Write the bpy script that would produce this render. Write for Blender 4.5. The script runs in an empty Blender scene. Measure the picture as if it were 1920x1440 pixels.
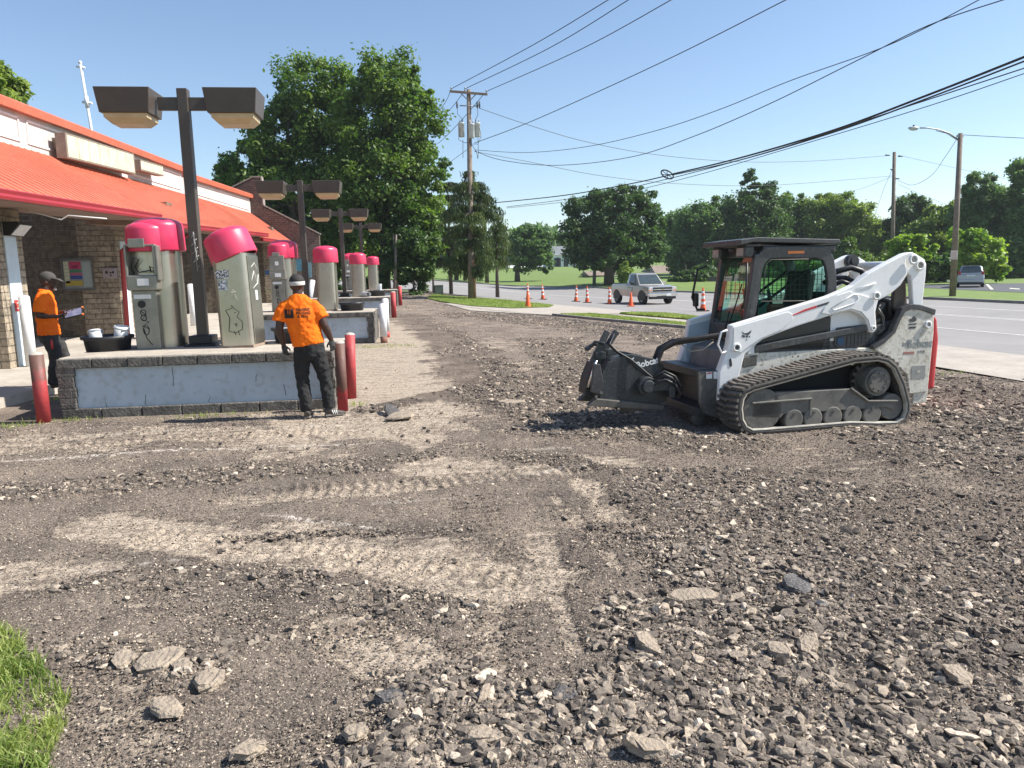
import bpy, bmesh, math, random
import numpy as np
from mathutils import Vector, Matrix
R = math.radians
scene = bpy.context.scene
random.seed(7); rng = np.random.default_rng(11)
# ---------------------------------------------------------------- camera
FPX, YAW, PITCH, ROLL, CH = 1387.0, R(6.8), R(8.5), R(1.26), 1.80
fw = np.array([math.sin(YAW)*math.cos(PITCH), math.cos(YAW)*math.cos(PITCH), -math.sin(PITCH)])
r0 = np.array([math.cos(YAW), -math.sin(YAW), 0.0]); u0 = np.cross(r0, fw)
rt = r0*math.cos(ROLL)-u0*math.sin(ROLL); up = u0*math.cos(ROLL)+r0*math.sin(ROLL)
cam_d = bpy.data.cameras.new("camera"); cam = bpy.data.objects.new("camera", cam_d)
scene.collection.objects.link(cam)
m = Matrix(((rt[0], up[0], -fw[0], 0), (rt[1], up[1], -fw[1], 0), (rt[2], up[2], -fw[2], CH), (0, 0, 0, 1)))
cam.matrix_world = m
cam_d.sensor_width = 36.0; cam_d.lens = 36.0*FPX/1920.0
cam_d.clip_start = 0.05; cam_d.clip_end = 3000
scene.camera = cam
# ---------------------------------------------------------------- light
SUN_EL, SUN_AZ = R(46), R(-5)          # azimuth measured from +X towards +Y
w = bpy.data.worlds.new("World"); scene.world = w; w.use_nodes = True
nt = w.node_tree; bg = nt.nodes['Background']
sky = nt.nodes.new('ShaderNodeTexSky'); sky.sky_type = 'NISHITA'; sky.sun_disc = False
sky.sun_elevation = SUN_EL; sky.sun_rotation = R(90)-SUN_AZ
sky.air_density = 1.0; sky.dust_density = 0.5; sky.ozone_density = 2.0; sky.altitude = 100
nt.links.new(sky.outputs[0], bg.inputs[0]); bg.inputs[1].default_value = 0.105
sd = bpy.data.lights.new("sun", 'SUN'); sd.energy = 5.0; sd.angle = R(0.53); sd.color = (1.0, 0.95, 0.87)
so = bpy.data.objects.new("sun", sd); scene.collection.objects.link(so)
sdir = Vector((math.cos(SUN_EL)*math.cos(SUN_AZ), math.cos(SUN_EL)*math.sin(SUN_AZ), math.sin(SUN_EL)))
so.rotation_euler = sdir.to_track_quat('Z', 'Y').to_euler(); so.location = (20, 0, 30)
scene.view_settings.view_transform = 'Standard'; scene.view_settings.look = 'None'
scene.view_settings.exposure = 0.76; scene.view_settings.gamma = 1.0
scene.cycles.max_bounces = 6; scene.cycles.transparent_max_bounces = 12
# ---------------------------------------------------------------- terrain + pixel to ground
def gz(x, y):
    s = .0105*min(max(0.0, y-10), 50)
    z = s*float(np.interp(x, [0, 12, 17, 27], [1, -.85, -.85, .15]))
    if y > 75: z += .027*min(y-75, 150)
    return z
def gzv(x, y):
    s = .0105*np.clip(y-10, 0, 50)
    return s*np.interp(x, [0, 12, 17, 27], [1, -.85, -.85, .15]) + .027*np.clip(y-75, 0, 150)
def ray(u, v): return fw*FPX+rt*(u-960)-up*(v-720)
def G(u, v, off=0.0):
    z = 0.0; d = ray(u, v); p = None
    for i in range(60):
        t = (z+off-CH)/d[2]; p = np.array([0, 0, CH])+d*t
        z = .5*z+.5*gz(p[0], min(p[1], 400))
    return Vector((float(p[0]), float(p[1]), gz(p[0], p[1])+off))
def atY(u, v, Y):
    d = ray(u, v); p = np.array([0, 0, CH])+d*Y/d[1]; return Vector([float(a) for a in p])
# ---------------------------------------------------------------- materials
_m = {}
def lin(c):
    return tuple(((x/255.0)/12.92 if x/255.0 <= .04045 else (((x/255.0)+.055)/1.055)**2.4) for x in c)
def M(name, col, rough=.6, metal=0.0, col2=None, scale=6.0, amt=.5, bump=0.0, bscale=60.0, spec=.5, detail=4, contrast=.35, coat=0.0, fine=0.0, fcol=None):
    if name in _m: return _m[name]
    mt = bpy.data.materials.new(name); mt.use_nodes = True; n = mt.node_tree.nodes; l = mt.node_tree.links
    b = n['Principled BSDF']; b.inputs['Roughness'].default_value = rough; b.inputs['Metallic'].default_value = metal
    b.inputs['Specular IOR Level'].default_value = spec; b.inputs['Coat Weight'].default_value = coat
    c2 = col2 if col2 else tuple(c*.72 for c in col)
    tc = n.new('ShaderNodeTexCoord'); no = n.new('ShaderNodeTexNoise'); no.inputs['Scale'].default_value = scale
    no.inputs['Detail'].default_value = detail; no.inputs['Roughness'].default_value = .65
    l.new(tc.outputs['Object'], no.inputs['Vector'])
    rp = n.new('ShaderNodeValToRGB'); e = rp.color_ramp.elements
    e[0].position = .5-contrast*.5; e[1].position = .5+contrast*.5
    e[0].color = (*c2, 1); e[1].color = (*col, 1)
    l.new(no.outputs['Fac'], rp.inputs[0]); out = rp.outputs[0]
    if fine > 0:
        n3 = n.new('ShaderNodeTexNoise'); n3.inputs['Scale'].default_value = scale*9; n3.inputs['Detail'].default_value = 3
        l.new(tc.outputs['Object'], n3.inputs['Vector'])
        r3 = n.new('ShaderNodeValToRGB'); r3.color_ramp.elements[0].position = .52; r3.color_ramp.elements[1].position = .66
        r3.color_ramp.elements[0].color = (0, 0, 0, 1); r3.color_ramp.elements[1].color = (fine, fine, fine, 1)
        l.new(n3.outputs['Fac'], r3.inputs[0])
        mx = n.new('ShaderNodeMixRGB'); l.new(r3.outputs[0], mx.inputs[0]); l.new(out, mx.inputs[1])
        mx.inputs[2].default_value = (*(fcol or (.12, .1, .08)), 1); out = mx.outputs[0]
    l.new(out, b.inputs['Base Color'])
    mr = n.new('ShaderNodeMapRange'); mr.inputs[3].default_value = max(0, rough-.1); mr.inputs[4].default_value = min(1, rough+.12)
    l.new(no.outputs['Fac'], mr.inputs[0]); l.new(mr.outputs[0], b.inputs['Roughness'])
    if bump > 0:
        n2 = n.new('ShaderNodeTexNoise'); n2.inputs['Scale'].default_value = bscale; n2.inputs['Detail'].default_value = 4
        l.new(tc.outputs['Object'], n2.inputs['Vector'])
        bp = n.new('ShaderNodeBump'); bp.inputs['Strength'].default_value = bump; bp.inputs['Distance'].default_value = .02
        l.new(n2.outputs['Fac'], bp.inputs['Height']); l.new(bp.outputs[0], b.inputs['Normal'])
    _m[name] = mt; return mt
def brickmat(name, c1, c2, mortar, bw, bh, bump=.5, msize=.012, rough=.9):
    if name in _m: return _m[name]
    mt = bpy.data.materials.new(name); mt.use_nodes = True; n = mt.node_tree.nodes; l = mt.node_tree.links
    b = n['Principled BSDF']; b.inputs['Roughness'].default_value = rough
    tc = n.new('ShaderNodeTexCoord'); sp = n.new('ShaderNodeSeparateXYZ'); l.new(tc.outputs['Object'], sp.inputs[0])
    ad = n.new('ShaderNodeMath'); l.new(sp.outputs[0], ad.inputs[0]); l.new(sp.outputs[1], ad.inputs[1])
    cb = n.new('ShaderNodeCombineXYZ'); l.new(ad.outputs[0], cb.inputs[0]); l.new(sp.outputs[2], cb.inputs[1])
    br = n.new('ShaderNodeTexBrick'); l.new(cb.outputs[0], br.inputs['Vector'])
    br.inputs['Scale'].default_value = 1; br.inputs['Brick Width'].default_value = bw; br.inputs['Row Height'].default_value = bh
    br.inputs['Mortar Size'].default_value = msize; br.inputs['Mortar Smooth'].default_value = .3; br.inputs['Bias'].default_value = -.1
    br.inputs['Color1'].default_value = (*c1, 1); br.inputs['Color2'].default_value = (*c2, 1); br.inputs['Mortar'].default_value = (*mortar, 1)
    no = n.new('ShaderNodeTexNoise'); no.inputs['Scale'].default_value = 9; no.inputs['Detail'].default_value = 6; l.new(tc.outputs['Object'], no.inputs['Vector'])
    mx = n.new('ShaderNodeMixRGB'); mx.blend_type = 'MULTIPLY'; mx.inputs[0].default_value = .75
    rp = n.new('ShaderNodeValToRGB'); rp.color_ramp.elements[0].color = (.45, .45, .45, 1); rp.color_ramp.elements[1].color = (1.3, 1.25, 1.2, 1)
    rp.color_ramp.elements[0].position = .3; rp.color_ramp.elements[1].position = .7
    l.new(no.outputs['Fac'], rp.inputs[0]); l.new(br.outputs['Color'], mx.inputs[1]); l.new(rp.outputs[0], mx.inputs[2])
    l.new(mx.outputs[0], b.inputs['Base Color'])
    n2 = n.new('ShaderNodeTexNoise'); n2.inputs['Scale'].default_value = 30; n2.inputs['Detail'].default_value = 5; l.new(tc.outputs['Object'], n2.inputs['Vector'])
    sb = n.new('ShaderNodeMath'); sb.operation = 'MULTIPLY_ADD'; l.new(br.outputs['Fac'], sb.inputs[0]); sb.inputs[1].default_value = -1.0; l.new(n2.outputs['Fac'], sb.inputs[2])
    bp = n.new('ShaderNodeBump'); bp.inputs['Strength'].default_value = bump; bp.inputs['Distance'].default_value = .03
    l.new(sb.outputs[0], bp.inputs['Height']); l.new(bp.outputs[0], b.inputs['Normal'])
    _m[name] = mt; return mt
def leafmat(name, c1, c2, trans=.35):
    """leaf material: per-clump tone from the attribute 'tone', mixing two greens"""
    if name in _m: return _m[name]
    mt = bpy.data.materials.new(name); mt.use_nodes = True; n = mt.node_tree.nodes; l = mt.node_tree.links
    b = n['Principled BSDF']; out = n['Material Output']; b.inputs['Roughness'].default_value = .5; b.inputs['Specular IOR Level'].default_value = .35
    at = n.new('ShaderNodeAttribute'); at.attribute_name = 'tone'
    rp = n.new('ShaderNodeValToRGB'); rp.color_ramp.elements[0].color = (*c1, 1); rp.color_ramp.elements[1].color = (*c2, 1)
    l.new(at.outputs['Fac'], rp.inputs[0]); l.new(rp.outputs[0], b.inputs['Base Color'])
    tr = n.new('ShaderNodeBsdfTranslucent'); hs = n.new('ShaderNodeHueSaturation'); hs.inputs['Value'].default_value = 1.9; hs.inputs['Saturation'].default_value = 1.15
    l.new(rp.outputs[0], hs.inputs['Color']); l.new(hs.outputs[0], tr.inputs['Color'])
    mx = n.new('ShaderNodeMixShader'); mx.inputs[0].default_value = trans
    l.new(b.outputs[0], mx.inputs[1]); l.new(tr.outputs[0], mx.inputs[2]); l.new(mx.outputs[0], out.inputs[0])
    _m[name] = mt; return mt
def glassmat(name, tint, mixf=.25, rough=.02):
    if name in _m: return _m[name]
    mt = bpy.data.materials.new(name); mt.use_nodes = True; n = mt.node_tree.nodes; l = mt.node_tree.links
    out = n['Material Output']; n.remove(n['Principled BSDF'])
    t = n.new('ShaderNodeBsdfTransparent'); t.inputs[0].default_value = (*tint, 1)
    g = n.new('ShaderNodeBsdfGlossy'); g.inputs['Roughness'].default_value = rough; g.inputs[0].default_value = (.9, .95, .95, 1)
    fr = n.new('ShaderNodeFresnel'); fr.inputs[0].default_value = 1.22
    ad = n.new('ShaderNodeMath'); ad.operation = 'ADD'; ad.inputs[1].default_value = mixf; ad.use_clamp = True; q_ = n.new('ShaderNodeMath'); q_.operation = 'MULTIPLY'; q_.inputs[1].default_value = .13; l.new(fr.outputs[0], q_.inputs[0]); l.new(q_.outputs[0], ad.inputs[0])
    mx = n.new('ShaderNodeMixShader'); l.new(ad.outputs[0], mx.inputs[0]); l.new(t.outputs[0], mx.inputs[1]); l.new(g.outputs[0], mx.inputs[2])
    l.new(mx.outputs[0], out.inputs[0]); _m[name] = mt; return mt
# ---------------------------------------------------------------- mesh builder
def link(o): scene.collection.objects.link(o); return o
class MB:
    def __init__(s): s.v = []; s.f = []; s.mi = []; s.sm = []; s.cur = 0; s.smooth = False
    def add(s, vs, fs, smooth=None):
        k = len(s.v); s.v += [tuple(p) for p in vs]
        for f in fs: s.f.append(tuple(i+k for i in f)); s.mi.append(s.cur); s.sm.append(s.smooth if smooth is None else smooth)
        return s
    def box(s, c, d, rz=0, rx=0, ry=0, taper=1.0):
        hx, hy, hz = d[0]/2, d[1]/2, d[2]/2
        vs = [Vector((x*hx*(taper if z > 0 else 1), y*hy*(taper if z > 0 else 1), z*hz)) for z in (-1, 1) for y in (-1, 1) for x in (-1, 1)]
        mm = Matrix.Rotation(rz, 3, 'Z') @ Matrix.Rotation(ry, 3, 'Y') @ Matrix.Rotation(rx, 3, 'X')
        vs = [mm @ v+Vector(c) for v in vs]
        return s.add(vs, [(0, 2, 3, 1), (4, 5, 7, 6), (0, 1, 5, 4), (2, 6, 7, 3), (0, 4, 6, 2), (1, 3, 7, 5)], False)
    def b2(s, x0, x1, y0, y1, z0, z1): return s.box(((x0+x1)/2, (y0+y1)/2, (z0+z1)/2), (abs(x1-x0), abs(y1-y0), abs(z1-z0)))
    def prism(s, pts, a0, a1, axis='y'):
        """2D outline extruded along an axis; pts are (x,z) for y, (y,z) for x, (x,y) for z"""
        def P(p, a): return {'y': (p[0], a, p[1]), 'x': (a, p[0], p[1]), 'z': (p[0], p[1], a)}[axis]
        n = len(pts); ar = sum(pts[i][0]*pts[(i+1) % n][1]-pts[(i+1) % n][0]*pts[i][1] for i in range(n))
        if (ar < 0): pts = pts[::-1]
        if axis == 'y': a0, a1 = max(a0, a1), min(a0, a1)
        else: a0, a1 = min(a0, a1), max(a0, a1)
        vs = [P(p, a0) for p in pts]+[P(p, a1) for p in pts]
        fs = [tuple(range(n))[::-1], tuple(range(n, 2*n))]+[(i, (i+1) % n, n+(i+1) % n, n+i) for i in range(n)]
        return s.add(vs, fs, False)
    def loft(s, pts, rad, n=10, ref=None, cap=True, smooth=True, closed=False):
        pts = [Vector(p) for p in pts]; m_ = len(pts); rings = []; ux = None
        for i, p in enumerate(pts):
            a = pts[max(0, i-1)]; b = pts[min(m_-1, i+1)]; t = (b-a)
            t = t.normalized() if t.length > 1e-9 else Vector((0, 0, 1))
            if ref is not None: r_ = Vector(ref)
            else: r_ = ux if ux is not None else (Vector((1, 0, 0)) if abs(t.x) < .8 else Vector((0, 1, 0)))
            ux = (r_-t*r_.dot(t)).normalized(); uy = t.cross(ux)
            q = rad[i] if not isinstance(rad, (int, float)) else rad
            ra, rb = (q, q) if isinstance(q, (int, float)) else q
            rings.append([p+ux*(math.cos(2*math.pi*k/n)*ra)+uy*(math.sin(2*math.pi*k/n)*rb) for k in range(n)])
        vs = [v for r_ in rings for v in r_]; fs = []
        for i in range(m_-1):
            for k in range(n):
                fs.append((i*n+k, i*n+(k+1) % n, (i+1)*n+(k+1) % n, (i+1)*n+k))
        s.add(vs, fs, smooth)
        if cap:
            k0 = len(s.v)-len(vs)
            s.f.append(tuple(k0+i for i in range(n))[::-1]); s.mi.append(s.cur); s.sm.append(False)
            s.f.append(tuple(k0+(m_-1)*n+i for i in range(n))); s.mi.append(s.cur); s.sm.append(False)
        return s
    def cyl(s, a, b, r, r2=None, n=14, smooth=True): return s.loft([a, b], [r, r if r2 is None else r2], n, smooth=smooth)
    def lathe(s, prof, c=(0, 0, 0), n=24, sx=1, sy=1, smooth=True):
        """profile of (r,z) about z at c"""
        vs = []; fs = []
        for (r_, z) in prof: vs += [(c[0]+math.cos(2*math.pi*k/n)*r_*sx, c[1]+math.sin(2*math.pi*k/n)*r_*sy, c[2]+z) for k in range(n)]
        for i in range(len(prof)-1):
            for k in range(n): fs.append((i*n+k, i*n+(k+1) % n, (i+1)*n+(k+1) % n, (i+1)*n+k))
        return s.add(vs, fs, smooth)
    def ball(s, c, r, n=12, m_=8, smooth=True):
        rx, ry, rz = (r, r, r) if isinstance(r, (int, float)) else r
        prof = [(max(1e-4, math.sin(math.pi*i/m_)), -math.cos(math.pi*i/m_)*rz) for i in range(m_+1)]
        return s.lathe(prof, c, n, rx, ry, smooth)
    def build(s, name, mats, parent=None, bevel=0, loc=None, seg=2, weld=False):
        me = bpy.data.meshes.new(name); me.from_pydata(s.v, [], s.f)
        if not isinstance(mats, (list, tuple)): mats = [mats]
        for mt in mats: me.materials.append(mt)
        me.polygons.foreach_set('material_index', s.mi); me.polygons.foreach_set('use_smooth', s.sm); me.update()
        o = bpy.data.objects.new(name, me); link(o)
        if parent is not None: o.parent = parent
        if loc is not None: o.location = loc
        if bevel > 0:
            b = o.modifiers.new('bevel', 'BEVEL'); b.width = bevel; b.segments = seg; b.limit_method = 'ANGLE'; b.angle_limit = R(35)
        return o
def npmesh(name, V, F, mats, nside, smooth=False, tone=None, parent=None):
    me = bpy.data.meshes.new(name); nv = len(V); nf = len(F)
    me.vertices.add(nv); me.vertices.foreach_set('co', np.ascontiguousarray(V, dtype=np.float32).ravel())
    me.loops.add(nf*nside); me.loops.foreach_set('vertex_index', np.ascontiguousarray(F, dtype=np.int32).ravel())
    me.polygons.add(nf); me.polygons.foreach_set('loop_start', np.arange(0, nf*nside, nside, dtype=np.int32))
    me.polygons.foreach_set('loop_total', np.full(nf, nside, dtype=np.int32))
    me.polygons.foreach_set('use_smooth', np.full(nf, smooth, dtype=bool))
    for mt in (mats if isinstance(mats, (list, tuple)) else [mats]): me.materials.append(mt)
    me.update(calc_edges=True)
    if tone is not None:
        a = me.attributes.new('tone', 'FLOAT', 'POINT'); a.data.foreach_set('value', np.ascontiguousarray(tone, dtype=np.float32))
    o = bpy.data.objects.new(name, me); link(o)
    if parent is not None: o.parent = parent
    return o
def tag(o, label=None, cat=None, group=None, kind=None):
    if label: o['label'] = label
    if cat: o['category'] = cat
    if group: o['group'] = group
    if kind: o['kind'] = kind
    return o
def empty(name, loc, rz=0, label=None, cat=None, group=None):
    o = bpy.data.objects.new(name, None); link(o); o.location = loc; o.rotation_euler = (0, 0, rz); o.empty_display_size = .2
    return tag(o, label, cat, group)
def copy_tree(o, loc=None, rz=None, label=None, parent=None):
    c = o.copy(); link(c)
    if parent is not None: c.parent = parent
    if loc is not None: c.location = loc
    if rz is not None: c.rotation_euler = (0, 0, rz)
    if label: c['label'] = label
    for ch in [x for x in scene.collection.objects if x.parent == o]: copy_tree(ch, parent=c)
    return c
def text_mesh(name, s, size, mat, parent, matrix, extrude=.001, bold=0.0, align='CENTER', sx=1.0):
    cu = bpy.data.curves.new(name, 'FONT'); cu.body = s; cu.size = size; cu.extrude = extrude; cu.offset = bold; cu.align_x = align; cu.align_y = 'CENTER'
    cu.space_line = .8
    t = bpy.data.objects.new(name+'_c', cu); link(t)
    dg = bpy.context.evaluated_depsgraph_get(); me = bpy.data.meshes.new_from_object(t.evaluated_get(dg)); bpy.data.objects.remove(t)
    me.transform(Matrix.Diagonal((sx, 1, 1, 1)))
    me.transform(matrix); me.materials.clear(); me.materials.append(mat)
    o = bpy.data.objects.new(name, me); link(o); o.parent = parent; return o
# ---------------------------------------------------------------- noise
def vnoise(x, y, seed=0):
    xi = np.floor(x).astype(np.int64); yi = np.floor(y).astype(np.int64); xf = x-xi; yf = y-yi
    def h(a, b):
        n_ = (a*374761393+b*668265263+seed*982451653) & 0xffffffff
        n_ = ((n_ ^ (n_ >> 13))*1274126177) & 0xffffffff
        return ((n_ ^ (n_ >> 16)) & 0xffff)/65535.0
    sx = xf*xf*(3-2*xf); sy = yf*yf*(3-2*yf)
    a = h(xi, yi); b = h(xi+1, yi); c = h(xi, yi+1); d = h(xi+1, yi+1)
    return (a+(b-a)*sx)*(1-sy)+(c+(d-c)*sx)*sy
def fbm(x, y, o=4, seed=0):
    t = 0; a = 1.0; n_ = 0
    for i in range(o): t = t+a*vnoise(x*2**i+i*17.3, y*2**i+i*9.1, seed+i); n_ += a; a *= .55
    return t/n_
# ================================================================ GROUND
def strokes_field(X, Y, strokes):
    """1 inside capsule strokes of world points, soft edge broken by noise"""
    wob = (fbm(X*2.3, Y*2.3, 4, 5)-.5)
    out = np.zeros_like(X)
    for pts, wd, s in strokes:
        d = np.full_like(X, 1e9)
        for (a, b) in zip(pts[:-1], pts[1:]):
            ax, ay = a.x, a.y; bx, by = b.x-a.x, b.y-a.y
            t = np.clip(((X-ax)*bx+(Y-ay)*by)/(bx*bx+by*by+1e-9), 0, 1)
            d = np.minimum(d, np.hypot(X-ax-bx*t, Y-ay-by*t))
        d = d+wob*wd*1.7
        out = np.maximum(out, s*np.clip((wd-d)/(wd*.5)+.5, 0, 1))
    return out
def S(px, wd, s=1.0): return ([G(*p) for p in px], wd, s)
TAN = [S([(-150, 850), (0, 832), (400, 812), (830, 798)], 0.551, 0.76), S([(820, 872), (1150, 868)], 0.377, 0.95), S([(450, 935), (800, 905), (1000, 878)], 0.203, 0.76),
       S([(210, 985), (500, 1015), (800, 1060), (950, 1090)], 0.392, 0.95), S([(560, 985), (900, 1030)], 0.174, 0.665), S([(-100, 1110), (110, 1075)], 0.377, 0.855), S([(640, 1180), (780, 1250), (900, 1290)], 0.189, 0.95),
       S([(930, 1080), (925, 1180), (930, 1290)], 0.102, 0.76), S([(1095, 900), (1180, 985), (1310, 1085)], 0.174, 0.902), S([(1040, 930), (1160, 1060)], 0.0435, 0.76),
       S([(1010, 1000), (1050, 1130), (1080, 1220)], 0.087, 0.855), S([(1310, 1085), (1500, 1195)], 0.232, 0.57), S([(260, 1120), (450, 1150)], 0.145, 0.475),
       S([(745, 605), (725, 690), (700, 790)], 1.5, 1.0), S([(690, 800), (1000, 780)], 0.435, 0.522), S([(850, 640), (1000, 650)], 1.3, 0.57), S([(950, 690), (1080, 670)], 0.725, 0.76), S([(830, 760), (1000, 740)], 0.435, 0.57),
       S([(1450, 850), (1800, 900)], 0.58, 0.427), S([(1100, 830), (1350, 850)], 0.29, 0.38), S([(760, 580), (700, 620)], 1.74, 0.475), S([(500, 1420), (700, 1370)], 0.131, 0.475), S([(170, 1260), (260, 1400)], 0.174, 0.57)]
LINE = [S([(0, 866), (300, 845), (710, 829)], .035, 1.0), S([(0, 823), (350, 805), (640, 795)], .03, .6), S([(490, 963), (600, 975), (730, 992)], .022, 1.0),
        S([(880, 905), (1150, 860)], .03, .7), S([(170, 1072), (340, 1050)], .014, .7), S([(890, 930), (700, 945)], .02, .4), S([(950, 845), (1080, 838)], .03, .7)]
RUB = [S([(1300, 930), (1600, 950), (2000, 990)], .75, .9), S([(1450, 1010), (1700, 1080), (2050, 1150)], .75, .8), S([(1250, 1180), (1600, 1230), (2100, 1300)], .55, .8),
       S([(850, 1330), (1200, 1330), (1600, 1400), (2200, 1450)], .34, 1.0), S([(680, 1450), (950, 1390)], .14, .9), S([(1760, 740), (2000, 800)], 1.6, 1.0), S([(1700, 830), (2000, 900)], .7, .7),
       S([(760, 590), (850, 640), (900, 700), (990, 740)], .7, 1.0), S([(700, 765), (830, 740), (960, 760)], .3, .9), S([(900, 590), (1100, 610), (1350, 640)], 1.6, 1.0), S([(1040, 640), (1100, 700), (1080, 770)], .9, .8),
       S([(1050, 800), (1350, 830)], .45, .9), S([(-100, 935), (300, 905), (640, 880)], .33, .9), S([(640, 875), (800, 855)], .14, .8), S([(100, 1110), (260, 1080), (480, 1075), (680, 1115), (880, 1150)], .15, .5), S([(250, 1230), (600, 1180), (800, 1150)], .2, .3),
       S([(900, 845), (1300, 900)], .25, .5), S([(430, 1010), (900, 990)], .06, .5), S([(100, 1220), (400, 1260)], .15, .7), S([(180, 1100), (500, 1090)], .12, .4), S([(1120, 1010), (1400, 1060)], .16, .5), S([(1290, 1090), (1700, 1160)], .25, .8)]
TREAD = [([G(*p) for p in px], wd) for px, wd in (([(1085, 890), (1180, 985), (1320, 1095)], .2), ([(880, 925), (925, 1080), (935, 1300)], .2), ([(640, 1170), (780, 1250), (920, 1310)], .2), ([(250, 1000), (500, 1020), (800, 1065), (960, 1095)], .2), ([(380, 930), (800, 905), (1150, 868)], .2), ([(-50, 850), (300, 822), (760, 800)], .2))]
def rub(X, Y): return strokes_field(X, Y, RUB)
def ground_h(X, Y, r=None):
    if r is None: r = rub(X, Y)
    near = np.clip((26-Y)/10, 0.15, 1)
    h = .028*(fbm(X*1.3, Y*1.3, 3, 3)-.5)+r*(.035*(fbm(X*6, Y*6, 4, 21)-.45)+.02)
    h += (.009+.012*r)*(fbm(X*30, Y*30, 3, 33)-.5)*2+.012*(fbm(X*9, Y*9, 2, 71)-.5)
    # intact paving beside the islands lies flatter
    fl = np.clip(1-(X+.3)/1.0, 0, 1)*np.clip((Y-9.9)/.8, 0, 1)
    return h*(1-.85*fl)*near
def make_ground():
    # fan of quads growing with distance: 1 m to 58 m from the viewpoint
    th = np.linspace(R(-56), R(58), 760)+YAW; nr = 660
    rr = 1.0*np.exp(np.linspace(0, math.log(62), nr))
    T, RR = np.meshgrid(th, rr); X = RR*np.sin(T); Y = RR*np.cos(T)
    xs = X.ravel(); ys = Y.ravel(); r = rub(xs, ys); t = strokes_field(xs, ys, TAN); ln = strokes_field(xs, ys, LINE)
    t = t*np.clip(1-.9*r, 0, 1)
    edge = np.clip((60-RR.ravel())/6, 0, 1)
    Z = gzv(xs, ys)+ground_h(xs, ys, r)*edge-.016*t*edge*np.clip((20-ys)/8, 0, 1)
    for pts, wd in TREAD:      # bar prints left by the rubber tracks
        acc = 0
        for (a, b_) in zip(pts[:-1], pts[1:]):
            bx, by = b_.x-a.x, b_.y-a.y; L_ = math.hypot(bx, by); tt = ((xs-a.x)*bx+(ys-a.y)*by)/(L_*L_); d = np.abs((xs-a.x)*by-(ys-a.y)*bx)/L_
            mk = np.clip((wd-d)/.03, 0, 1)*(tt >= 0)*(tt < 1)*np.clip((fbm(xs*2, ys*2, 3, 88)-.36)*8, 0, 1); Z += .011*mk*np.tanh(3*np.sin(2*math.pi*(tt*L_+acc)/.105+2.0*(d/wd)))-.006*mk; acc += L_
    nt_ = len(th); i = np.arange(nr-1)[:, None]*nt_+np.arange(nt_-1)[None, :]
    F = np.stack([i, i+1, i+1+nt_, i+nt_], -1).reshape(-1, 4)[:, ::-1]
    # drop what the slab, road and lawns cover far away
    cx = xs[F].mean(1); cy = ys[F].mean(1)
    keep = (cx < 11.9-.0*cy) & (cx > -16)
    o = npmesh('ground', np.stack([xs, ys, Z], 1), F[keep], matG, 4, True)
    for nm, val in (('tan', t), ('line', ln), ('rub', r)):
        a = o.data.attributes.new(nm, 'FLOAT', 'POINT'); a.data.foreach_set('value', val.astype(np.float32))
    tag(o, kind='structure'); return o
mt = bpy.data.materials.new('milled_ground'); mt.use_nodes = True; n = mt.node_tree.nodes; l = mt.node_tree.links; matG = mt
b = n['Principled BSDF']; b.inputs['Roughness'].default_value = .95; b.inputs['Specular IOR Level'].default_value = .2
tc = n.new('ShaderNodeTexCoord')
def attr(nm): a = n.new('ShaderNodeAttribute'); a.attribute_name = nm; return a.outputs['Fac']
def noise(sc, det=4, ro=.6):
    q = n.new('ShaderNodeTexNoise'); q.inputs['Scale'].default_value = sc; q.inputs['Detail'].default_value = det; q.inputs['Roughness'].default_value = ro
    l.new(tc.outputs['Object'], q.inputs['Vector']); return q.outputs['Fac']
def ramp(src, stops):
    q = n.new('ShaderNodeValToRGB'); e = q.color_ramp.elements
    while len(e) < len(stops): e.new(.5)
    for k, (p, c) in enumerate(stops): e[k].position = p; e[k].color = (*c, 1)
    l.new(src, q.inputs[0]); return q.outputs[0]
def mix(f, a, b_, bt='MIX'):
    q = n.new('ShaderNodeMixRGB'); q.blend_type = bt
    if isinstance(f, float): q.inputs[0].default_value = f
    else: l.new(f, q.inputs[0])
    for k, s_ in ((1, a), (2, b_)):
        if isinstance(s_, tuple): q.inputs[k].default_value = (*s_, 1)
        else: l.new(s_, q.inputs[k])
    return q.outputs[0]
grit = ramp(noise(60, 5, .75), [(.36, (.045, .039, .037)), (.5, (.15, .13, .116)), (.62, (.28, .242, .205)), (.74, (.62, .56, .48))])
patch = ramp(noise(1.1, 5), [(.35, (.62, .59, .585)), (.65, (1.35, 1.24, 1.12))])
dark = mix(1.0, grit, patch, 'MULTIPLY')
rk = n.new('ShaderNodeMath'); rk.operation = 'MULTIPLY'; rk.inputs[1].default_value = .6; l.new(attr('rub'), rk.inputs[0]); dark = mix(rk.outputs[0], dark, mix(1.0, dark, (.45, .42, .41), 'MULTIPLY'))
tan1 = ramp(noise(26, 6, .7), [(.34, (.22, .178, .138)), (.52, (.51, .42, .325)), (.7, (.70, .59, .465))])
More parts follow.
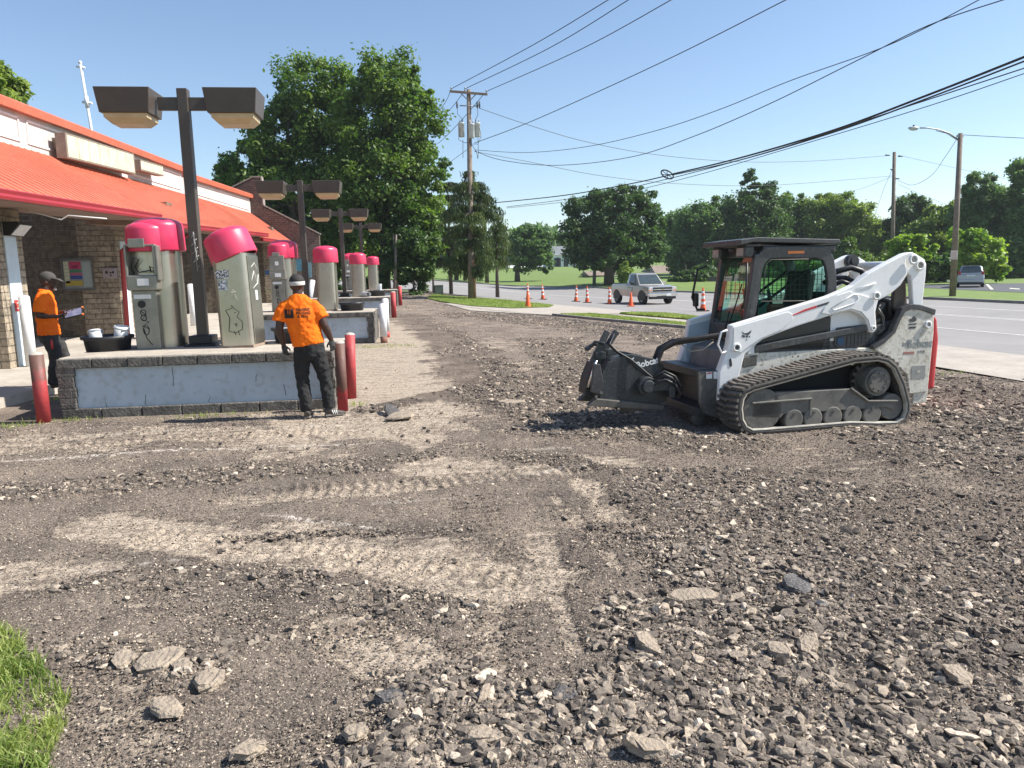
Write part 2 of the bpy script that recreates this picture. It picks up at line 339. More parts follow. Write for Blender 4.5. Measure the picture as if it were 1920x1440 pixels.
# packed dirt shows between the gravel where the wear mask and the grain agree
am = n.new('ShaderNodeMath'); am.operation = 'MULTIPLY_ADD'; mp = n.new('ShaderNodeMapping'); mp.inputs['Scale'].default_value = (.7, 5.5, 1); mp.inputs['Rotation'].default_value = (0, 0, R(-6)); l.new(tc.outputs['Object'], mp.inputs[0])
ns = n.new('ShaderNodeTexNoise'); ns.inputs['Scale'].default_value = 2.0; ns.inputs['Detail'].default_value = 6; ns.inputs['Distortion'].default_value = .6; l.new(mp.outputs[0], ns.inputs['Vector'])
av = n.new('ShaderNodeMath'); av.operation = 'ADD'; l.new(noise(9, 6, .7), av.inputs[0]); l.new(ns.outputs['Fac'], av.inputs[1])
l.new(av.outputs[0], am.inputs[0]); am.inputs[1].default_value = 2.7; am.inputs[2].default_value = -3.22
am2 = n.new('ShaderNodeMath'); am2.operation = 'MULTIPLY_ADD'; l.new(attr('tan'), am2.inputs[0]); am2.inputs[1].default_value = 1.5; l.new(am.outputs[0], am2.inputs[2]); am2.use_clamp = True
am3 = n.new('ShaderNodeMath'); am3.operation = 'MULTIPLY_ADD'; l.new(noise(1.7, 5, .6), am3.inputs[0]); am3.inputs[1].default_value = 1.5; am3.inputs[2].default_value = -.5; am3.use_clamp = True
am4 = n.new('ShaderNodeMath'); am4.operation = 'MAXIMUM'; l.new(am2.outputs[0], am4.inputs[0])
am5 = n.new('ShaderNodeMath'); am5.operation = 'MULTIPLY'; l.new(am3.outputs[0], am5.inputs[0]); am5.inputs[1].default_value = .5; l.new(am5.outputs[0], am4.inputs[1])
c = mix(am4.outputs[0], dark, tan1)
lm = n.new('ShaderNodeMath'); lm.operation = 'MULTIPLY'; l.new(attr('line'), lm.inputs[0]); l.new(ramp(noise(14, 4), [(.38, (0, 0, 0)), (.55, (.9, .9, .9))]), lm.inputs[1])
c = mix(lm.outputs[0], c, (.62, .56, .48))
l.new(c, b.inputs['Base Color'])
wv = n.new('ShaderNodeTexWave'); wv.inputs['Scale'].default_value = 9; wv.inputs['Distortion'].default_value = 5; wv.inputs['Detail'].default_value = 3; wv.inputs['Detail Scale'].default_value = 1.5; wv.bands_direction = 'Y'; l.new(tc.outputs['Object'], wv.inputs['Vector'])
wm = n.new('ShaderNodeMath'); wm.operation = 'MULTIPLY'; l.new(wv.outputs['Fac'], wm.inputs[0]); l.new(attr('tan'), wm.inputs[1])
wa = n.new('ShaderNodeMath'); wa.operation = 'MULTIPLY_ADD'; l.new(wm.outputs[0], wa.inputs[0]); wa.inputs[1].default_value = .8; l.new(noise(75, 5, .7), wa.inputs[2])
bp = n.new('ShaderNodeBump'); bp.inputs['Strength'].default_value = 1.0; bp.inputs['Distance'].default_value = .016
l.new(wa.outputs[0], bp.inputs['Height']); l.new(bp.outputs[0], b.inputs['Normal'])
ground = make_ground()
# ---- rocks
def ico():
    t = (1+5**.5)/2
    v = np.array([(-1, t, 0), (1, t, 0), (-1, -t, 0), (1, -t, 0), (0, -1, t), (0, 1, t), (0, -1, -t), (0, 1, -t), (t, 0, -1), (t, 0, 1), (-t, 0, -1), (-t, 0, 1)], float)/math.sqrt(1+t*t)
    f = np.array([(0, 11, 5), (0, 5, 1), (0, 1, 7), (0, 7, 10), (0, 10, 11), (1, 5, 9), (5, 11, 4), (11, 10, 2), (10, 7, 6), (7, 1, 8), (3, 9, 4), (3, 4, 2), (3, 2, 6), (3, 6, 8), (3, 8, 9), (4, 9, 5), (2, 4, 11), (6, 2, 10), (8, 6, 7), (9, 8, 1)])
    return v, f
mr_ = bpy.data.materials.new('asphalt_rubble'); mr_.use_nodes = True; n = mr_.node_tree.nodes; l = mr_.node_tree.links
b = n['Principled BSDF']; b.inputs['Roughness'].default_value = .92; b.inputs['Specular IOR Level'].default_value = .25
tc = n.new('ShaderNodeTexCoord')
base = ramp(attr('tone'), [(0, (.045, .04, .037)), (.35, (.125, .108, .095)), (.65, (.23, .197, .165)), (.88, (.40, .34, .27)), (1, (.58, .50, .41))])
g2 = ramp(noise(70, 5, .7), [(.35, (.45, .45, .45)), (.65, (1.6, 1.52, 1.42))])
ge = n.new('ShaderNodeNewGeometry'); sx_ = n.new('ShaderNodeSeparateXYZ'); l.new(ge.outputs['Normal'], sx_.inputs[0])
du = n.new('ShaderNodeMath'); du.operation = 'MULTIPLY_ADD'; l.new(sx_.outputs[2], du.inputs[0]); du.inputs[1].default_value = 1.3; du.inputs[2].default_value = -.95; du.use_clamp = True
d2 = n.new('ShaderNodeMath'); d2.operation = 'MULTIPLY'; l.new(du.outputs[0], d2.inputs[0]); l.new(ramp(noise(16, 5, .6), [(.4, (.1, .1, .1)), (.65, (1, 1, 1))]), d2.inputs[1])
l.new(mix(d2.outputs[0], mix(.85, base, g2, 'MULTIPLY'), (.34, .29, .235)), b.inputs['Base Color'])
bp = n.new('ShaderNodeBump'); bp.inputs['Strength'].default_value = .8; bp.inputs['Distance'].default_value = .01
l.new(noise(60, 5, .7), bp.inputs['Height']); l.new(bp.outputs[0], b.inputs['Normal'])
def octa():
    v = np.array([(1, 0, 0), (-1, 0, 0), (0, 1, 0), (0, -1, 0), (0, 0, 1), (0, 0, -1)], float); f = np.array([(0, 2, 4), (2, 1, 4), (1, 3, 4), (3, 0, 4), (2, 0, 5), (1, 2, 5), (3, 1, 5), (0, 3, 5)]); return v, f
def ico2():
    v, f = ico(); v = [tuple(p) for p in v]; mid = {}; out = []
    def md(a, b_):
        k = (min(a, b_), max(a, b_))
        if k not in mid: p = (np.array(v[a])+np.array(v[b_]))/2; mid[k] = len(v); v.append(tuple(p/np.linalg.norm(p)))
        return mid[k]
    for a, b_, c_ in f:
        x, y, z = md(a, b_), md(b_, c_), md(c_, a); out += [(a, x, z), (b_, y, x), (c_, z, y), (x, y, z)]
    return np.array(v), np.array(out)
def rocks(px, py, sz, flat, tone, name, seed, small=0):
    g = np.random.default_rng(seed); v0, f0 = [ico, octa, ico2][small](); N = len(px); nv = len(v0)
    if small == 2:
        # broken lumps: a sphere cut by random planes, then roughened
        V = np.repeat(v0[None], N, 0)*1.25
        for k in range(12):
            nn = g.normal(0, 1, (N, 1, 3)); nn /= np.linalg.norm(nn, axis=2, keepdims=True); dd = g.uniform(.35, .9, (N, 1)); e_ = np.clip((V*nn).sum(2)-dd, 0, None); V = V-nn*e_[..., None]
        V = V*(1+g.uniform(-.07, .07, (N, nv, 1)))+g.uniform(-.03, .03, (N, nv, 3))
    else: V = v0[None]*(1+g.uniform(-.38, .38, (N, nv, 1)))+g.uniform(-.16, .16, (N, nv, 3))
    sc = np.stack([g.uniform(.7, 1.35, N), g.uniform(.55, 1.1, N), flat], 1)
    V = V*sc[:, None, :]
    a = g.uniform(0, 6.283, N); bt = g.normal(0, .42, N); ca, sa, cb, sb = np.cos(a), np.sin(a), np.cos(bt), np.sin(bt)
    x, y, z = V[..., 0], V[..., 1], V[..., 2]
    y2 = y*cb[:, None]-z*sb[:, None]; z2 = y*sb[:, None]+z*cb[:, None]
    x3 = x*ca[:, None]-y2*sa[:, None]; y3 = x*sa[:, None]+y2*ca[:, None]
    r = rub(px, py); zg = gzv(px, py)+ground_h(px, py, r)
    W = np.stack([px[:, None]+x3*sz[:, None], py[:, None]+y3*sz[:, None], zg[:, None]+z2*sz[:, None]+(sz*flat*.0)[:, None]], -1)
    F = (f0[None]+nv*np.arange(N)[:, None, None]).reshape(-1, 3)
    return npmesh(name, W.reshape(-1, 3), F, mr_, 3, False, tone=np.repeat(tone, nv))
def blocked(x, y):
    isl = (x > -5.05) & (x < -1.05) & (((y > 10.3) & (y < 12.5)) | ((y > 19.2) & (y < 21.5)) | (y > 28.9) & (y < 31.4) | (y > 38.2) & (y < 40.6))
    return isl | ((x < -5.9) & (y > 10.6)) | (x > 12.4)
def scatter(N, rmin, rmax, dens, s0, s1, seed, pw=2.2, cap_r=None):
    g = np.random.default_rng(seed)
    rr = rmin*np.exp(g.uniform(0, math.log(rmax/rmin), N)); th = g.uniform(R(-40), R(42), N)+YAW
    x = rr*np.sin(th); y = rr*np.cos(th); r = rub(x, y)
    lotedge = np.interp(y, [0, 15, 22.7, 30.2, 34, 45, 56], [11.2, 9.6, 8.3, 5.5, 3.0, 1.4, .6])
    flat_pave = ((x < .2+.9*vnoise(y*1.3, x*0, 9)) & (y > 10.3) & (y < 33))
    p = dens+(1-dens)*r*(.35+.65*(fbm(x*1.1, y*1.1, 3, 60) > .42)); p = np.where(flat_pave, p*.05, p)
    tn = strokes_field(x, y, TAN); p = p*np.clip(1-.8*tn*(r < .5), 0.05, 1)
    k = (g.uniform(0, 1, N) < p) & ~blocked(x, y) & (x < lotedge)
    x, y, rr, r = x[k], y[k], rr[k], r[k]
    u = g.uniform(0, 1, len(x))**pw; sz = (s0+(s1-s0)*u)*(.6+.4*r)
    if cap_r: sz = np.maximum(sz, cap_r*rr)
    flat = g.uniform(.28, .8, len(x)); tone = np.clip(g.normal(.50, .28, len(x)), 0, 1)
    return x, y, sz, flat, tone
for i, (N, a, b_, dn, s0, s1, pw, nm, sm) in enumerate([(640000, 1.5, 15, .62, .004, .015, 1.5, 'gravel', 1), (100000, 1.5, 4.6, .03, .007, .046, 4.2, 'rubble', 2), (90000, 4.4, 55, .05, .009, .042, 3.2, 'rubble', 0), (80000, 8, 55, .12, .011, .052, 2.6, 'rubble', 0)]):
    x, y, sz, flat, tone = scatter(N, a, b_, dn, s0, s1, 100+i, pw, .0009 if i == 0 else .0011)
    o = rocks(x, y, sz, flat, tone, nm, 200+i, sm)
    tag(o, ['fine dark asphalt gravel strewn over the milled lot', 'chunks of broken asphalt heaped in the foreground', 'broken asphalt rubble in the middle distance', 'broken asphalt rubble along the milled path and behind the loader'][i], ['gravel', 'rubble', 'rubble', 'rubble'][i], kind='stuff')
# ---- single slabs of torn asphalt
def slab(u, v, wpx, dpx, thick, tilt, az, tone, label, dark_=False):
    c = G(u, v); s1 = (G(u+wpx/2, v)-G(u-wpx/2, v)).length; s2 = max(.05, (G(u, v-dpx/2)-G(u, v+dpx/2)).length)
    k = random.randint(7, 10); pts = []
    for i in range(k):
        an = 2*math.pi*i/k+random.uniform(-.22, .22); q = random.uniform(.8, 1.1); pts.append((math.cos(an)*s1/2*q, math.sin(an)*s2/2*q))
    mb = MB(); lay = []
    for (zz, sc_) in ((0, .93), (thick*.35, 1.03), (thick*.75, 1.0), (thick, .9)):
        lay.append([(p[0]*sc_+random.uniform(-.01, .01), p[1]*sc_+random.uniform(-.01, .01), zz+random.uniform(-.15, .15)*thick) for p in pts])
    vs = [p for q in lay for p in q]; fs = [tuple(range(k))[::-1], tuple(range(3*k, 4*k))]
    for j in range(3):
        for i in range(k): fs.append((j*k+i, j*k+(i+1) % k, (j+1)*k+(i+1) % k, (j+1)*k+i))
    mb.add(vs, fs, False)
    o = mb.build('asphalt_slab', matSlabD if dark_ else matSlab, loc=(c.x, c.y, c.z+.012)); o.rotation_euler = (tilt, random.uniform(-.05, .05), az)
    tag(o, label, 'asphalt slab', 'torn slabs of asphalt lying on the lot'); return o
matSlab = M('slab_tan', (.40, .325, .24), .95, col2=(.24, .195, .15), scale=9, bump=1.0, bscale=45, fine=.6, fcol=(.16, .14, .13))
matSlabD = M('slab_dark', (.12, .112, .11), .95, col2=(.055, .052, .052), scale=10, bump=1.0, bscale=45, fine=.5, fcol=(.3, .27, .24))
for a in [(300, 1248, 88, 40, .035, .05, .1, 0, 'largest tan slab, lying right of the grass tuft at lower left'), (343, 1262, 36, 32, .03, .1, .5, 0, 'small tan slab touching the right side of the largest tan slab'),
          (391, 1285, 52, 28, .035, .12, -.1, 0, 'ribbed pale slab right of the largest tan slab'), (313, 1336, 52, 44, .03, .1, .9, 0, 'pale slab with two ridges below the largest tan slab'),
          (233, 1246, 44, 22, .03, .15, .3, 0, 'thin tilted slab left of the largest tan slab'), (735, 1322, 60, 24, .045, .05, .1, 0, 'dark thick slab with a clean top near bottom centre', True),
          (905, 1396, 74, 34, .04, -.1, -.3, 0, 'long tan slab at bottom edge, left of centre bottom'), (978, 1392, 62, 34, .03, .1, .2, 0, 'rounded tan slab beside the long one at the bottom edge'),
          (1207, 1416, 48, 60, .05, .25, 1.2, 0, 'upright pale slab standing at the bottom edge right of centre'), (1122, 1283, 64, 24, .03, .05, 0, 0, 'flat grey tan slab left of the dark hollow'),
          (1212, 1222, 40, 44, .05, .25, .4, 0, 'tan slab leaning at the left rim of the dark hollow'), (1462, 1232, 50, 26, .04, .1, .1, 0, 'pale slab at the right rim of the dark hollow'),
          (1516, 1220, 40, 30, .04, .2, -.6, 0, 'bright angular slab right of the dark hollow'), (1300, 1128, 110, 22, .04, .15, .05, 0, 'long low tan slab undercut by a black shadow'),
          (1490, 1108, 56, 26, .05, .2, .3, 0, 'grey slab tilted up among rubble right of the pale track', True), (752, 783, 58, 10, .03, .05, 0, 0, 'pale slab on the ground right of the red bollards'),
          (735, 777, 26, 14, .04, .3, .3, 0, 'dark slab edge propped against the pale slab', True), (960, 757, 60, 6, .03, .02, 0, 0, 'thin flat slab on the path before the loader'),
          (1795, 1280, 50, 26, .04, .2, .2, 0, 'pale broken slab at far lower right'), (668, 1382, 52, 26, .03, .05, .2, 0, 'brown flat slab near the bottom, left of the dark one'),
          (465, 1418, 66, 24, .03, .05, .6, 0, 'pale striped slab at the bottom edge, left'), (1060, 1318, 44, 30, .04, .1, .3, 0, 'blocky grey lump left of the upright slab', True)]:
    slab(*a)
# ================================================================ SHEETS
def poly_sheet(name, pts, dz, mat, label=None, cuts=5, kind='structure', thick=0, rough=0):
    bm = bmesh.new(); vs = [bm.verts.new((p[0], p[1], 0)) for p in pts]; bm.faces.new(vs)
    bmesh.ops.triangulate(bm, faces=bm.faces[:])
    for _ in range(cuts):
        es = [e for e in bm.edges if e.calc_length() > 3.0]
        if not es: break
        bmesh.ops.subdivide_edges(bm, edges=es, cuts=1); bmesh.ops.triangulate(bm, faces=bm.faces[:])
    for v in bm.verts: v.co.z = gz(v.co.x, v.co.y)+dz
    if thick > 0:
        bmesh.ops.recalc_face_normals(bm, faces=bm.faces[:])
        r_ = bmesh.ops.extrude_face_region(bm, geom=bm.faces[:])
        for v in [g_ for g_ in r_['geom'] if isinstance(g_, bmesh.types.BMVert)]: v.co.z -= thick
    bmesh.ops.recalc_face_normals(bm, faces=bm.faces[:])
    me = bpy.data.meshes.new(name); bm.to_mesh(me); bm.free(); me.materials.append(mat)
    if thick == 0 and me.polygons and me.polygons[0].normal.z < 0: me.flip_normals()
    o = bpy.data.objects.new(name, me); link(o); tag(o, label, kind=kind); return o
def strip(name, A, B, dz, mat, step=2.0, kind='structure'):
    """sheet between two polylines (lists of (x,y)), draped on the terrain"""
    def res(P, k):
        P = np.array(P, float); d = np.r_[0, np.cumsum(np.hypot(*np.diff(P, axis=0).T))]; t = np.linspace(0, d[-1], k)
        return np.stack([np.interp(t, d, P[:, 0]), np.interp(t, d, P[:, 1])], 1)
    L = np.hypot(*np.diff(np.array(A, float), axis=0).T).sum(); k = max(2, int(L/step)); a = res(A, k); b_ = res(B, k)
    wd = np.hypot(*(a-b_).T).max(); mcol = max(2, int(wd/2)+1); t = np.linspace(0, 1, mcol)
    P = a[:, None]*(1-t)[None, :, None]+b_[:, None]*t[None, :, None]
    X = P[..., 0].ravel(); Y = P[..., 1].ravel(); Z = gzv(X, Y)+dz
    i = np.arange(k-1)[:, None]*mcol+np.arange(mcol-1)[None, :]; F = np.stack([i, i+1, i+1+mcol, i+mcol], -1).reshape(-1, 4)
    p = [np.array([X[j], Y[j], 0]) for j in F[0][:3]]
    if np.cross(p[1]-p[0], p[2]-p[0])[2] < 0: F = F[:, ::-1]
    o = npmesh(name, np.stack([X, Y, Z], 1), F, mat, 4, False); tag(o, kind=kind); return o
near = [(11.6, -40), (11.5, 15), (11.3, 25), (10.6, 33), (9.2, 38.5), (7.6, 43), (5.6, 48), (3.4, 54), (1.4, 61), (-1, 70), (-6, 78), (-20, 86), (-60, 92)]
far = [(25.7, -40), (25.7, 20), (25.7, 35), (24, 46), (22.7, 60), (21.4, 74), (19.5, 85), (14.8, 94), (8, 98), (0, 100.5), (-20, 102), (-45, 103), (-60, 104)]
def offs(P, d):
    P = np.array(P, float); out = []
    for i in range(len(P)):
        t = P[min(i+1, len(P)-1)]-P[max(i-1, 0)]; t /= np.hypot(*t); out.append((P[i][0]+t[1]*d, P[i][1]-t[0]*d))
    return out
matRoad = M('road_asphalt', (.27, .255, .245), .9, col2=(.22, .21, .20), scale=.35, bump=.3, bscale=50, fine=.35, fcol=(.27, .265, .26))
matConc = M('concrete', (.43, .385, .33), .9, col2=(.32, .285, .245), scale=1.2, bump=.3, bscale=40, fine=.35, fcol=(.25, .22, .19))
matCurb = M('curb_concrete', (.33, .31, .28), .9, col2=(.2, .19, .17), scale=2, bump=.3)
matWhite = M('road_paint', (.7, .7, .68), .8, col2=(.45, .44, .43), scale=8)
matYel = M('lot_paint', (.7, .68, .55), .8, col2=(.5, .48, .4), scale=8)
matLawn = M('lawn', (.17, .235, .05), .95, col2=(.10, .165, .03), scale=1.1, bump=.9, bscale=16, fine=.5, fcol=(.15, .19, .06))
matTar = M('dark_parking_asphalt', (.095, .1, .11), .9, col2=(.07, .074, .08), scale=.6, bump=.2)
strip('road', near, far, .012, matRoad)
strip('road_marking', [(15.2, -40), (15.2, 22), (14.9, 28), (13.9, 36), (13.2, 38.5)], [(15.32, -40), (15.32, 22), (15.02, 28), (14.02, 36), (13.32, 38.5)], .018, matWhite)
strip('road_marking', [(19.2, -40), (19.2, 26), (18.6, 40), (17.3, 52)], [(19.31, -40), (19.31, 26), (18.71, 40), (17.41, 52)], .018, matWhite)
strip('road_marking', [(19.5, -40), (19.5, 26), (18.9, 40), (17.6, 52)], [(19.61, -40), (19.61, 26), (19.01, 40), (17.71, 52)], .018, matWhite)
strip('road_marking', [(15.9, 58), (14.7, 66), (11.6, 77), (6, 84), (-8, 89)], [(16.1, 58), (14.9, 66), (11.8, 77.3), (6.1, 84.4), (-8, 89.4)], .018, matWhite)
strip('road_marking', [(22.6, -40), (22.6, 30), (21.3, 44), (20.4, 54)], [(22.72, -40), (22.72, 30), (21.42, 44), (20.52, 54)], .018, matWhite)
# terrain under and beyond everything
def terrain():
    xs = np.unique(np.r_[np.linspace(-400, -40, 12), np.linspace(-40, 60, 60), np.linspace(60, 500, 16)]); ys = np.unique(np.r_[np.linspace(-60, 0, 8), np.linspace(0, 110, 70), np.linspace(110, 300, 20), np.linspace(300, 1500, 10)])
    X, Y = np.meshgrid(xs, ys); X = X.ravel(); Y = Y.ravel(); Z = gzv(X, Y)-.05
    k = len(xs); i = np.arange(len(ys)-1)[:, None]*k+np.arange(k-1)[None, :]; F = np.stack([i, i+1, i+1+k, i+k], -1).reshape(-1, 4)
    o = npmesh('terrain', np.stack([X, Y, Z], 1), F, matTerr, 4, True); tag(o, kind='structure')
matTerr = M('dirt_and_grass', (.13, .16, .05), .95, col2=(.08, .12, .03), scale=.6, bump=.4)
terrain()
fedge = [(x, y) for x, y in far]
strip('lawn', offs(far, .5), [(95, -40), (95, 20), (95, 35), (95, 46), (95, 60), (95, 100), (110, 140), (120, 260), (60, 260), (0, 260), (-40, 260), (-90, 240), (-160, 200)], .02, matLawn, 1.5)
def curb(P, name='curb', h=.13, wd=.16, mat=None):
    mb = MB(); P = [(x, y) for x, y in P]; Q = []
    for (a, b_) in zip(P[:-1], P[1:]):
        k = max(1, int(math.hypot(b_[0]-a[0], b_[1]-a[1])/2)); Q += [(a[0]+(b_[0]-a[0])*i/k, a[1]+(b_[1]-a[1])*i/k) for i in range(k)]
    Q.append(P[-1]); A = offs(Q, -wd/2); B = offs(Q, wd/2); vs = []
    for a, b_ in zip(A, B):
        za, zb = gz(*a), gz(*b_); vs += [(a[0], a[1], za-.06), (a[0], a[1], za+h), (b_[0], b_[1], zb+h), (b_[0], b_[1], zb-.06)]
    fs = []
    for i in range(len(Q)-1):
        for k in range(3): fs.append((4*i+k, 4*i+k+1, 4*i+4+k+1, 4*i+4+k))
    mb.add(vs, fs); return tag(mb.build(name, mat or matCurb), kind='structure')
curb(offs(far, .25)[:3]); curb(offs(far, .25)[2:])
# pieces between lot and road
def PX(*a): return [(G(u, v).x, G(u, v).y) for (u, v) in a]
poly_sheet('driveway', [(2.2, 33.5), (5.4, 30.3), (6.2, 30.9), (7.9, 31.6), (10.3, 32.4), (9.35, 38), (7.7, 42.6), (4.6, 42.5), (3.4, 41), (1.2, 40.5)], .022, matConc)
poly_sheet('sidewalk', [(8.35, 31.4), (9.5, 28.2), (10.6, 24.6), (11.0, 19.5), (9.7, 19.3), (9.2, 22.7), (8.4, 26.4), (7.2, 30.9)], .02, matConc)
poly_sheet('driveway', [(8.9, 12.2), (10.2, 18.6), (11.6, 18.6), (11.65, -6), (8.6, -6), (9.0, 8)], .03, matConc)
vp = PX((813, 553), (845, 557), (880, 559), (950, 564), (1038, 574), (1030, 577), (960, 579), (885, 575), (830, 567), (800, 560))
gA = poly_sheet('grass_verge', vp, .05, matLawn)
gB = poly_sheet('grass_verge', [(5.55, 30.1), (7.1, 30.6), (8.3, 26.4), (9.1, 22.8), (9.6, 19.3), (8.9, 19.3), (8.35, 22.7)], .05, matLawn)
gC = poly_sheet('grass_verge', [(8.5, 31.4), (9.7, 32), (10.6, 31.6), (11.0, 27), (11.1, 19.5), (10.75, 24.7), (9.6, 28.3)], .05, matLawn)
curb([(5.4, 30.25), (8.25, 22.7), (8.85, 19.2)], h=.09)
curb([(10.05, 32.6), (10.95, 28), (11.25, 24), (11.35, 19.4)], h=.06)
poly_sheet('parking_lot', [(33.2, 33.5), (28.6, 27), (70, 8), (90, 22), (60, 48), (43, 59), (39, 55.5), (36.5, 50.5)], .035, matTar)
poly_sheet('driveway', [(25.9, 31.5), (29.4, 30.2), (32.0, 26.0), (48, 10), (25.9, 10)], .04, matConc)
poly_sheet('parking_line', PX((1848, 534), (1853, 534), (1863, 544), (1857, 544)), .045, matYel)
poly_sheet('parking_line', PX((1893, 541), (1912, 542.6), (1912, 544), (1893, 542.6)), .045, matYel)
# concrete slab by the wash bays
mb = MB(); matSlabC = M('bay_slab_concrete', (.52, .47, .40), .9, col2=(.36, .32, .27), scale=.9, bump=.3, bscale=30, fine=.4, fcol=(.28, .25, .21))
vs = []; fs = []; ys = list(np.linspace(10.9, 60, 26))
ex = lambda y: -5.9 if y < 13 else -5.95
for y in ys:
    for (x, dz) in ((ex(y)+(-.35 if y < 11.5 else 0), -.06), (ex(y)+(-.35 if y < 11.5 else 0), .15), (-14, .15), (-14, -.06)): vs.append((x, y, gz(-8, y)+dz))
for i in range(len(ys)-1):
    for k in range(3): fs.append((4*i+k, 4*i+4+k, 4*i+4+k+1, 4*i+k+1))
fs += [(0, 1, 2, 3)]; mb.add(vs, fs); tag(mb.build('bay_slab', matSlabC), kind='structure')
# intact paving near the islands is part of the ground; add a dark crack or two as geometry
# ---- grass blades
def blades(name, X, Y, Zb, h, wd, mat, label, seed, lean=.5):
    g = np.random.default_rng(seed); N = len(X); a = g.uniform(0, 6.283, N); hh = h*g.uniform(.5, 1.2, N); ln = g.uniform(.1, lean, N)*hh; la = g.uniform(0, 6.283, N)
    dx = np.cos(a)*wd*.5*g.uniform(.7, 1.3, N); dy = np.sin(a)*wd*.5; lx = np.cos(la)*ln; ly = np.sin(la)*ln
    P = np.stack([np.stack([X-dx, Y-dy, Zb], 1), np.stack([X+dx, Y+dy, Zb], 1), np.stack([X+dx*.7+lx*.35, Y+dy*.7+ly*.35, Zb+hh*.6], 1), np.stack([X-dx*.7+lx*.35, Y-dy*.7+ly*.35, Zb+hh*.6], 1),
                  np.stack([X+lx, Y+ly, Zb+hh*.95], 1)], 1)
    tone = np.repeat(np.clip(.5+.6*(fbm(X*3, Y*3, 3, 77)-.5)*2+g.normal(0, .2, N), 0, 1), 5)
    k = 5*np.arange(N)[:, None]; F = np.concatenate([k+np.array([[0, 1, 2]]), k+np.array([[0, 2, 3]]), k+np.array([[3, 2, 4]])], 0)
    o = npmesh(name, P.reshape(-1, 3), F, mat, 3, False, tone=tone); tag(o, label, 'grass', kind='stuff'); return o
matBl = leafmat('grass_blades', (.10, .17, .03), (.38, .42, .14), .35)
def in_poly(x, y, P):
    ins = np.zeros(len(x), bool); k = len(P)
    for i in range(k):
        x1, y1 = P[i]; x2, y2 = P[(i+1) % k]; c_ = ((y1 > y) != (y2 > y)) & (x < (x2-x1)*(y-y1)/(y2-y1+1e-12)+x1); ins ^= c_
    return ins
g = np.random.default_rng(5)
fg = PX((-260, 1150), (0, 1178), (60, 1210), (95, 1260), (128, 1310), (140, 1350), (110, 1400), (80, 1480), (60, 1600), (-400, 1700))
x = g.uniform(-3.2, -1.0, 90000); y = g.uniform(1.0, 4.2, 90000); k = in_poly(x+.1*(vnoise(x*9, y*9, 3)-.5), y+.1*(vnoise(x*9, y*9, 8)-.5), fg); x, y = x[k][:42000], y[k][:42000]
kk = (fbm(x*6, y*6, 3, 44)+g.normal(0, .08, len(x))) > .40; x, y = x[kk], y[kk]
blades('grass', x[::2], y[::2], gzv(x[::2], y[::2])+.0, .065, .0095, matBl, 'bright green tufted grass at the lower left corner', 1, 1.3); blades('grass', x[1::2], y[1::2], gzv(x[1::2], y[1::2]), .04, .006, matBl, 'shorter pale grass between the tufts at lower left', 2, 1.6)
for P_, lab, nn, sd_ in ((vp, 'grass round the foot of the utility pole', 14000, 3), ([(5.6, 30.1), (7.1, 30.6), (8.3, 26.4), (9.1, 22.8), (9.6, 19.3), (8.95, 19.3), (8.4, 22.7)], 'narrow grass strip along the lot kerb', 22000, 4),
                         ([(8.5, 31.4), (9.7, 32), (10.6, 31.6), (11.0, 27), (11.1, 19.5), (10.75, 24.7), (9.6, 28.3)], 'grass strip between sidewalk and road', 20000, 5)):
    xs_ = [p[0] for p in P_]; ys_ = [p[1] for p in P_]; x = g.uniform(min(xs_), max(xs_), nn*4); y = g.uniform(min(ys_), max(ys_), nn*4); k = in_poly(x, y, P_); x, y = x[k][:nn], y[k][:nn]
    blades('grass', x, y, gzv(x, y)+.03, .10, .025, matBl, lab, sd_, .6)
wx, wy = [], []
for (u, v, sp, nn) in ((130, 786, .25, 200), (170, 783, .3, 200), (390, 780, .3, 160), (20, 800, .2, 120), (50, 752, .3, 400), (720, 650, .5, 300), (1790, 700, .3, 60), (655, 760, .12, 80)):
    p = G(u, v); wx += list(g.normal(p.x, sp, nn)); wy += list(g.normal(p.y, sp*.4, nn))
wx = np.array(wx); wy = np.array(wy); k = ~blocked(wx, wy)
blades('weeds', wx[k], wy[k], gzv(wx[k], wy[k]), .06, .008, matBl, 'sparse weeds growing through the old paving', 9, .8)
# ================================================================ WASH BUILDING
def atX(u, v, X):
    d = ray(u, v); p = np.array([0, 0, CH])+d*X/d[0]; return Vector([float(a) for a in p])
blockM = brickmat('grey_brown_block', (.19, .155, .115), (.14, .115, .085), (.26, .22, .17), .40, .145, .9, .010)
blockL = brickmat('pale_split_block', (.40, .34, .255), (.30, .255, .195), (.2, .17, .135), .40, .145, 1.0, .012)
brickR = brickmat('brown_brick', (.15, .115, .095), (.11, .085, .07), (.2, .17, .15), .30, .11, .6, .009)
roofM = M('coral_metal_roof', (.53, .145, .080), .5, col2=(.43, .11, .06), scale=.8, contrast=.6, fine=.25, fcol=(.62, .22, .14))
gutM = M('crimson_gutter', (.34, .03, .036), .38, col2=(.30, .022, .032), scale=2)
sofM = M('soffit', (.30, .20, .16), .8, col2=(.2, .13, .1), scale=3)
bandM = M('white_stucco', (.62, .60, .57), .85, col2=(.42, .40, .38), scale=1.6, contrast=.5, bump=.3, bscale=30, fine=.35, fcol=(.4, .38, .36))
trimM = M('white_trim', (.80, .79, .77), .6, col2=(.66, .65, .63), scale=3)
blueW = M('pale_blue_paint', (.60, .70, .76), .6, col2=(.50, .60, .67), scale=3)
whiteP = M('white_paint', (.78, .79, .80), .5, col2=(.62, .63, .64), scale=5, fine=.3, fcol=(.4, .38, .35))
darkIn = M('dark_interior', (.05, .045, .04), .9)
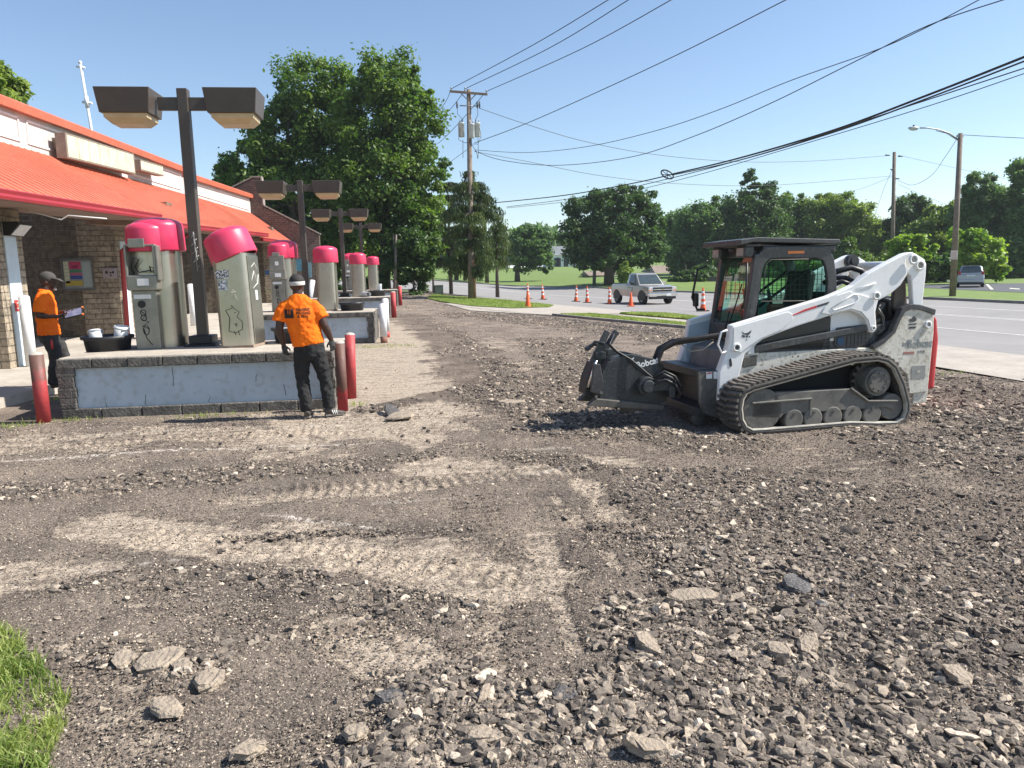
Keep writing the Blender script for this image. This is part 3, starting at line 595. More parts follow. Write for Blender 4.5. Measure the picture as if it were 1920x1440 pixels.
B = empty('wash_building', (-7.9, 15, gz(-7.9, 15)), 0, 'long low building with open wash bays, coral metal roof and white parapet band', 'building')
BO = B.location.copy()
def bb(mb): # geometry was written in world coordinates; move it to the building's frame
    mb.v = [(p[0]-BO.x, p[1]-BO.y, p[2]-BO.z) for p in mb.v]; return mb
DV = [8.0, 15.15, 22.3, 25.2, 33.3, 42.2]
for i, y in enumerate(DV):
    zb = gz(-8, y)+.1; xf = -7.9 if i != 2 else -8.5
    mb = MB(); mb.b2(-14.5, xf, y, y+.5, zb, 4.1+.018*(y-15)); bb(mb).build('dividing_wall', blockM, B)
    mb = MB(); mb.b2(xf-.95 if i == 2 else xf-.55, xf+.05, y-.04, y+.92, zb, 3.55+.018*(y-15)); p = bb(mb).build('pier', blockL, B)
    mb = MB(); mb.b2(xf+.052, xf+.075, y+.24, y+.66, zb, 2.95); bb(mb).build('painted_strip', blueW, B)
mb = MB(); mb.b2(-14.9, -14.6, 8, 44, .1, 5.4); bb(mb).build('back_wall', blockM, B)
mb = MB()  # infill storefront in the last bay, recessed
mb.b2(-9.2, -9.0, 33.8, 42.1, .3, 4.1); bb(mb).build('recessed_wall', blockM, B)
def slopez(y): return 4.98+.0185*(y-19)
def roofsec(y0, y1, xe, z0, z1, nm='roof'):
    def ze(y): return z0+(z1-z0)*(y-y0)/(y1-y0)
    mb = MB(); vs = []
    for y in (y0, y1): vs += [(xe, y, ze(y)+.12), (xe, y, ze(y)+.17), (-9.3, y, slopez(y)+.02), (-9.3, y, slopez(y)-.1)]
    mb.add(vs, [(0, 1, 2, 3), (4, 7, 6, 5), (1, 5, 6, 2), (0, 3, 7, 4), (0, 4, 5, 1)])
    n = int((y1-y0)/.30)
    for k in range(n+1):   # standing seams
        y = y0+.02+k*(y1-y0-.04)/n; a = Vector((xe-.005, y, ze(y)+.17)); c = Vector((-9.3, y, slopez(y)+.02))
        nn = Vector((0.52, 0, .85)); q = .012
        vv = [a+Vector((0, -q, 0)), a+Vector((0, q, 0)), a+Vector((0, q*.5, 0))+nn*.016, a+Vector((0, -q*.5, 0))+nn*.016]
        vw = [c+Vector((0, -q, 0)), c+Vector((0, q, 0)), c+Vector((0, q*.5, 0))+nn*.016, c+Vector((0, -q*.5, 0))+nn*.016]
        mb.add(vv+vw, [(0, 1, 2, 3), (0, 4, 5, 1), (1, 5, 6, 2), (2, 6, 7, 3), (3, 7, 4, 0)])
    o = bb(mb).build(nm, roofM, B)
    mb = MB(); prof = [(0, 0), (.06, -.02), (.125, -.015), (.14, .03), (.125, .075), (.145, .13), (.13, .15), (0, .15)]
    vs = []
    for y in (y0-.01, y1+.01): vs += [(xe+p[0]-.02, y, ze(y)+p[1]-.0) for p in prof]
    k = len(prof); mb.add(vs, [tuple(range(k)), tuple(range(k, 2*k))[::-1]]+[(i, k+i, k+(i+1) % k, (i+1) % k) for i in range(k)])
    bb(mb).build('gutter', gutM, B)
    mb = MB(); vs = []
    for y in (y0, y1): vs += [(xe-.03, y, ze(y)-.015), (xe-.03, y, ze(y)+.115), (-8.35, y, ze(y)+.3), (-8.35, y, ze(y)+.04)]
    mb.add(vs, [(0, 1, 2, 3), (4, 7, 6, 5), (0, 4, 5, 1), (1, 5, 6, 2), (0, 3, 7, 4)]); bb(mb).build('soffit', sofM, B)
roofsec(6.0, 20.25, -6.6, 2.98, 3.34); roofsec(20.27, 35.4, -6.9, 3.22, 3.70); roofsec(35.42, 43.9, -7.15, 3.52, 3.68)
mb = MB()
for (y0, y1, t0, t1) in ((4, 32.0, 5.70, 6.30), (32.02, 44.0, 6.12, 6.50)):
    vs = []
    for y, t in ((y0, t0), (y1, t1)): vs += [(-9.32, y, slopez(y)-.2), (-9.32, y, t-.2), (-9.7, y, t-.2), (-9.7, y, slopez(y)-.2)]
    mb.add(vs, [(0, 4, 5, 1), (1, 5, 6, 2), (2, 6, 7, 3), (0, 1, 2, 3), (4, 7, 6, 5)])
bb(mb).build('parapet_band', bandM, B)
mb = MB()
for (y0, y1, t0, t1) in ((4, 32.05, 5.70, 6.30), (32.07, 44.0, 6.12, 6.50)):
    vs = []; prof = [(-9.32, -.22), (-9.14, -.24), (-9.12, -.06), (-9.2, .0), (-9.85, .04), (-9.9, -.22)]; k = len(prof)
    for y, t in ((y0, t0+.02), (y1, t1+.02)): vs += [(p[0], y, t+p[1]) for p in prof]
    mb.add(vs, [tuple(range(k))[::-1], tuple(range(k, 2*k))]+[(i, (i+1) % k, k+(i+1) % k, k+i) for i in range(k)])
bb(mb).build('coping', roofM, B)
mb = MB()   # raised moulding rectangles
for (y0, y1) in ((6, 19.5), (19.9, 31.6), (32.3, 43.5)):
    t = lambda y: (5.70+(y-4)*.6/28 if y < 32 else 6.12+(y-32)*.38/12)-.36
    bz_ = lambda y: slopez(y)+.16
    for (ya, za, yb, zb) in ((y0, t(y0), y1, t(y1)), (y0, bz_(y0), y1, bz_(y1))):
        mb.add([(-9.318, ya, za), (-9.29, ya, za), (-9.29, ya, za+.05), (-9.318, ya, za+.05), (-9.318, yb, zb), (-9.29, yb, zb), (-9.29, yb, zb+.05), (-9.318, yb, zb+.05)], [(0, 1, 2, 3), (1, 5, 6, 2), (2, 6, 7, 3), (0, 4, 5, 1), (4, 7, 6, 5)])
    for ya in (y0, y1): mb.b2(-9.318, -9.291, ya-.03, ya+.03, bz_(ya), t(ya))
bb(mb).build('moulding', trimM, B)
# stepped gable end wall
mb = MB(); pg = [(-14.9, .3), (-5.65, .4), (-5.65, 4.2), (-8.7, 5.85), (-8.72, 7.35), (-9.1, 7.35), (-10.2, 6.8), (-14.9, 4.6)]
mb.prism(pg, 44.02, 44.38, 'y'); bb(mb).build('gable_wall', brickR, B)
mb = MB()
for (a, c) in (((-5.6, 4.23), (-8.72, 5.92)), ((-8.66, 5.86), (-8.66, 7.4)), ((-9.1, 7.40), (-14.9, 4.66)), ((-8.6, 7.41), (-9.12, 7.41))):
    d = Vector((c[0]-a[0], 0, c[1]-a[1])).normalized(); nn = Vector((-d.z, 0, d.x))
    if nn.z < 0 or (abs(nn.z) < .01 and nn.x < 0): nn = -nn
    A = Vector((a[0], 0, a[1])); C = Vector((c[0], 0, c[1])); vs = []
    for y in (43.95, 44.45): vs += [A+Vector((0, y, 0)), C+Vector((0, y, 0)), C+nn*.07+Vector((0, y, 0)), A+nn*.07+Vector((0, y, 0))]
    mb.add(vs, [(0, 1, 2, 3), (4, 7, 6, 5), (0, 4, 5, 1), (3, 2, 6, 7), (0, 3, 7, 4), (1, 5, 6, 2)])
bb(mb).build('gable_coping', M('grey_coping', (.34, .30, .27), .9, scale=4), B)
# downspout
def pipe(pts, r, name, mat, parent=None, n=10):
    mb = MB(); mb.loft(pts, r, n); return (bb(mb) if parent is B else mb).build(name, mat, parent)
pipe([(-6.75, 20.9, 3.25), (-7.0, 21.2, 3.1), (-7.9, 22.0, 2.9), (-8.25, 22.15, 2.65), (-8.32, 22.18, .35)], .065, 'downspout', gutM, B)
pipe([(-7.0, 24.9, 3.3), (-7.75, 24.9, 3.0), (-7.78, 24.95, .4)], .05, 'downspout', gutM, B)
pipe([(-7.2, 33.0, 3.5), (-7.75, 33.1, 3.2), (-7.78, 33.15, .5)], .05, 'downspout', gutM, B)
pipe([atY(55, 395, 15.1), atY(115, 412, 15.1), atY(128, 404, 15.1), atY(200, 410, 15.1)], .012, 'hanging_conduit', trimM, B)
# poster board in the first bay
def wallbox(u0, v0, u1, v1, Y, th, name, mat, parent=B):
    a = atY(u0, v0, Y); c = atY(u1, v1, Y); mb = MB(); mb.b2(a.x, c.x, Y-th, Y, c.z, a.z); o = bb(mb).build(name, mat, parent); return a, c
Yp = 22.24
a = atY(118, 488, Yp-.01); c = atY(178, 541, Yp-.01)
board = MB(); board.b2(a.x, c.x, Yp-.07, Yp-.004, c.z, a.z); f = bb(board).build('notice_board', M('board_face', (.30, .31, .29), .5), B, bevel=.01)
fr = M('board_frame', (.16, .15, .14), .5); mb = MB()
mb.b2(a.x-.04, c.x+.04, Yp-.1, Yp-.075, a.z, a.z+.05); mb.b2(a.x-.04, c.x+.04, Yp-.1, Yp-.075, c.z-.05, c.z); mb.b2(a.x-.04, a.x, Yp-.1, Yp-.075, c.z, a.z); mb.b2(c.x, c.x+.04, Yp-.1, Yp-.075, c.z, a.z); bb(mb).build('board_frame', fr, f).matrix_parent_inverse = f.matrix_world.inverted()
H_ = a.z-c.z; W_ = c.x-a.x
def poster(x0, x1, z0, z1, col, nm='poster'):
    mb = MB(); mb.b2(a.x+W_*x0, a.x+W_*x1, Yp-.078, Yp-.0715, a.z-H_*z1, a.z-H_*z0); o = bb(mb).build(nm, M('poster_%d_%d_%d' % tuple(int(q*100) for q in col), col, .5, col2=tuple(q*.8 for q in col), scale=20), f)
for i in range(6): poster(.03, .2, .06+i*.125, .17+i*.125, (.62, .62, .42), 'price_card')
poster(.22, .62, .06, .17, (.5, .05, .12)); poster(.22, .62, .18, .31, (.55, .06, .16)); poster(.24, .64, .33, .42, (.08, .24, .12)); poster(.24, .64, .44, .53, (.45, .12, .2)); poster(.24, .64, .54, .66, (.05, .08, .3)); poster(.05, .64, .72, .88, (.5, .38, .06)); poster(.67, .97, .08, .95, (.36, .42, .40))
for i in range(3): poster(.3, .55, .2+i*.035, .215+i*.035, (.8, .6, .6), 'poster_line')
mb = MB(); a2 = atY(192, 503, 22.18); c2 = atY(219, 522, 22.18); mb.b2(a2.x, c2.x, 22.16, 22.255, c2.z, a2.z); cb_ = bb(mb).build('coin_panel', M('coin_panel_face', (.42, .40, .40), .4, col2=(.3, .2, .2), scale=30), B, bevel=.01)
for (x, z, r) in ((.3, .6, .05), (.6, .55, .03), (.6, .3, .03), (.78, .6, .04)):
    mb = MB(); px_ = a2.x+(c2.x-a2.x)*x; pz_ = c2.z+(a2.z-c2.z)*z; mb.cyl((px_, 22.15, pz_), (px_, 22.158, pz_), r*.8, n=10); bb(mb).build('coin_button', darkIn, cb_)
for (u0, v0, u1, v1, Y, col, nm) in ((395, 506, 412, 518, 33.2, (.16, .14, .13), 'coin_panel'), (497, 507, 509, 515, 42.1, (.04, .12, .3), 'coin_panel'), (553, 486, 567, 508, 42.0, (.12, .34, .45), 'vending_sign'), (570, 492, 585, 520, 42.0, (.25, .45, .55), 'vending_sign')):
    wallbox(u0, v0, u1, v1, Y, .06, nm, M('p_%s_%d' % (nm, u0), col, .5, col2=tuple(q*.5 for q in col), scale=12))
# red warning plate on the first painted strip
rp_ = MB(); a3 = atX(43, 557, -7.82); c3 = atX(57, 573, -7.82); rp_.b2(-7.822, -7.815, 15.46, 15.74, 1.28, 1.50); o = bb(rp_).build('warning_plate', M('red_plate', (.62, .07, .06), .5), B)
mb = MB(); mb.b2(-7.8145, -7.812, 15.54, 15.66, 1.43, 1.45); mb.b2(-7.8145, -7.812, 15.585, 15.615, 1.37, 1.43); mb.b2(-7.8145, -7.812, 15.51, 15.69, 1.33, 1.345); bb(mb).build('plate_marking', trimM, o)
# flood light on the pier
mb = MB(); pts = [(0, 0), (.30, 0), (.30, -.05), (.12, -.26), (0, -.26)]; q = atX(30, 408, -7.8)
mb.prism([(-7.82+p[0], 2.98+p[1]) for p in pts], 15.35, 15.85, 'y'); o = bb(mb).build('flood_light', M('flood_black', (.02, .02, .02), .5), B, bevel=.01)
mb = MB(); mb.add([(-7.51, 15.38, 2.92), (-7.51, 15.82, 2.92), (-7.69, 15.82, 2.73), (-7.69, 15.38, 2.73)], [(0, 1, 2, 3)]); bb(mb).build('flood_glass', M('flood_face', (.6, .6, .62), .3), o)
# roof sign cabinets: things of their own
crM = M('faded_sign_face', (.66, .66, .46), .6, col2=(.50, .50, .34), scale=3, fine=.3, fcol=(.4, .42, .3)); frM = M('sign_frame', (.25, .20, .16), .6)
def cabinet(y0, y1, z0, z1, label, rise):
    t = empty('sign_cabinet', (-9.0, (y0+y1)/2, z0), 0, label, 'sign', 'blank sign boxes on the parapet')
    L = (y1-y0)/2; mb = MB()
    vs = [(x, s*L, zz+rise*s) for s in (-1, 1) for (x, zz) in ((-.14, 0), (.12, 0), (.12, z1-z0), (-.14, z1-z0))]
    mb.add(vs, [(0, 1, 2, 3), (4, 7, 6, 5), (0, 4, 5, 1), (1, 5, 6, 2), (2, 6, 7, 3), (3, 7, 4, 0)]); mb.build('cabinet', frM, t, bevel=.01)
    mb = MB(); k = 7
    for i in range(k):
        s0 = -1+.03+i*1.94/k; s1 = s0+1.94/k-.012
        mb.add([(.1235, s0*L, .05+rise*s0), (.1235, s1*L, .05+rise*s1), (.1235, s1*L, z1-z0-.05+rise*s1), (.1235, s0*L, z1-z0-.05+rise*s0)], [(0, 1, 2, 3)])
    mb.build('sign_face', crM, t)
    mb = MB(); mb.b2(-.32, -.142, -L*.9, -L*.75, .15, .45); mb.b2(-.32, -.142, L*.75, L*.9, .15, .45); mb.build('bracket', frM, t)
cabinet(20.9, 25.6, 5.08, 5.72, 'long blank yellowed sign box standing off the white parapet', .1)
cabinet(26.1, 28.3, 5.42, 5.78, 'short blank sign box right of the long one on the parapet', .05)
# standpipe on the roof
t = empty('roof_standpipe', (-11.7, 30, 4.8), 0, 'thin white pipe with small cross fittings rising above the roof', 'pipe')
mb = MB(); mb.loft([(0, 0, 0), (-.05, 0, 1.5), (-.27, 0, 4.9)], .05, 8); mb.build('pole', whiteP, t)
mb = MB(); mb.loft([(-.33, 0, 3.55), (.0, 0, 3.5)], .045, 8); mb.cyl((-.17, 0, 3.35), (-.19, 0, 3.75), .075, n=8); mb.build('fitting', whiteP, t)
mb = MB(); mb.loft([(-.42, 0, 4.78), (-.12, 0, 4.74)], .035, 8); mb.ball((-.27, 0, 4.92), .07, 8, 6); mb.build('fitting', whiteP, t)
# ================================================================ VACUUM ISLANDS
capB = brickmat('dark_cap_block', (.155, .145, .13), (.10, .095, .088), (.22, .21, .19), .55, .2, 1.0, .008)
capT = M('island_top', (.50, .44, .36), .9, col2=(.34, .30, .25), scale=3, fine=.4, fcol=(.2, .18, .15), bump=.3)
paintW = M('chalky_blue_white_wall', (.55, .63, .70), .75, col2=(.40, .46, .50), scale=1.3, contrast=.6, bump=.3, bscale=12, fine=.35, fcol=(.32, .32, .28))
crackM = M('crack', (.03, .028, .025), 1.0)
IX0, IX1, ID = -4.83, -1.24, 2.0
ISL = [(10.38, 'nearest'), (19.42, 'second'), (29.1, 'third'), (38.5, 'fourth')]
def island(y0, first=True):
    t = empty('vacuum_island', ((IX0+IX1)/2, y0, gz(-1.2, y0)-.0))
    hw = (IX1-IX0)/2
    mb = MB(); mb.b2(-hw+.05, hw-.05, .045, ID-.045, -.05, .70); mb.build('painted_wall', paintW, t, bevel=.01)
    mb = MB()
    k = 7
    for i in range(k):
        xa = -hw+i*2*hw/k; q = random.uniform(-.006, .006); mb.box((xa+hw/k, .1+q, .05), (2*hw/k-.012, .24, .155))
    mb.b2(hw-.2, hw+.0, .24, ID, -.04, .125); mb.b2(-hw, -hw+.2, .24, ID, -.04, .125); mb.build('base_course', capB, t, bevel=.012)
    mb = MB(); k = 8
    for i in range(k):
        xa = -hw+i*2*hw/k; mb.box((xa+hw/k, .13+random.uniform(-.006, .006), .735), (2*hw/k-.008, .3, .13))
    mb.b2(hw-.28, hw+.02, .29, ID+.02, .67, .798); mb.b2(-hw-.02, -hw+.28, .29, ID+.02, .67, .798); mb.b2(-hw+.29, hw-.29, ID-.26, ID+.02, .67, .798)
    mb.build('cap_course', capB, t, bevel=.014)
    mb = MB(); mb.b2(-hw+.02, hw-.02, .03, ID-.02, .69, .812); mb.build('top_slab', capT, t, bevel=.012)
    for (cx_, cy_, sx_, sy_, al) in ((-hw+.1, .07, .2, .16, .03), (hw-.08, .07, .15, .16, .04), (hw-.05, .15+ID*.45, .12, ID*.86, 0)):
        mb = MB()
        for i in range(4): mb.box((cx_, cy_, .205+i*.143), (sx_+al*(i % 2), sy_, .144-.004*(i % 2)))
        mb.build('corner_block', capB, t, bevel=.008)
    mb = MB()
    for (x, z0, L_) in ((-.35, .64, .26), (-.72, .28, .14), (.75, .5, .1), (-1.25, .2, .07), (.12, .22, .08), (1.1, .35, .16)):
        p = Vector((x, .0425, z0)); 
        for j in range(4):
            q2 = p+Vector((random.uniform(-.015, .012), 0, -L_/4)); mb.add([p+Vector((-.004, 0, 0)), p+Vector((.004, 0, 0)), q2+Vector((.003, 0, 0)), q2+Vector((-.003, 0, 0))], [(0, 3, 2, 1)]); p = q2
    mb.build('crack', crackM, t)
    return t
for i, (y, nm) in enumerate(ISL):
    t = island(y); lab = ['block walled island with pale blue painted side, nearest the camera behind the worker', 'second painted block island, its end beside the white bollards', 'third painted block island, carrying the lying white pipe', 'farthest painted block island before the trees'][i]
    tag(t, lab, 'island', 'vacuum islands in a row')
# ---- kiosks
steel = M('brushed_steel', (.58, .54, .46), .3, .9, col2=(.44, .405, .34), scale=1.1, contrast=.7, bump=.06, bscale=7, fine=.08, fcol=(.25, .22, .18))
steelD = M('coin_box_metal', (.33, .32, .28), .42, .6, col2=(.24, .23, .2), scale=5)
pink = M('pink_fibreglass_hood', (.66, .052, .12), .38, col2=(.66, .035, .11), scale=2.5, coat=.2, fine=.15, fcol=(.5, .04, .1))
blackP = M('black_plastic', (.018, .018, .02), .45); whiteS = M('sticker_white', (.8, .8, .78), .5, col2=(.7, .7, .7))
penM = M('marker_ink', (.02, .02, .02), .6); brushW = M('pale_scratch', (.66, .66, .64), .6)
def stadium(mb, hx, hy, z0, z1, cx=0, cy=0, n=32, e=2.6, top=True, k2=1.0):
    def ring(z, s): return [(cx+hx*s*math.copysign(abs(math.cos(a))**(2/e), math.cos(a)), cy+hy*s*math.copysign(abs(math.sin(a))**(2/e), math.sin(a)), z) for a in [2*math.pi*i/n for i in range(n)]]
    vs = ring(z0, 1)+ring(z1, k2); mb.add(vs, [(i, (i+1) % n, n+(i+1) % n, n+i) for i in range(n)], True); mb.add(ring(z1, k2), [tuple(range(n))], False)
def dome(mb, r, z0, h, c=(0, 0), sy=1.0, n=36):
    mb.lathe([(r*.94, z0+.02), (r*.985, z0), (r*1.01, z0+.02), (r*.975, z0+h*.72), (r*.95, z0+h*.8), (r*.84, z0+h*.875), (r*.6, z0+h*.945), (r*.3, z0+h*.985), (.001, z0+h)], (c[0], c[1], 0), n, 1, sy)
def squiggle(name, strokes, r, mat, parent):
    mb = MB()
    for s in strokes: mb.loft(s, r, 4)
    return mb.build(name, mat, parent)
def kiosk_double(open_=True):
    t = empty('vacuum_kiosk', (0, 0, 0))
    mb = MB(); stadium(mb, .30, .29, 0, 1.5, .14, .12); mb.smooth = True; mb.build('steel_body', steel, t)
    mb = MB(); stadium(mb, .22, .22, 0, 1.5, -.2, .05); mb.build('rear_body', steel, t)
    mb = MB(); dome(mb, .30, 1.42, .44, (-.13, -.02)); mb.build('front_hood', pink, t)
    mb = MB(); dome(mb, .37, 1.43, .50, (.14, .14)); mb.build('rear_hood', pink, t)
    mb = MB(); mb.b2(-.33, .02, -.30, -.02, 0, .86); cp = mb.build('coin_column', steelD, t, bevel=.012)
    mb = MB(); mb.cyl((-.2, -.31, .66), (-.2, -.29, .66), .055); mb.build('coin_hole', blackP, cp)
    mb = MB(); mb.b2(-.3, -.06, -.303, -.3005, .74, .80); mb.build('sticker', whiteS, cp)
    cx = -.13; st = []
    for (x0, z0, x1, z1) in ((-.19, .54, 1, 1), (-.19, .46, 1, 1)):
        st.append([(x0+.04*math.cos(a), -.3035, z0+.04*math.sin(a)) for a in np.linspace(0, 6.28, 12)])
    st.append([(-.22, -.3035, .56), (-.15, -.3035, .50), (-.22, -.3035, .44), (-.12, -.3035, .40), (-.22, -.3035, .34), (-.12, -.3035, .3)])
    st.append([(-.17+.04*math.cos(a), -.3035, .28+.07*math.sin(a)) for a in np.linspace(1.5, 7.5, 14)]); st.append([(-.2, -.3035, .3), (-.17, -.3035, .16), (-.1, -.3035, .06)])
    squiggle('graffiti', st, .006, penM, cp)
    mb = MB(); mb.b2(-.37, .06, -.34, -.02, .86, 1.08); co = mb.build('coin_box', steelD, t, bevel=.02)
    mb = MB(); mb.b2(-.22, -.06, -.343, -.3405, .93, 1.03); mb.build('label_sticker', whiteS, co)
    if open_:
        mb = MB(); mb.b2(-.37, -.34, -.34, -.02, 1.082, 1.52); mb.b2(.02, .06, -.34, -.02, 1.082, 1.52); mb.b2(-.338, .018, -.33, -.02, 1.49, 1.52); mb.b2(-.338, .018, -.06, -.02, 1.082, 1.488); mb.build('open_cabinet', steelD, t, bevel=.008)
        mb = MB(); mb.b2(-.30, -.07, -.36, -.335, 1.47, 1.60); mb.build('raised_lid', steelD, t, bevel=.02)
        mb = MB(); mb.b2(.062, .10, -.36, -.20, 1.0, 1.50); mb.build('cabinet_door', steelD, t, bevel=.012)
        mb = MB(); mb.loft([(-.3, -.2, 1.1), (-.32, -.25, 1.2), (-.26, -.28, 1.34), (-.2, -.25, 1.3), (-.28, -.2, 1.2), (-.2, -.27, 1.12), (-.05, -.25, 1.15)], .009, 6); mb.loft([(-.02, -.2, 1.1), (.0, -.26, 1.18), (-.05, -.28, 1.2), (-.06, -.2, 1.12)], .01, 6); mb.build('loose_cable', blackP, t)
        mb = MB(); mb.b2(-.2, -.05, -.09, -.063, 1.25, 1.42); mb.build('circuit_board', M('circuit_green', (.12, .17, .10), .5), t)
    else:
        mb = MB(); mb.b2(-.35, .04, -.33, -.02, 1.082, 1.50); d_ = mb.build('cabinet_front', steelD, t, bevel=.02)
        mb = MB(); mb.b2(-.2, -.11, -.334, -.331, 1.24, 1.34); mb.build('label_sticker', whiteS, d_)
        mb = MB(); mb.b2(-.27, -.07, -.35, -.3, 1.47, 1.58); mb.build('raised_lid', steelD, t, bevel=.02)
    for o in [q for q in scene.collection.objects if q.parent == t and q.name.split('.')[0] not in ('steel_body', 'rear_hood')]: o.location.x += .17
    return t
def kiosk_single(tilt, decor):
    t = empty('vacuum_kiosk', (0, 0, 0))
    mb = MB(); stadium(mb, .255, .28, 0, 1.36, e=5.5, n=40); b_ = mb.build('steel_body', steel, t)
    mb = MB(); mb.b2(.253, .2615, -.19, .21, .06, 1.32); d_ = mb.build('access_door', steel, t, bevel=.01)
    mb = MB(); mb.b2(-.26, .26, -.285, .285, -.0, .035); mb.build('rusty_foot', M('rust_line', (.22, .12, .07), .9, col2=(.35, .3, .25), scale=8), t)
    mb = MB(); dome(mb, .335, -.12, .46, (0, 0)); h = mb.build('hood', pink, t, loc=(-.03 if decor else 0, 0, 1.40)); h.rotation_euler = (0, tilt, 0)
    if decor:
        mb = MB(); mb.b2(-.19, .0, -.287, -.2835, 1.0, 1.13); mb.build('sticker', M('black_white_sticker', (.75, .75, .75), .5, col2=(.03, .03, .03), scale=42, contrast=.06), b_)
        mb = MB(); mb.b2(-.165, -.035, -.287, -.2835, .84, .98); mb.build('sticker', M('pale_sticker', (.75, .78, .8), .5, col2=(.15, .17, .2), scale=36, contrast=.08), b_)
        y = -.287
        st = [[(.0, y, .58), (-.1, y, .55), (-.05, y, .45), (-.06, y, .36), (-.08, y, .25), (.02, y, .22), (.12, y, .27), (.13, y, .38), (.06, y, .45), (.1, y, .52), (.03, y, .57), (-.01, y, .62)], [(.03, y, .52), (.045, y, .51)], [(.02, y, .35), (.05, y, .36), (.04, y, .31), (.02, y, .35)], [(.0, y, .25), (.02, y, .19)], [(.06, y, .25), (.07, y, .19)]]
        squiggle('graffiti', st, .004, penM, b_)
        st = [[(-.05, y, .8), (-.08, y, .86), (.0, y, .9), (.05, y, .84), (-.02, y, .78)], [(-.1, y, .76), (.08, y, .82)], [(.02, y, .72), (.06, y, .78), (.09, y, .7)]]
        squiggle('scratch', st, .0025, brushW, b_)
        x = .2625; st = [[(x, -.1, 1.15+.0), (x, .05, 1.22), (x, .15, 1.1)], [(x, -.12, .95), (x, .0, 1.1), (x, .1, .9), (x, .16, 1.05)], [(x, -.08, .85), (x, .12, .93)]]
        squiggle('graffiti', st, .006, brushW, d_)
        mb = MB(); mb.b2(.262, .266, -.02, .06, .68, .82); mb.build('latch_plate', whiteS, d_, bevel=.01)
    return t
k1 = kiosk_double(True); k1.location = (-4.02, 11.72, .812); tag(k1, 'steel vacuum kiosk with double pink hood and open coin cabinet on the nearest island', 'vacuum kiosk', 'vacuum kiosks with pink hoods')
k2 = kiosk_single(R(-19), True); k2.location = (-2.66, 11.42, .812); k2.rotation_euler = (0, R(-1.5), R(-9)); tag(k2, 'steel vacuum kiosk with a tipped pink hood and graffiti on the nearest island', 'vacuum kiosk', 'vacuum kiosks with pink hoods')
kd = kiosk_double(False); kd.location = (-3.82, 21.0, .812+gz(-1.2, 19.4)); tag(kd, 'double hooded kiosk with closed cabinet on the second island', 'vacuum kiosk', 'vacuum kiosks with pink hoods')
ks = kiosk_single(0, False); ks.location = (-2.53, 20.75, .812+gz(-1.2, 19.4)); tag(ks, 'upright pink hooded kiosk in front of the second lamp on the second island', 'vacuum kiosk', 'vacuum kiosks with pink hoods')
copy_tree(kd, (-3.85, 30.6, .812+gz(-1.2, 29.1)), 0, 'double hooded kiosk on the third island, mostly hidden behind the kiosk on the second'); copy_tree(ks, (-2.45, 30.3, .812+gz(-1.2, 29.1)), 0, 'upright pink hooded kiosk on the third island')
copy_tree(kd, (-3.75, 40.0, .812+gz(-1.2, 38.5)), 0, 'double hooded kiosk on the farthest island, left of the last lamp post'); copy_tree(ks, (-2.45, 39.7, .812+gz(-1.2, 38.5)), 0, 'upright pink hooded kiosk on the farthest island')
# yellow hose by the second island
mb = MB(); A_ = atY(497, 538, 20.9); C_ = atY(528, 532, 20.9); mid = atY(508, 546, 20.9); mb.loft([A_, atY(501, 545, 20.9), mid, atY(520, 541, 20.9), C_], .022, 8); o = mb.build('hose', M('yellow_hose', (.62, .6, .3), .5)); tag(o, 'pale yellow vacuum hose sagging beside the kiosk on the second island', 'hose')
# ---- lamps
bronze = M('dark_bronze_paint', (.085, .068, .055), .45, col2=(.065, .052, .043), scale=3, fine=.15, fcol=(.14, .12, .1)); lensM = M('amber_lens', (.62, .47, .27), .35, col2=(.5, .37, .2), scale=4)
def lamp():
    t = empty('double_lamp_post', (0, 0, 0))
    mb = MB(); mb.b2(-.075, .075, -.075, .075, .1, 3.74); p = mb.build('pole', bronze, t, bevel=.012)
    mb = MB(); mb.box((0, 0, .02), (.46, .46, .04)); mb.box((0, 0, .10), (.34, .34, .13)); mb.build('base', blackP, t, bevel=.015)
    y = -.077; st = [[(-.03, y, 1.62), (.01, y, 1.68), (.0, y, 1.55), (.04, y, 1.6)], [(-.04, y, 1.5), (.02, y, 1.55), (.0, y, 1.42), (.05, y, 1.48)], [(-.04, y, 1.38), (.03, y, 1.43), (.01, y, 1.3), (.05, y, 1.36)], [(-.03, y, 1.25), (.03, y, 1.32), (.02, y, 1.18), (.05, y, 1.2)], [(.0, y, 1.7), (.02, y, 1.12)]]
    squiggle('graffiti', st, .004, brushW, p)
    mb = MB(); mb.b2(-.36, .34, -.04, .04, 3.44, 3.62); mb.build('cross_arm', bronze, t, bevel=.008)
    for s in (-1, 1):
        cx = -.745 if s < 0 else .72
        mb = MB(); a_, b2_ = .42, .37
        vs = [(cx+x*a, yy*b, z) for (z, a, b) in ((3.70, .375, .31), (3.36, .335, .275)) for (x, yy) in ((-1, -1), (1, -1), (1, 1), (-1, 1))]
        mb.add(vs, [(0, 1, 2, 3), (7, 6, 5, 4), (0, 4, 5, 1), (1, 5, 6, 2), (2, 6, 7, 3), (3, 7, 4, 0)]); h = mb.build('lamp_head', bronze, t, bevel=.01)
        mb = MB(); vs = [(cx+x*a, yy*b, z) for (z, a, b) in ((3.358, .295, .24), (3.30, .29, .235), (3.22, .21, .165)) for (x, yy) in ((-1, -1), (1, -1), (1, 1), (-1, 1))]
        mb.add(vs, [(11, 10, 9, 8)]+[(i, 4+i, 4+(i+1) % 4, (i+1) % 4) for i in range(4)]+[(4+i, 8+i, 8+(i+1) % 4, 4+(i+1) % 4) for i in range(4)]); mb.build('lens', lensM, h)
    return t
lp = lamp(); lp.location = (-3.32, 11.75, .812); tag(lp, 'tall bronze twin headed lamp post on the nearest island', 'lamp post', 'twin headed lamp posts on the islands')
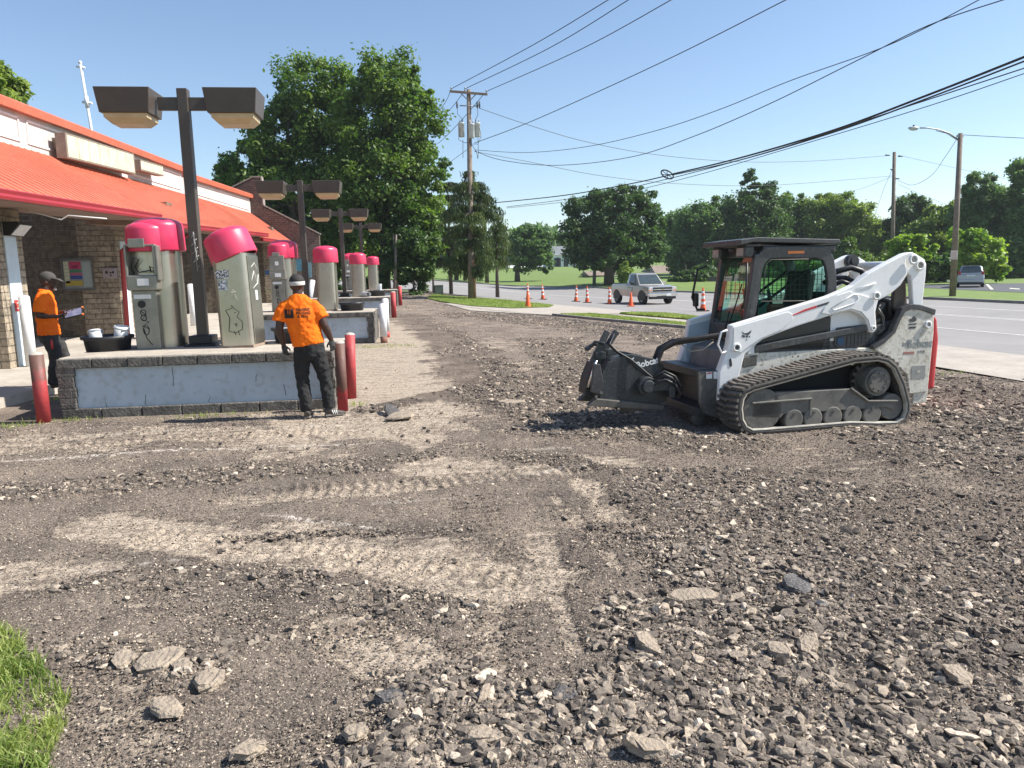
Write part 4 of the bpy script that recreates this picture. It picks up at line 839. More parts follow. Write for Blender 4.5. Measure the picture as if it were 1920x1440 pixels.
for (x, y, lb, s) in ((-3.12, 21.0, 'twin headed lamp post on the second island', .93), (-3.06, 30.7, 'twin headed lamp post on the third island', .93), (-3.02, 40.3, 'smallest, farthest twin headed lamp post before the trees', .93)):
    c = copy_tree(lp, (x, y, .812+gz(-1.2, y-1.2)), 0, lb); c.scale = (1, 1, s)
    for ch in [q for q in scene.collection.objects if q.parent == c and q.name.startswith('pole')]:
        for g_ in [q for q in scene.collection.objects if q.parent == ch]: bpy.data.objects.remove(g_)
# ---- tubs, buckets, pipes
tubM = M('black_tub', (.012, .014, .02), .45, col2=(.03, .032, .036), scale=6)
def tub(x, y, z, label, r=.33, h=.22):
    mb = MB(); mb.lathe([(.001, .012), (r*.86, .012), (r*.86, 0), (r*.88, 0), (r*.95, h*.75), (r*1.06, h*.8), (r*1.07, h), (r*1.0, h), (r*.93, h*.85), (r*.84, .03), (.001, .03)], (0, 0, 0), 32)
    o = mb.build('tub', tubM, loc=(x, y, z)); return tag(o, label, 'tub', 'black tubs on the islands')
def bucket(x, y, z, rx, ry, label, r=.095, h=.22, rr=None):
    t = empty('bucket', (x, y, z)); t.rotation_euler = (rx, ry, 0); tag(t, label, 'bucket', 'white buckets in the tub')
    mb = MB(); mb.lathe([(.001, 0), (r*.86, 0), (r, h), (r*.95, h), (r*.82, .01), (.001, .01)], (0, 0, 0), 24); b_ = mb.build('shell', whiteP, t)
    mb = MB(); mb.lathe([(r*.99, h*.86), (r*1.08, h*.87), (r*1.08, h*.95), (r*1.0, h*.96)], (0, 0, 0), 24); mb.build('rim', whiteP, t)
tub(-4.58, 11.45, .812, 'black tub holding two white buckets at the left end of the nearest island')
bucket(-4.72, 11.42, .90, R(-14), R(-8), 'white bucket leaning left in the black tub'); bucket(-4.42, 11.45, .86, R(4), R(12), 'taller white bucket leaning right in the black tub', .1, .31)
tub(-1.95, 11.85, .812, 'black tub behind the worker on the right end of the nearest island', .36, .24)
zz = .812+gz(-1.2, 19.4); p = G(676, 578, .812); tub(-1.85, 20.3, zz, 'black tub near the right end of the second island')
zz = .812+gz(-1.2, 29.1); tub(-1.75, 30.6, zz, 'black tub with an upright white pipe on the third island', .33, .24)
mb = MB(); mb.loft([(0, 0, 0), (.03, 0, .45)], .09, 16, cap=False); mb.loft([(0.03, 0, .45), (0, 0, 0)], .08, 16, cap=False); tag(mb.build('white_pipe', whiteP, loc=(-1.68, 30.6, zz+.04)), 'short white pipe standing in the tub on the third island', 'pipe')
mb = MB(); mb.loft([(-.28, .25, .1), (.02, -.3, .1)], .1, 18, cap=False); mb.loft([(.02, -.3, .1), (-.28, .25, .1)], .085, 18, cap=False); tag(mb.build('white_pipe', whiteP, loc=(-2.05, 29.9, zz)), 'white pipe lying with its open end forward on the third island', 'pipe')
mb = MB(); mb.lathe([(.001, 0), (.2, 0), (.23, .55), (.2, .55), (.18, .02)], (0, 0, 0), 20); tag(mb.build('waste_bin', tubM, loc=(-5.85, 25.2, .15+gz(-6, 25))), 'small black bin standing on the concrete behind the leaning kiosk', 'bin')
# ---- bollards
rustR = M('red_bollard_paint', (.48, .05, .055), .6, col2=(.36, .04, .045), scale=7, fine=.5, fcol=(.16, .07, .05), bump=.25, bscale=25); rustT = M('rusty_brown', (.17, .085, .06), .85, col2=(.26, .13, .09), scale=9, fine=.3, fcol=(.35, .08, .07)); conT = M('bollard_concrete', (.5, .46, .4), .9)
def charred(name, z0):
    mt = M(name, (.46, .05, .055), .6, col2=(.34, .04, .045), scale=7, bump=.25, bscale=25); n = mt.node_tree.nodes; l = mt.node_tree.links; b = n['Principled BSDF']; src = b.inputs['Base Color'].links[0].from_socket
    tc = n.new('ShaderNodeTexCoord'); sp = n.new('ShaderNodeSeparateXYZ'); l.new(tc.outputs['Object'], sp.inputs[0]); no = n.new('ShaderNodeTexNoise'); no.inputs['Scale'].default_value = 6; no.inputs['Detail'].default_value = 5; l.new(tc.outputs['Object'], no.inputs['Vector'])
    a = n.new('ShaderNodeMath'); a.operation = 'MULTIPLY_ADD'; l.new(no.outputs['Fac'], a.inputs[0]); a.inputs[1].default_value = .9; l.new(sp.outputs[2], a.inputs[2])
    m_ = n.new('ShaderNodeMapRange'); m_.inputs[1].default_value = z0+.45-.06; m_.inputs[2].default_value = z0+.45+.10; l.new(a.outputs[0], m_.inputs[0])
    x = n.new('ShaderNodeMixRGB'); l.new(m_.outputs[0], x.inputs[0]); l.new(src, x.inputs[1]); x.inputs[2].default_value = (.13, .065, .05, 1); l.new(x.outputs[0], b.inputs['Base Color']); return mt
def bollard(x, y, h, r, body, label, grp, tilt=0, top=None, bottom=None, z=None):
    t = empty('bollard', (x, y, gz(x, y) if z is None else z)); t.rotation_euler = (0, tilt, random.uniform(0, 6)); tag(t, label, 'bollard', grp)
    a, b_ = 0-.03, h
    if bottom: mb = MB(); mb.cyl((0, 0, -.03), (0, 0, .16), r*1.004, n=20); mb.build('red_foot', bottom, t); a = .16
    if top: mb = MB(); mb.cyl((0, 0, h*.72), (0, 0, h), r*1.002, n=20); mb.build('rusty_top', top, t); b_ = h*.72
    mb = MB(); mb.cyl((0, 0, a), (0, 0, b_), r, n=20); mb.build('post', body, t)
    mb = MB(); mb.lathe([(r*.97, h), (r*.85, h+.018), (r*.4, h+.03), (.001, h+.034)], (0, 0, 0), 20); mb.build('concrete_cap', conT if body is not whiteP else whiteP, t)
gR = 'red steel bollards guarding the islands'
bollard(-4.98, 10.22, .89, .085, charred('charred_red', .55), 'red bollard at the left corner of the nearest island, charred brown at its top', gR, R(-1))
bollard(-1.125, 10.2, .92, .07, charred('mostly_rusted', .22), 'rust brown bollard right behind the worker at the island corner', gR, R(-1.5))
bollard(-1.10, 11.2, .94, .075, rustR, 'bright red bollard just beyond the rust brown one', gR, R(-1.5))
bollard(-1.0, 19.35, .98, .09, whiteP, 'white bollard at the near corner of the second island', 'white bollards by the second island', 0, None, rustT)
bollard(-1.0, 20.9, 1.05, .09, whiteP, 'white bollard with a red foot at the far corner of the second island', 'white bollards by the second island', 0, None, rustR)
bollard(-1.08, 29.2, .98, .1, rustR, 'red bollard at the end of the third island', gR); bollard(-1.08, 38.7, .98, .1, rustR, 'red bollard at the end of the farthest island', gR)
bollard(-4.1, 47, .9, .1, M('orange_paint', (.6, .2, .08), .6), 'orange post beyond the islands, left one of two', 'orange posts beyond the islands'); bollard(-3.75, 47.3, .9, .1, M('orange_paint', (.6, .2, .08), .6), 'orange post beyond the islands, right one of two', 'orange posts beyond the islands')
gW = 'white bollards at the bay piers'
bollard(-7.62, 15.42, 1.35, .1, whiteP, 'white bollard behind the worker with the cap', gW, 0, z=.15+gz(-8, 15.3)); bollard(-8.05, 22.35, 1.35, .1, whiteP, 'white bollard beside the red downspout', gW, 0, z=.15+gz(-8, 22)); bollard(-7.5, 25.6, 1.35, .1, whiteP, 'white bollard seen between lamp post and kiosk', gW, 0, z=.15+gz(-8, 25.6))
for i, (x, y) in enumerate(((-6.3, 38.5), (-6.0, 38.7), (-5.7, 38.9))): bollard(x, y, 1.25, .13, whiteP, ['left', 'middle', 'right'][i]+' one of three slanting white posts in the far bay', 'slanting white posts', R(-14), z=.15+gz(-8, y))
# utility box
mb = MB(); mb.b2(-.32, .32, -.3, .3, 0, .66); t = empty('utility_box', G(822, 553), R(8), 'dark green utility box on the verge near the pole', 'utility box'); mb.build('cabinet', M('utility_green', (.07, .10, .08), .6), t, bevel=.02)
mb = MB(); mb.box((0, 0, .69), (.7, .66, .06)); mb.build('lid', M('utility_lid', (.16, .19, .16), .6), t, bevel=.02)
mb = MB(); mb.b2(-.26, .26, -.312, -.302, .06, .6); mb.build('door', M('utility_green', (.07, .10, .08), .6), t)
# ================================================================ TRACK LOADER
# local frame: x forward (to the left in view), y from the near side (0) to the far side (-2.0), z up
LA = G(1460, 812); LB = G(1690, 795); fdir = (LA-LB); ang = math.atan2(fdir.y, fdir.x)
LD = empty('track_loader', (LB.x, LB.y, 0.0), ang, 'white and black compact track loader parked on the rubble with a planer on its arms', 'loader')
wM = M('loader_white', (.86, .86, .86), .38, col2=(.76, .76, .74), scale=2.2, contrast=.7, coat=.15, fine=.14, fcol=(.5, .47, .42))
wD = M('dusty_white', (.76, .73, .65), .6, col2=(.50, .46, .37), scale=2.6, contrast=.6, fine=.6, fcol=(.30, .27, .2), bump=.15, bscale=30)
dG = M('cab_charcoal', (.055, .057, .06), .42, col2=(.035, .036, .038), scale=3, coat=.1, fine=.2, fcol=(.2, .19, .17))
dB = M('attachment_dark', (.035, .042, .047), .45, col2=(.02, .023, .026), scale=4, fine=.35, fcol=(.13, .12, .1))
dP = M('dusty_plate', (.13, .12, .105), .7, col2=(.06, .057, .05), scale=5, fine=.3, fcol=(.2, .18, .15))
rub_ = M('track_rubber', (.05, .048, .046), .85, col2=(.10, .09, .078), scale=5, fine=.4, fcol=(.17, .15, .13), bump=.3)
frG = M('track_frame_grey', (.19, .18, .155), .7, col2=(.085, .082, .075), scale=3, fine=.3, fcol=(.22, .2, .17))
chrome = M('chrome', (.75, .75, .76), .15, 1.0, col2=(.6, .6, .6)); pinM = M('worn_pin', (.3, .3, .3), .35, .9, col2=(.12, .12, .12), scale=30)
redL = M('loader_red', (.60, .045, .05), .45, col2=(.48, .04, .045), scale=3, fine=.2, fcol=(.3, .1, .08)); orM = M('orange_marker', (.9, .25, .06), .4)
def side(pts, y0, y1, name, mat, parent=LD, bevel=.01): mb = MB(); mb.prism(pts, y0, y1, 'y'); return mb.build(name, mat, parent, bevel=bevel)
# body tub between the tracks
side([(-.62, .30), (-.62, .95), (-.2, 1.15), (.5, .95), (1.80, .86), (1.86, .32), (1.3, .2), (0, .2)], -.50, -1.50, 'chassis', dG)
side([(1.80, .84), (1.53, .84), (.75, .84), (.05, .84), (-.05, .7), (.05, .52), (1.82, .40)], -.455, -.499, 'side_panel', wD)
# tracks
def track(y0, y1, nm, near):
    P = [(1.74, 0), (.66, .01), (.30, -.02), (.04, -.03), (-.07, .03), (-.115, .13), (-.11, .25), (-.03, .47), (.09, .68), (.20, .76), (.34, .80), (.64, .79), (1.88, .545), (1.985, .50), (2.04, .42), (2.06, .3), (2.04, .16), (1.98, .06), (1.88, .005)]
    t = empty(nm, (0, 0, 0)); t.parent = LD
    c = Vector((.95, .33)); L = []
    n = len(P)
    # resample the outline
    Q = []
    for i in range(n):
        a = Vector(P[i]); b_ = Vector(P[(i+1) % n]); k = max(1, int((b_-a).length/.03))
        Q += [a+(b_-a)*j/k for j in range(k)]
    N = len(Q); IN = []; nor = []
    for i in range(N):
        tg = (Q[(i+2) % N]-Q[i-2]).normalized(); no_ = Vector((tg.y, -tg.x))
        if no_.dot(c-Q[i]) < 0: no_ = -no_
        IN.append(Q[i]+no_*.045); nor.append(-no_)
    mb = MB(); vs = []
    for i in range(N): vs += [(Q[i].x, y0, Q[i].y), (Q[i].x, y1, Q[i].y), (IN[i].x, y1, IN[i].y), (IN[i].x, y0, IN[i].y)]
    fs = []
    for i in range(N):
        j = (i+1) % N
        for k in range(4): fs.append((4*i+k, 4*j+k, 4*j+(k+1) % 4, 4*i+(k+1) % 4))
    mb.add(vs, fs, True); belt = mb.build('belt', rub_, t)
    # tread lugs, staggered in two rows
    mb = MB(); d = 0; tot = sum((Q[(i+1) % N]-Q[i]).length for i in range(N)); nl = 78; cum = [0]
    for i in range(N): cum.append(cum[-1]+(Q[(i+1) % N]-Q[i]).length)
    def at_(s_):
        s_ = s_ % tot; i = max(j for j in range(N) if cum[j] <= s_); f_ = (s_-cum[i])/(cum[i+1]-cum[i]+1e-9); return Q[i]+(Q[(i+1) % N]-Q[i])*f_, nor[i]
    for k in range(nl):
        for row in range(2):
            s_ = (k+.5*row)*tot/nl; p, no_ = at_(s_); tg = Vector((-no_.y, no_.x)); hw_ = tot/nl*.30
            ya = y0+(y1-y0)*(.0 if row == 0 else .5)+.004*(1 if row else 0); yb = y0+(y1-y0)*(.5 if row == 0 else 1)
            sk = tg*(.02 if row else -.02); q = []
            for (yy, off) in ((ya, sk*0), (yb, sk)):
                for (s2, h_) in ((-1, -.004), (1, -.004), (.75, .028), (-.75, .028)):
                    v = p+tg*hw_*s2+no_*h_+off; q.append((v.x, yy, v.y))
            mb.add(q, [(0, 1, 2, 3), (7, 6, 5, 4), (0, 4, 5, 1), (1, 5, 6, 2), (2, 6, 7, 3), (3, 7, 4, 0)], False)
    mb.build('tread', M('dusty_tread', (.19, .165, .14), .9, col2=(.075, .068, .06), scale=7, fine=.4, fcol=(.28, .25, .21)), t)
    if not near: return t
    # pale worn guide rim inside the lower run
    def inn(s_): return s_
    mb = MB(); rim = [IN[i] for i in range(N)]
    vs = []; ym = y0-.012
    for i in range(N):
        no_ = nor[i]; a_ = IN[i]-no_*.0; b2_ = IN[i]-no_*.016; vs += [(a_.x, y0+.002, a_.y), (b2_.x, y0+.002, b2_.y), (b2_.x, y0-.05, b2_.y)]
    fs = []
    for i in range(N):
        j = (i+1) % N; fs += [(3*i, 3*j, 3*j+1, 3*i+1), (3*i+1, 3*j+1, 3*j+2, 3*i+2)]
    mb.add(vs, fs, True); mb.build('inner_rim', M('worn_rim', (.50, .47, .40), .7, col2=(.24, .22, .19), scale=5), t)
    side([(1.87, .35), (1.87, .18), (1.52, .155), (1.48, .20), (.18, .20), (.08, .15), (.06, .26), (.42, .28), (.66, .44), (1.60, .45), (1.62, .35)], -.03, -.12, 'track_frame', frG, t)
    side([(1.88, .36), (1.88, .335), (1.15, .345), (1.15, .37)], -.005, -.03, 'frame_flange', frG, t); side([(1.15, .37), (1.17, .37), (1.17, .17), (1.15, .17)], -.012, -.03, 'frame_rib', frG, t, 0)
    side([(.44, .275), (.05, .255), (.05, .28), (.43, .30), (.66, .46), (.68, .44)], -.005, -.03, 'frame_flange', frG, t)
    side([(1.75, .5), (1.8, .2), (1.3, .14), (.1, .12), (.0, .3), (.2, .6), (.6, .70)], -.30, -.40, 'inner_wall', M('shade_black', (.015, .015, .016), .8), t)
    for i, x in enumerate((1.36, 1.12, .87, .62, .37)):
        mb = MB(); mb.cyl((x, -.02, .135), (x, -.34, .135), .115, n=28); r_ = mb.build('road_wheel', frG, t, bevel=.012)
        mb = MB(); mb.cyl((x, -.012, .20), (x, -.03, .20), .018, n=10); mb.build('bolt', dP, r_)
    mb = MB(); mb.cyl((1.74, -.03, .265), (1.74, -.36, .265), .235, n=36); w_ = mb.build('front_idler', frG, t, bevel=.015)
    mb = MB(); mb.cyl((.10, -.05, .20), (.10, -.34, .20), .15, n=30); mb.build('rear_idler', frG, t, bevel=.012)
    mb = MB(); hx, hz = .30, .50
    mb.loft([(hx, -.02, hz), (hx, -.045, hz)], [.128, .135], 32); mb.loft([(hx, -.046, hz), (hx, -.30, hz)], [.165, .185], 32); hb = mb.build('drive_hub', frG, t, bevel=.004)
    for k in range(8):
        a = k*math.pi/4; mb = MB(); mb.cyl((hx+.1*math.cos(a), -.008, hz+.1*math.sin(a)), (hx+.1*math.cos(a), -.022, hz+.1*math.sin(a)), .013, n=6); mb.build('bolt', dP, hb)
    mb = MB(); pts = []
    for k in range(18):
        a = k*2*math.pi/18
        for (da, r_) in ((-.10, .205), (-.04, .248), (.04, .248), (.10, .205)): pts.append((hx+r_*math.cos(a+da), hz+r_*math.sin(a+da)))
    mb.prism(pts, -.17, -.20, 'y'); mb.build('sprocket', M('sprocket_steel', (.13, .12, .11), .5, .5), t)
    # inner drive lugs that show inside the lower run
    mb = MB()
    for k in range(26):
        s_ = k*.062; mb.box((1.68-s_, -.2, .06), (.026, .05, .05), taper=.6)
    mb.build('guide_lugs', rub_, t)
    return t
track(0.0, -.43, 'near_track', True); track(-1.57, -2.0, 'far_track', False)
# arms
ARM = [(2.07, .30), (2.06, .65), (1.95, .94), (1.92, 1.17), (1.29, 1.32), (.71, 1.46), (.54, 1.52), (.39, 1.58), (.2, 1.71), (-.03, 1.82), (-.28, 1.93), (-.36, 1.945), (-.30, 1.88), (-.295, 1.8), (-.33, 1.69), (-.24, 1.56), (-.11, 1.46), (.05, 1.39), (.078, 1.26), (.05, 1.07), (.07, 1.03), (.11, 1.012), (.15, 1.035), (.17, 1.09), (.21, 1.18), (.3, 1.25), (.42, 1.285), (.56, 1.265), (.68, 1.235), (1.1, 1.13), (1.36, 1.05), (1.52, 1.0), (1.66, .91), (1.75, .83), (1.78, .71), (1.85, .42)]
def arm(y0, y1, nm): return side(ARM, y0, y1, nm, wM, LD, .014)
armN = arm(-.42, -.53, 'lift_arm'); armF = arm(-1.47, -1.58, 'lift_arm')
# raised doubler plates and details on the near arm
def arc(cx, cz, r, a0, a1, k=8): return [(cx+r*math.cos(R(a0+(a1-a0)*i/k)), cz+r*math.sin(R(a0+(a1-a0)*i/k))) for i in range(k+1)]
side([(1.9, 1.15), (1.23, 1.30)]+arc(1.24, 1.24, .06, 90, -10)[::-1][:0]+[(1.17, 1.27), (1.165, 1.21), (1.30, 1.10), (1.56, 1.01), (1.70, .93), (1.80, .86), (1.93, .88), (1.90, .98)], -.408, -.4195, 'doubler_plate', wM, armN, .004)
side([(.76, 1.34), (.80, 1.27), (.70, 1.255), (.42, 1.31), (.28, 1.27), (.18, 1.17), (.145, 1.07), (.11, 1.04), (.075, 1.07), (.10, 1.24), (.12, 1.42), (.45, 1.51), (.60, 1.47)], -.404, -.4195, 'doubler_plate', wM, armN, .004)
mb = MB(); q = [(.68, 1.325)]+[(.40, 1.475), (.345, 1.465), (.33, 1.42), (.37, 1.375), (.64, 1.30)]
mb.loft([(a_, -.403, b_) for a_, b_ in q+[q[0], q[1]]], .006, 6); mb.build('pressed_outline', wM, armN)
def pin(x, z, r, y=-.40, deep=.02, hole=True, par=None, nm='pivot_pin', mats=(None, None)):
    mb = MB(); mb.lathe([(r, 0), (r, deep), (r*.78, deep+.004), (r*.62, deep+.004), (r*.58, deep-.01), (.001, deep-.012)], (0, 0, 0), 24)
    o = mb.build(nm, mats[0] or wM, par or armN); o.rotation_euler = (R(90), 0, 0); o.location = (x, y, z); o.rotation_euler = (R(-90), 0, 0)
    o.rotation_euler = (R(90), 0, 0)
    # lathe axis z now points to -y; turn it to face +y (outwards)
    o.rotation_euler = (R(-90), 0, 0)
    mb = MB(); mb.cyl((0, 0, deep-.011), (0, 0, deep+.0), r*.48, n=16); i_ = mb.build('pin_end', mats[1] or pinM, o); return o
pin(-.37, 1.86, .062); pin(.10, 1.45, .048, -.404); pin(.11, 1.075, .03, -.404, .006); pin(1.86, .92, .05, -.408, .012, mats=(wM, dB))
mb = MB(); mb.prism([(1.93, .80), (1.915, .78), (1.905, .72), (1.92, .70), (1.935, .71), (1.945, .78)], -.415, -.4215, 'y'); mb.build('slot', dB, armN)
mb = MB(); mb.loft([(.37, -.412, 1.53), (.10, -.412, 1.60)], .005, 6); mb.build('weld_bead', wM, armN)
# red and dark stripe
side([(1.29, 1.215), (1.0, 1.30), (.86, 1.335), (.86, 1.36), (1.0, 1.325)], -.4165, -.4195, 'stripe', redL, armN, 0); side([(.855, 1.338), (.70, 1.375), (.70, 1.40), (.855, 1.362)], -.4165, -.4195, 'stripe', dG, armN, 0)
# handle at the arm front
mb = MB(); mb.loft([(1.97, -.43, 1.12), (2.04, -.43, 1.10), (2.08, -.43, .96), (2.03, -.43, .86), (1.98, -.43, .88)], .012, 8); mb.build('grab_handle', wM, armN)
# cat-head style emblem
def emblem(cx, cz, s, y, par, mat, nm='emblem'):
    e_ = [[(-1, 1), (-.55, .55), (.1, .6), (.45, .75), (1.05, 1.15), (.8, .5), (.35, .15), (.0, .2), (-.35, .3), (-.7, .35)], [(-.95, .25), (-.45, .15), (-.3, -.2), (-.75, -.25), (-1.05, .0)], [(-.2, .1), (.35, .1), (.25, -.25), (.0, -.35), (-.15, -.15)], [(.5, 0), (.75, .05), (.7, -.3), (.5, -.25)], [(-.15, -.65), (.2, -.62), (.15, -.8), (-.05, -.85)]]
    mb = MB()
    for pl in e_: mb.prism([(cx-a_*s, cz+b_*s) for a_, b_ in pl], y, y+.0015, 'y')
    return mb.build(nm, mat, par)
emblem(1.74, 1.045, .058, -.407, armN, dG)
# rear links
def link_(y0, y1, near):
    o = side([(-.36, 1.945), (-.40, 1.945), (-.46, 1.92), (-.57, 1.86), (-.60, 1.8), (-.60, 1.66), (-.575, 1.30), (-.45, 1.30), (-.40, 1.66), (-.335, 1.72), (-.30, 1.8), (-.31, 1.88)], y0, y1, 'rear_link', wM, LD, .012); return o
lk = link_(-.445, -.52, True); link_(-1.48, -1.555, False)
pin(-.50, 1.79, .062, -.444, .02, par=lk, nm='cross_tube_end', mats=(wM, M('tube_inside', (.25, .22, .18), .8)))
side([(-.28, 1.55), (-.36, 1.68), (-.42, 1.60), (-.46, 1.30), (-.36, 1.22), (-.27, 1.3)], -.55, -.62, 'inner_link', M('brown_shadow', (.16, .13, .10), .8), LD)  # brownish shadow behind the rear link is put into this part's colour
mb = MB(); mb.cyl((-.50, -.53, 1.79), (-.50, -1.50, 1.79), .058, n=20); mb.build('cross_tube', wM, LD)
# far link visible behind cab: big dark pivot and hoses
mb = MB(); mb.cyl((-.30, -1.44, 1.86), (-.30, -1.36, 1.86), .085, n=20); mb.cyl((-.30, -1.36, 1.86), (-.30, -1.34, 1.86), .04, n=12); mb.build('far_pivot', dG, LD)
mb = MB(); mb.loft([(.42, -.9, 1.66), (.30, -.85, 1.74), (.15, -.8, 1.78), (.02, -.78, 1.74), (-.02, -.75, 1.64)], .035, 10); mb.loft([(.42, -.95, 1.60), (.30, -.9, 1.66), (.18, -.85, 1.66), (.08, -.8, 1.60), (.06, -.78, 1.5)], .03, 10); mb.loft([(.45, -.8, 1.55), (.3, -.75, 1.62), (.22, -.7, 1.58)], .028, 10); mb.build('hydraulic_hose', blackP, LD)
# upright frame plate with grille window
up_ = side([(.50, 1.30), (.62, 1.22), (.74, .77), (.75, .73), (.72, .695), (.66, .70), (.59, .79), (-.01, .83), (.02, 1.1), (.15, 1.28), (.3, 1.32)], -.50, -.53, 'upright_plate', wM)
side([(.53, 1.09), (.09, 1.12), (.07, .86), (.50, .835), (.56, .89), (.56, 1.05)], -.488, -.499, 'grille_recess', dG, up_, .004)
mb = MB()
for k in range(7): mb.b2(.09+k*.05, .094+k*.05, -.486, -.482, .86, 1.08)
for k in range(5): mb.b2(.09, .40, -.486, -.482, .88+k*.045, .884+k*.045)
mb.build('grille', M('grille_grey', (.1, .1, .1), .5), up_)
mb = MB(); mb.cyl((.48, -.487, .93), (.48, -.480, .93), .05, n=20); mb.build('blue_badge', M('blue_badge', (.03, .10, .2), .5), up_)
pin(.68, .745, .022, -.497, .006, par=up_)
side([(1.62, .93), (.17, 1.115), (.16, 1.04), (1.62, .84)], -.43, -.468, 'control_link', dG)
side([(1.70, .94), (1.60, .94), (1.56, .90), (1.56, .83), (1.70, .83)], -.44, -.48, 'link_bracket', wM)
side([(1.58, .82), (1.58, .70), (1.76, .68), (1.76, .80)], -.44, -.47, 'lower_bracket', dP)
side([(1.60, .86), (.60, .84), (.60, 1.22), (1.58, 1.16)], -.50, -.52, 'lower_cab_side', M('cab_lower_dark', (.03, .032, .033), .3), LD)
# engine bay behind the cab
side([(.50, 1.5), (.1, 1.46), (-.15, 1.42), (-.45, 1.30), (-.45, .9), (.05, .82), (.5, .9)], -.62, -1.38, 'engine_bay', M('engine_dark', (.022, .021, .021), .55, col2=(.05, .046, .04), scale=12, bump=.6, bscale=25))
mb = MB(); mb.cyl((.02, -.56, 1.18), (-.10, -.56, 1.36), .055, n=16); mb.loft([(.0, -.5, 1.3), (-.1, -.52, 1.2), (-.12, -.5, 1.05), (-.02, -.5, .98)], .02, 8); mb.loft([(-.08, -.56, 1.4), (-.2, -.56, 1.38), (-.22, -.55, 1.2)], .025, 8); mb.ball((-.06, -.56, 1.15), .05); mb.build('engine_parts', M('engine_metal', (.1, .095, .09), .4, .5, col2=(.03, .03, .03), scale=14), LD)
# rear quarter panels with trim
RP = [(-.71, 1.22), (-.72, .99), (-.69, .37), (-.69, .27), (-.43, .26), (-.38, .5), (-.14, .69), (.11, .84), (.07, .87), (-.04, .92), (-.16, 1.02), (-.23, 1.18), (-.28, 1.27), (-.36, 1.30), (-.5, 1.285)]
rp = side(RP, -.40, -.46, 'rear_panel', wD, LD, .012); side(RP, -1.54, -1.60, 'rear_panel', wD, LD, .012)
side([(.12, .86), (-.02, .94), (-.13, 1.03), (-.20, 1.18), (-.25, 1.30), (-.36, 1.345), (-.50, 1.33), (-.72, 1.265), (-.71, 1.20), (-.5, 1.27), (-.38, 1.28), (-.30, 1.25), (-.245, 1.16), (-.18, 1.01), (-.05, .90), (.10, .82)], -.385, -.47, 'rubber_trim', dG, LD, .008)
side([(-.5, .27), (-.71, .27), (-.69, .14), (-.5, .13)], -.42, -.46, 'rear_step', wD, LD, .006); side([(-.72, .3), (-.80, .3), (-.82, .9), (-.78, 1.16), (-.72, 1.2)], -.42, -1.58, 'tailgate', redL, LD, .03)
side([(-.60, 1.29), (-.45, .9), (-.45, .3), (-.7, .3), (-.71, 1.22)], -.47, -1.53, 'rear_housing', dG, LD)
pin(-.62, 1.09, .045, -.398, .022, par=rp)
Mx = lambda x, y, z: Matrix.Translation((x, y, z)) @ Matrix.Rotation(R(180), 4, 'Z') @ Matrix.Rotation(R(90), 4, 'X')
fade = M('faded_decal', (.13, .15, .16), .6, col2=(.34, .35, .33), scale=14, contrast=.3)
text_mesh('lettering', 'Bobcat', .125, fade, rp, Mx(-.53, -.398, .865), bold=.004)
emblem(-.335, .86, .042, -.399, rp, fade)
mb = MB(); mb.b2(-.31, -.46, -.399, -.3975, .745, .775); mb.build('stripe', M('faded_red', (.42, .2, .16), .6), rp)
text_mesh('lettering', 'T770', .05, fade, rp, Mx(-.56, -.398, .762))
mb = MB(); mb.b2(-.44, -.63, -.3985, -.3975, .44, .60); lb = mb.build('grey_decal', M('grey_decal', (.25, .25, .235), .6, col2=(.33, .33, .3), scale=20), rp); emblem(-.535, .52, .025, -.3972, lb, wD)
mb = MB(); mb.prism([(-.40, 1.17), (-.36, 1.16), (-.38, 1.13), (-.44, 1.13), (-.47, 1.15), (-.44, 1.2), (-.41, 1.19)], -.3985, -.3975, 'y'); mb.b2(-.36, -.47, -.3985, -.3975, 1.095, 1.11); mb.b2(-.37, -.46, -.3985, -.3975, 1.05, 1.075); mb.build('warning_decal', dG, rp)
# holes along the side panel
spn = [o for o in scene.collection.objects if o.name == 'side_panel'][0]
mb = MB()
for (x, z, r) in ((1.70, .78, .006), (1.52, .76, .007), (1.52, .70, .007), (1.40, .79, .006), (1.12, .78, .008), (1.09, .72, .011), (1.05, .78, .011), (1.02, .73, .011), (.86, .80, .007), (.84, .76, .009), (.97, .69, .008), (.80, .78, .009), (1.38, .68, .007), (1.5, .64, .006), (1.72, .68, .005)): mb.cyl((x, -.4545, z), (x, -.4535, z), r, n=8)
mb.build('bolt_holes', dB, spn)
# ---- cab
y0c, y1c = -.58, -1.42
gl = glassmat('cab_glass', (.62, .84, .76), 0.0)
cab = empty('cab', (0, 0, 0)); cab.parent = LD
def frame2d(outer, inner, y0, y1, name, mat, par):
    """plate with a hole: outer and inner loops of the same length"""
    n = len(outer); mb = MB(); vs = [(p[0], y0, p[1]) for p in outer]+[(p[0], y0, p[1]) for p in inner]+[(p[0], y1, p[1]) for p in outer]+[(p[0], y1, p[1]) for p in inner]; fs = []
    for i in range(n):
        j = (i+1) % n; fs += [(i, j, n+j, n+i), (2*n+i, 3*n+i, 3*n+j, 2*n+j), (i, 2*n+i, 2*n+j, j), (n+i, n+j, 3*n+j, 3*n+i)]
    mb.add(vs, fs, False); o = mb.build(name, mat, par, bevel=.012)
    bm = bmesh.new(); bm.from_mesh(o.data); bmesh.ops.recalc_face_normals(bm, faces=bm.faces[:]); bm.to_mesh(o.data); bm.free(); return o
OUT = [(1.66, .95), (1.665, 1.15), (1.60, 1.5), (1.54, 1.86), (1.50, 1.98), (1.42, 2.04), (1.1, 2.045), (.70, 2.03), (.60, 1.99), (.54, 1.90), (.50, 1.7), (.48, 1.45), (.48, 1.2), (.48, .95)]
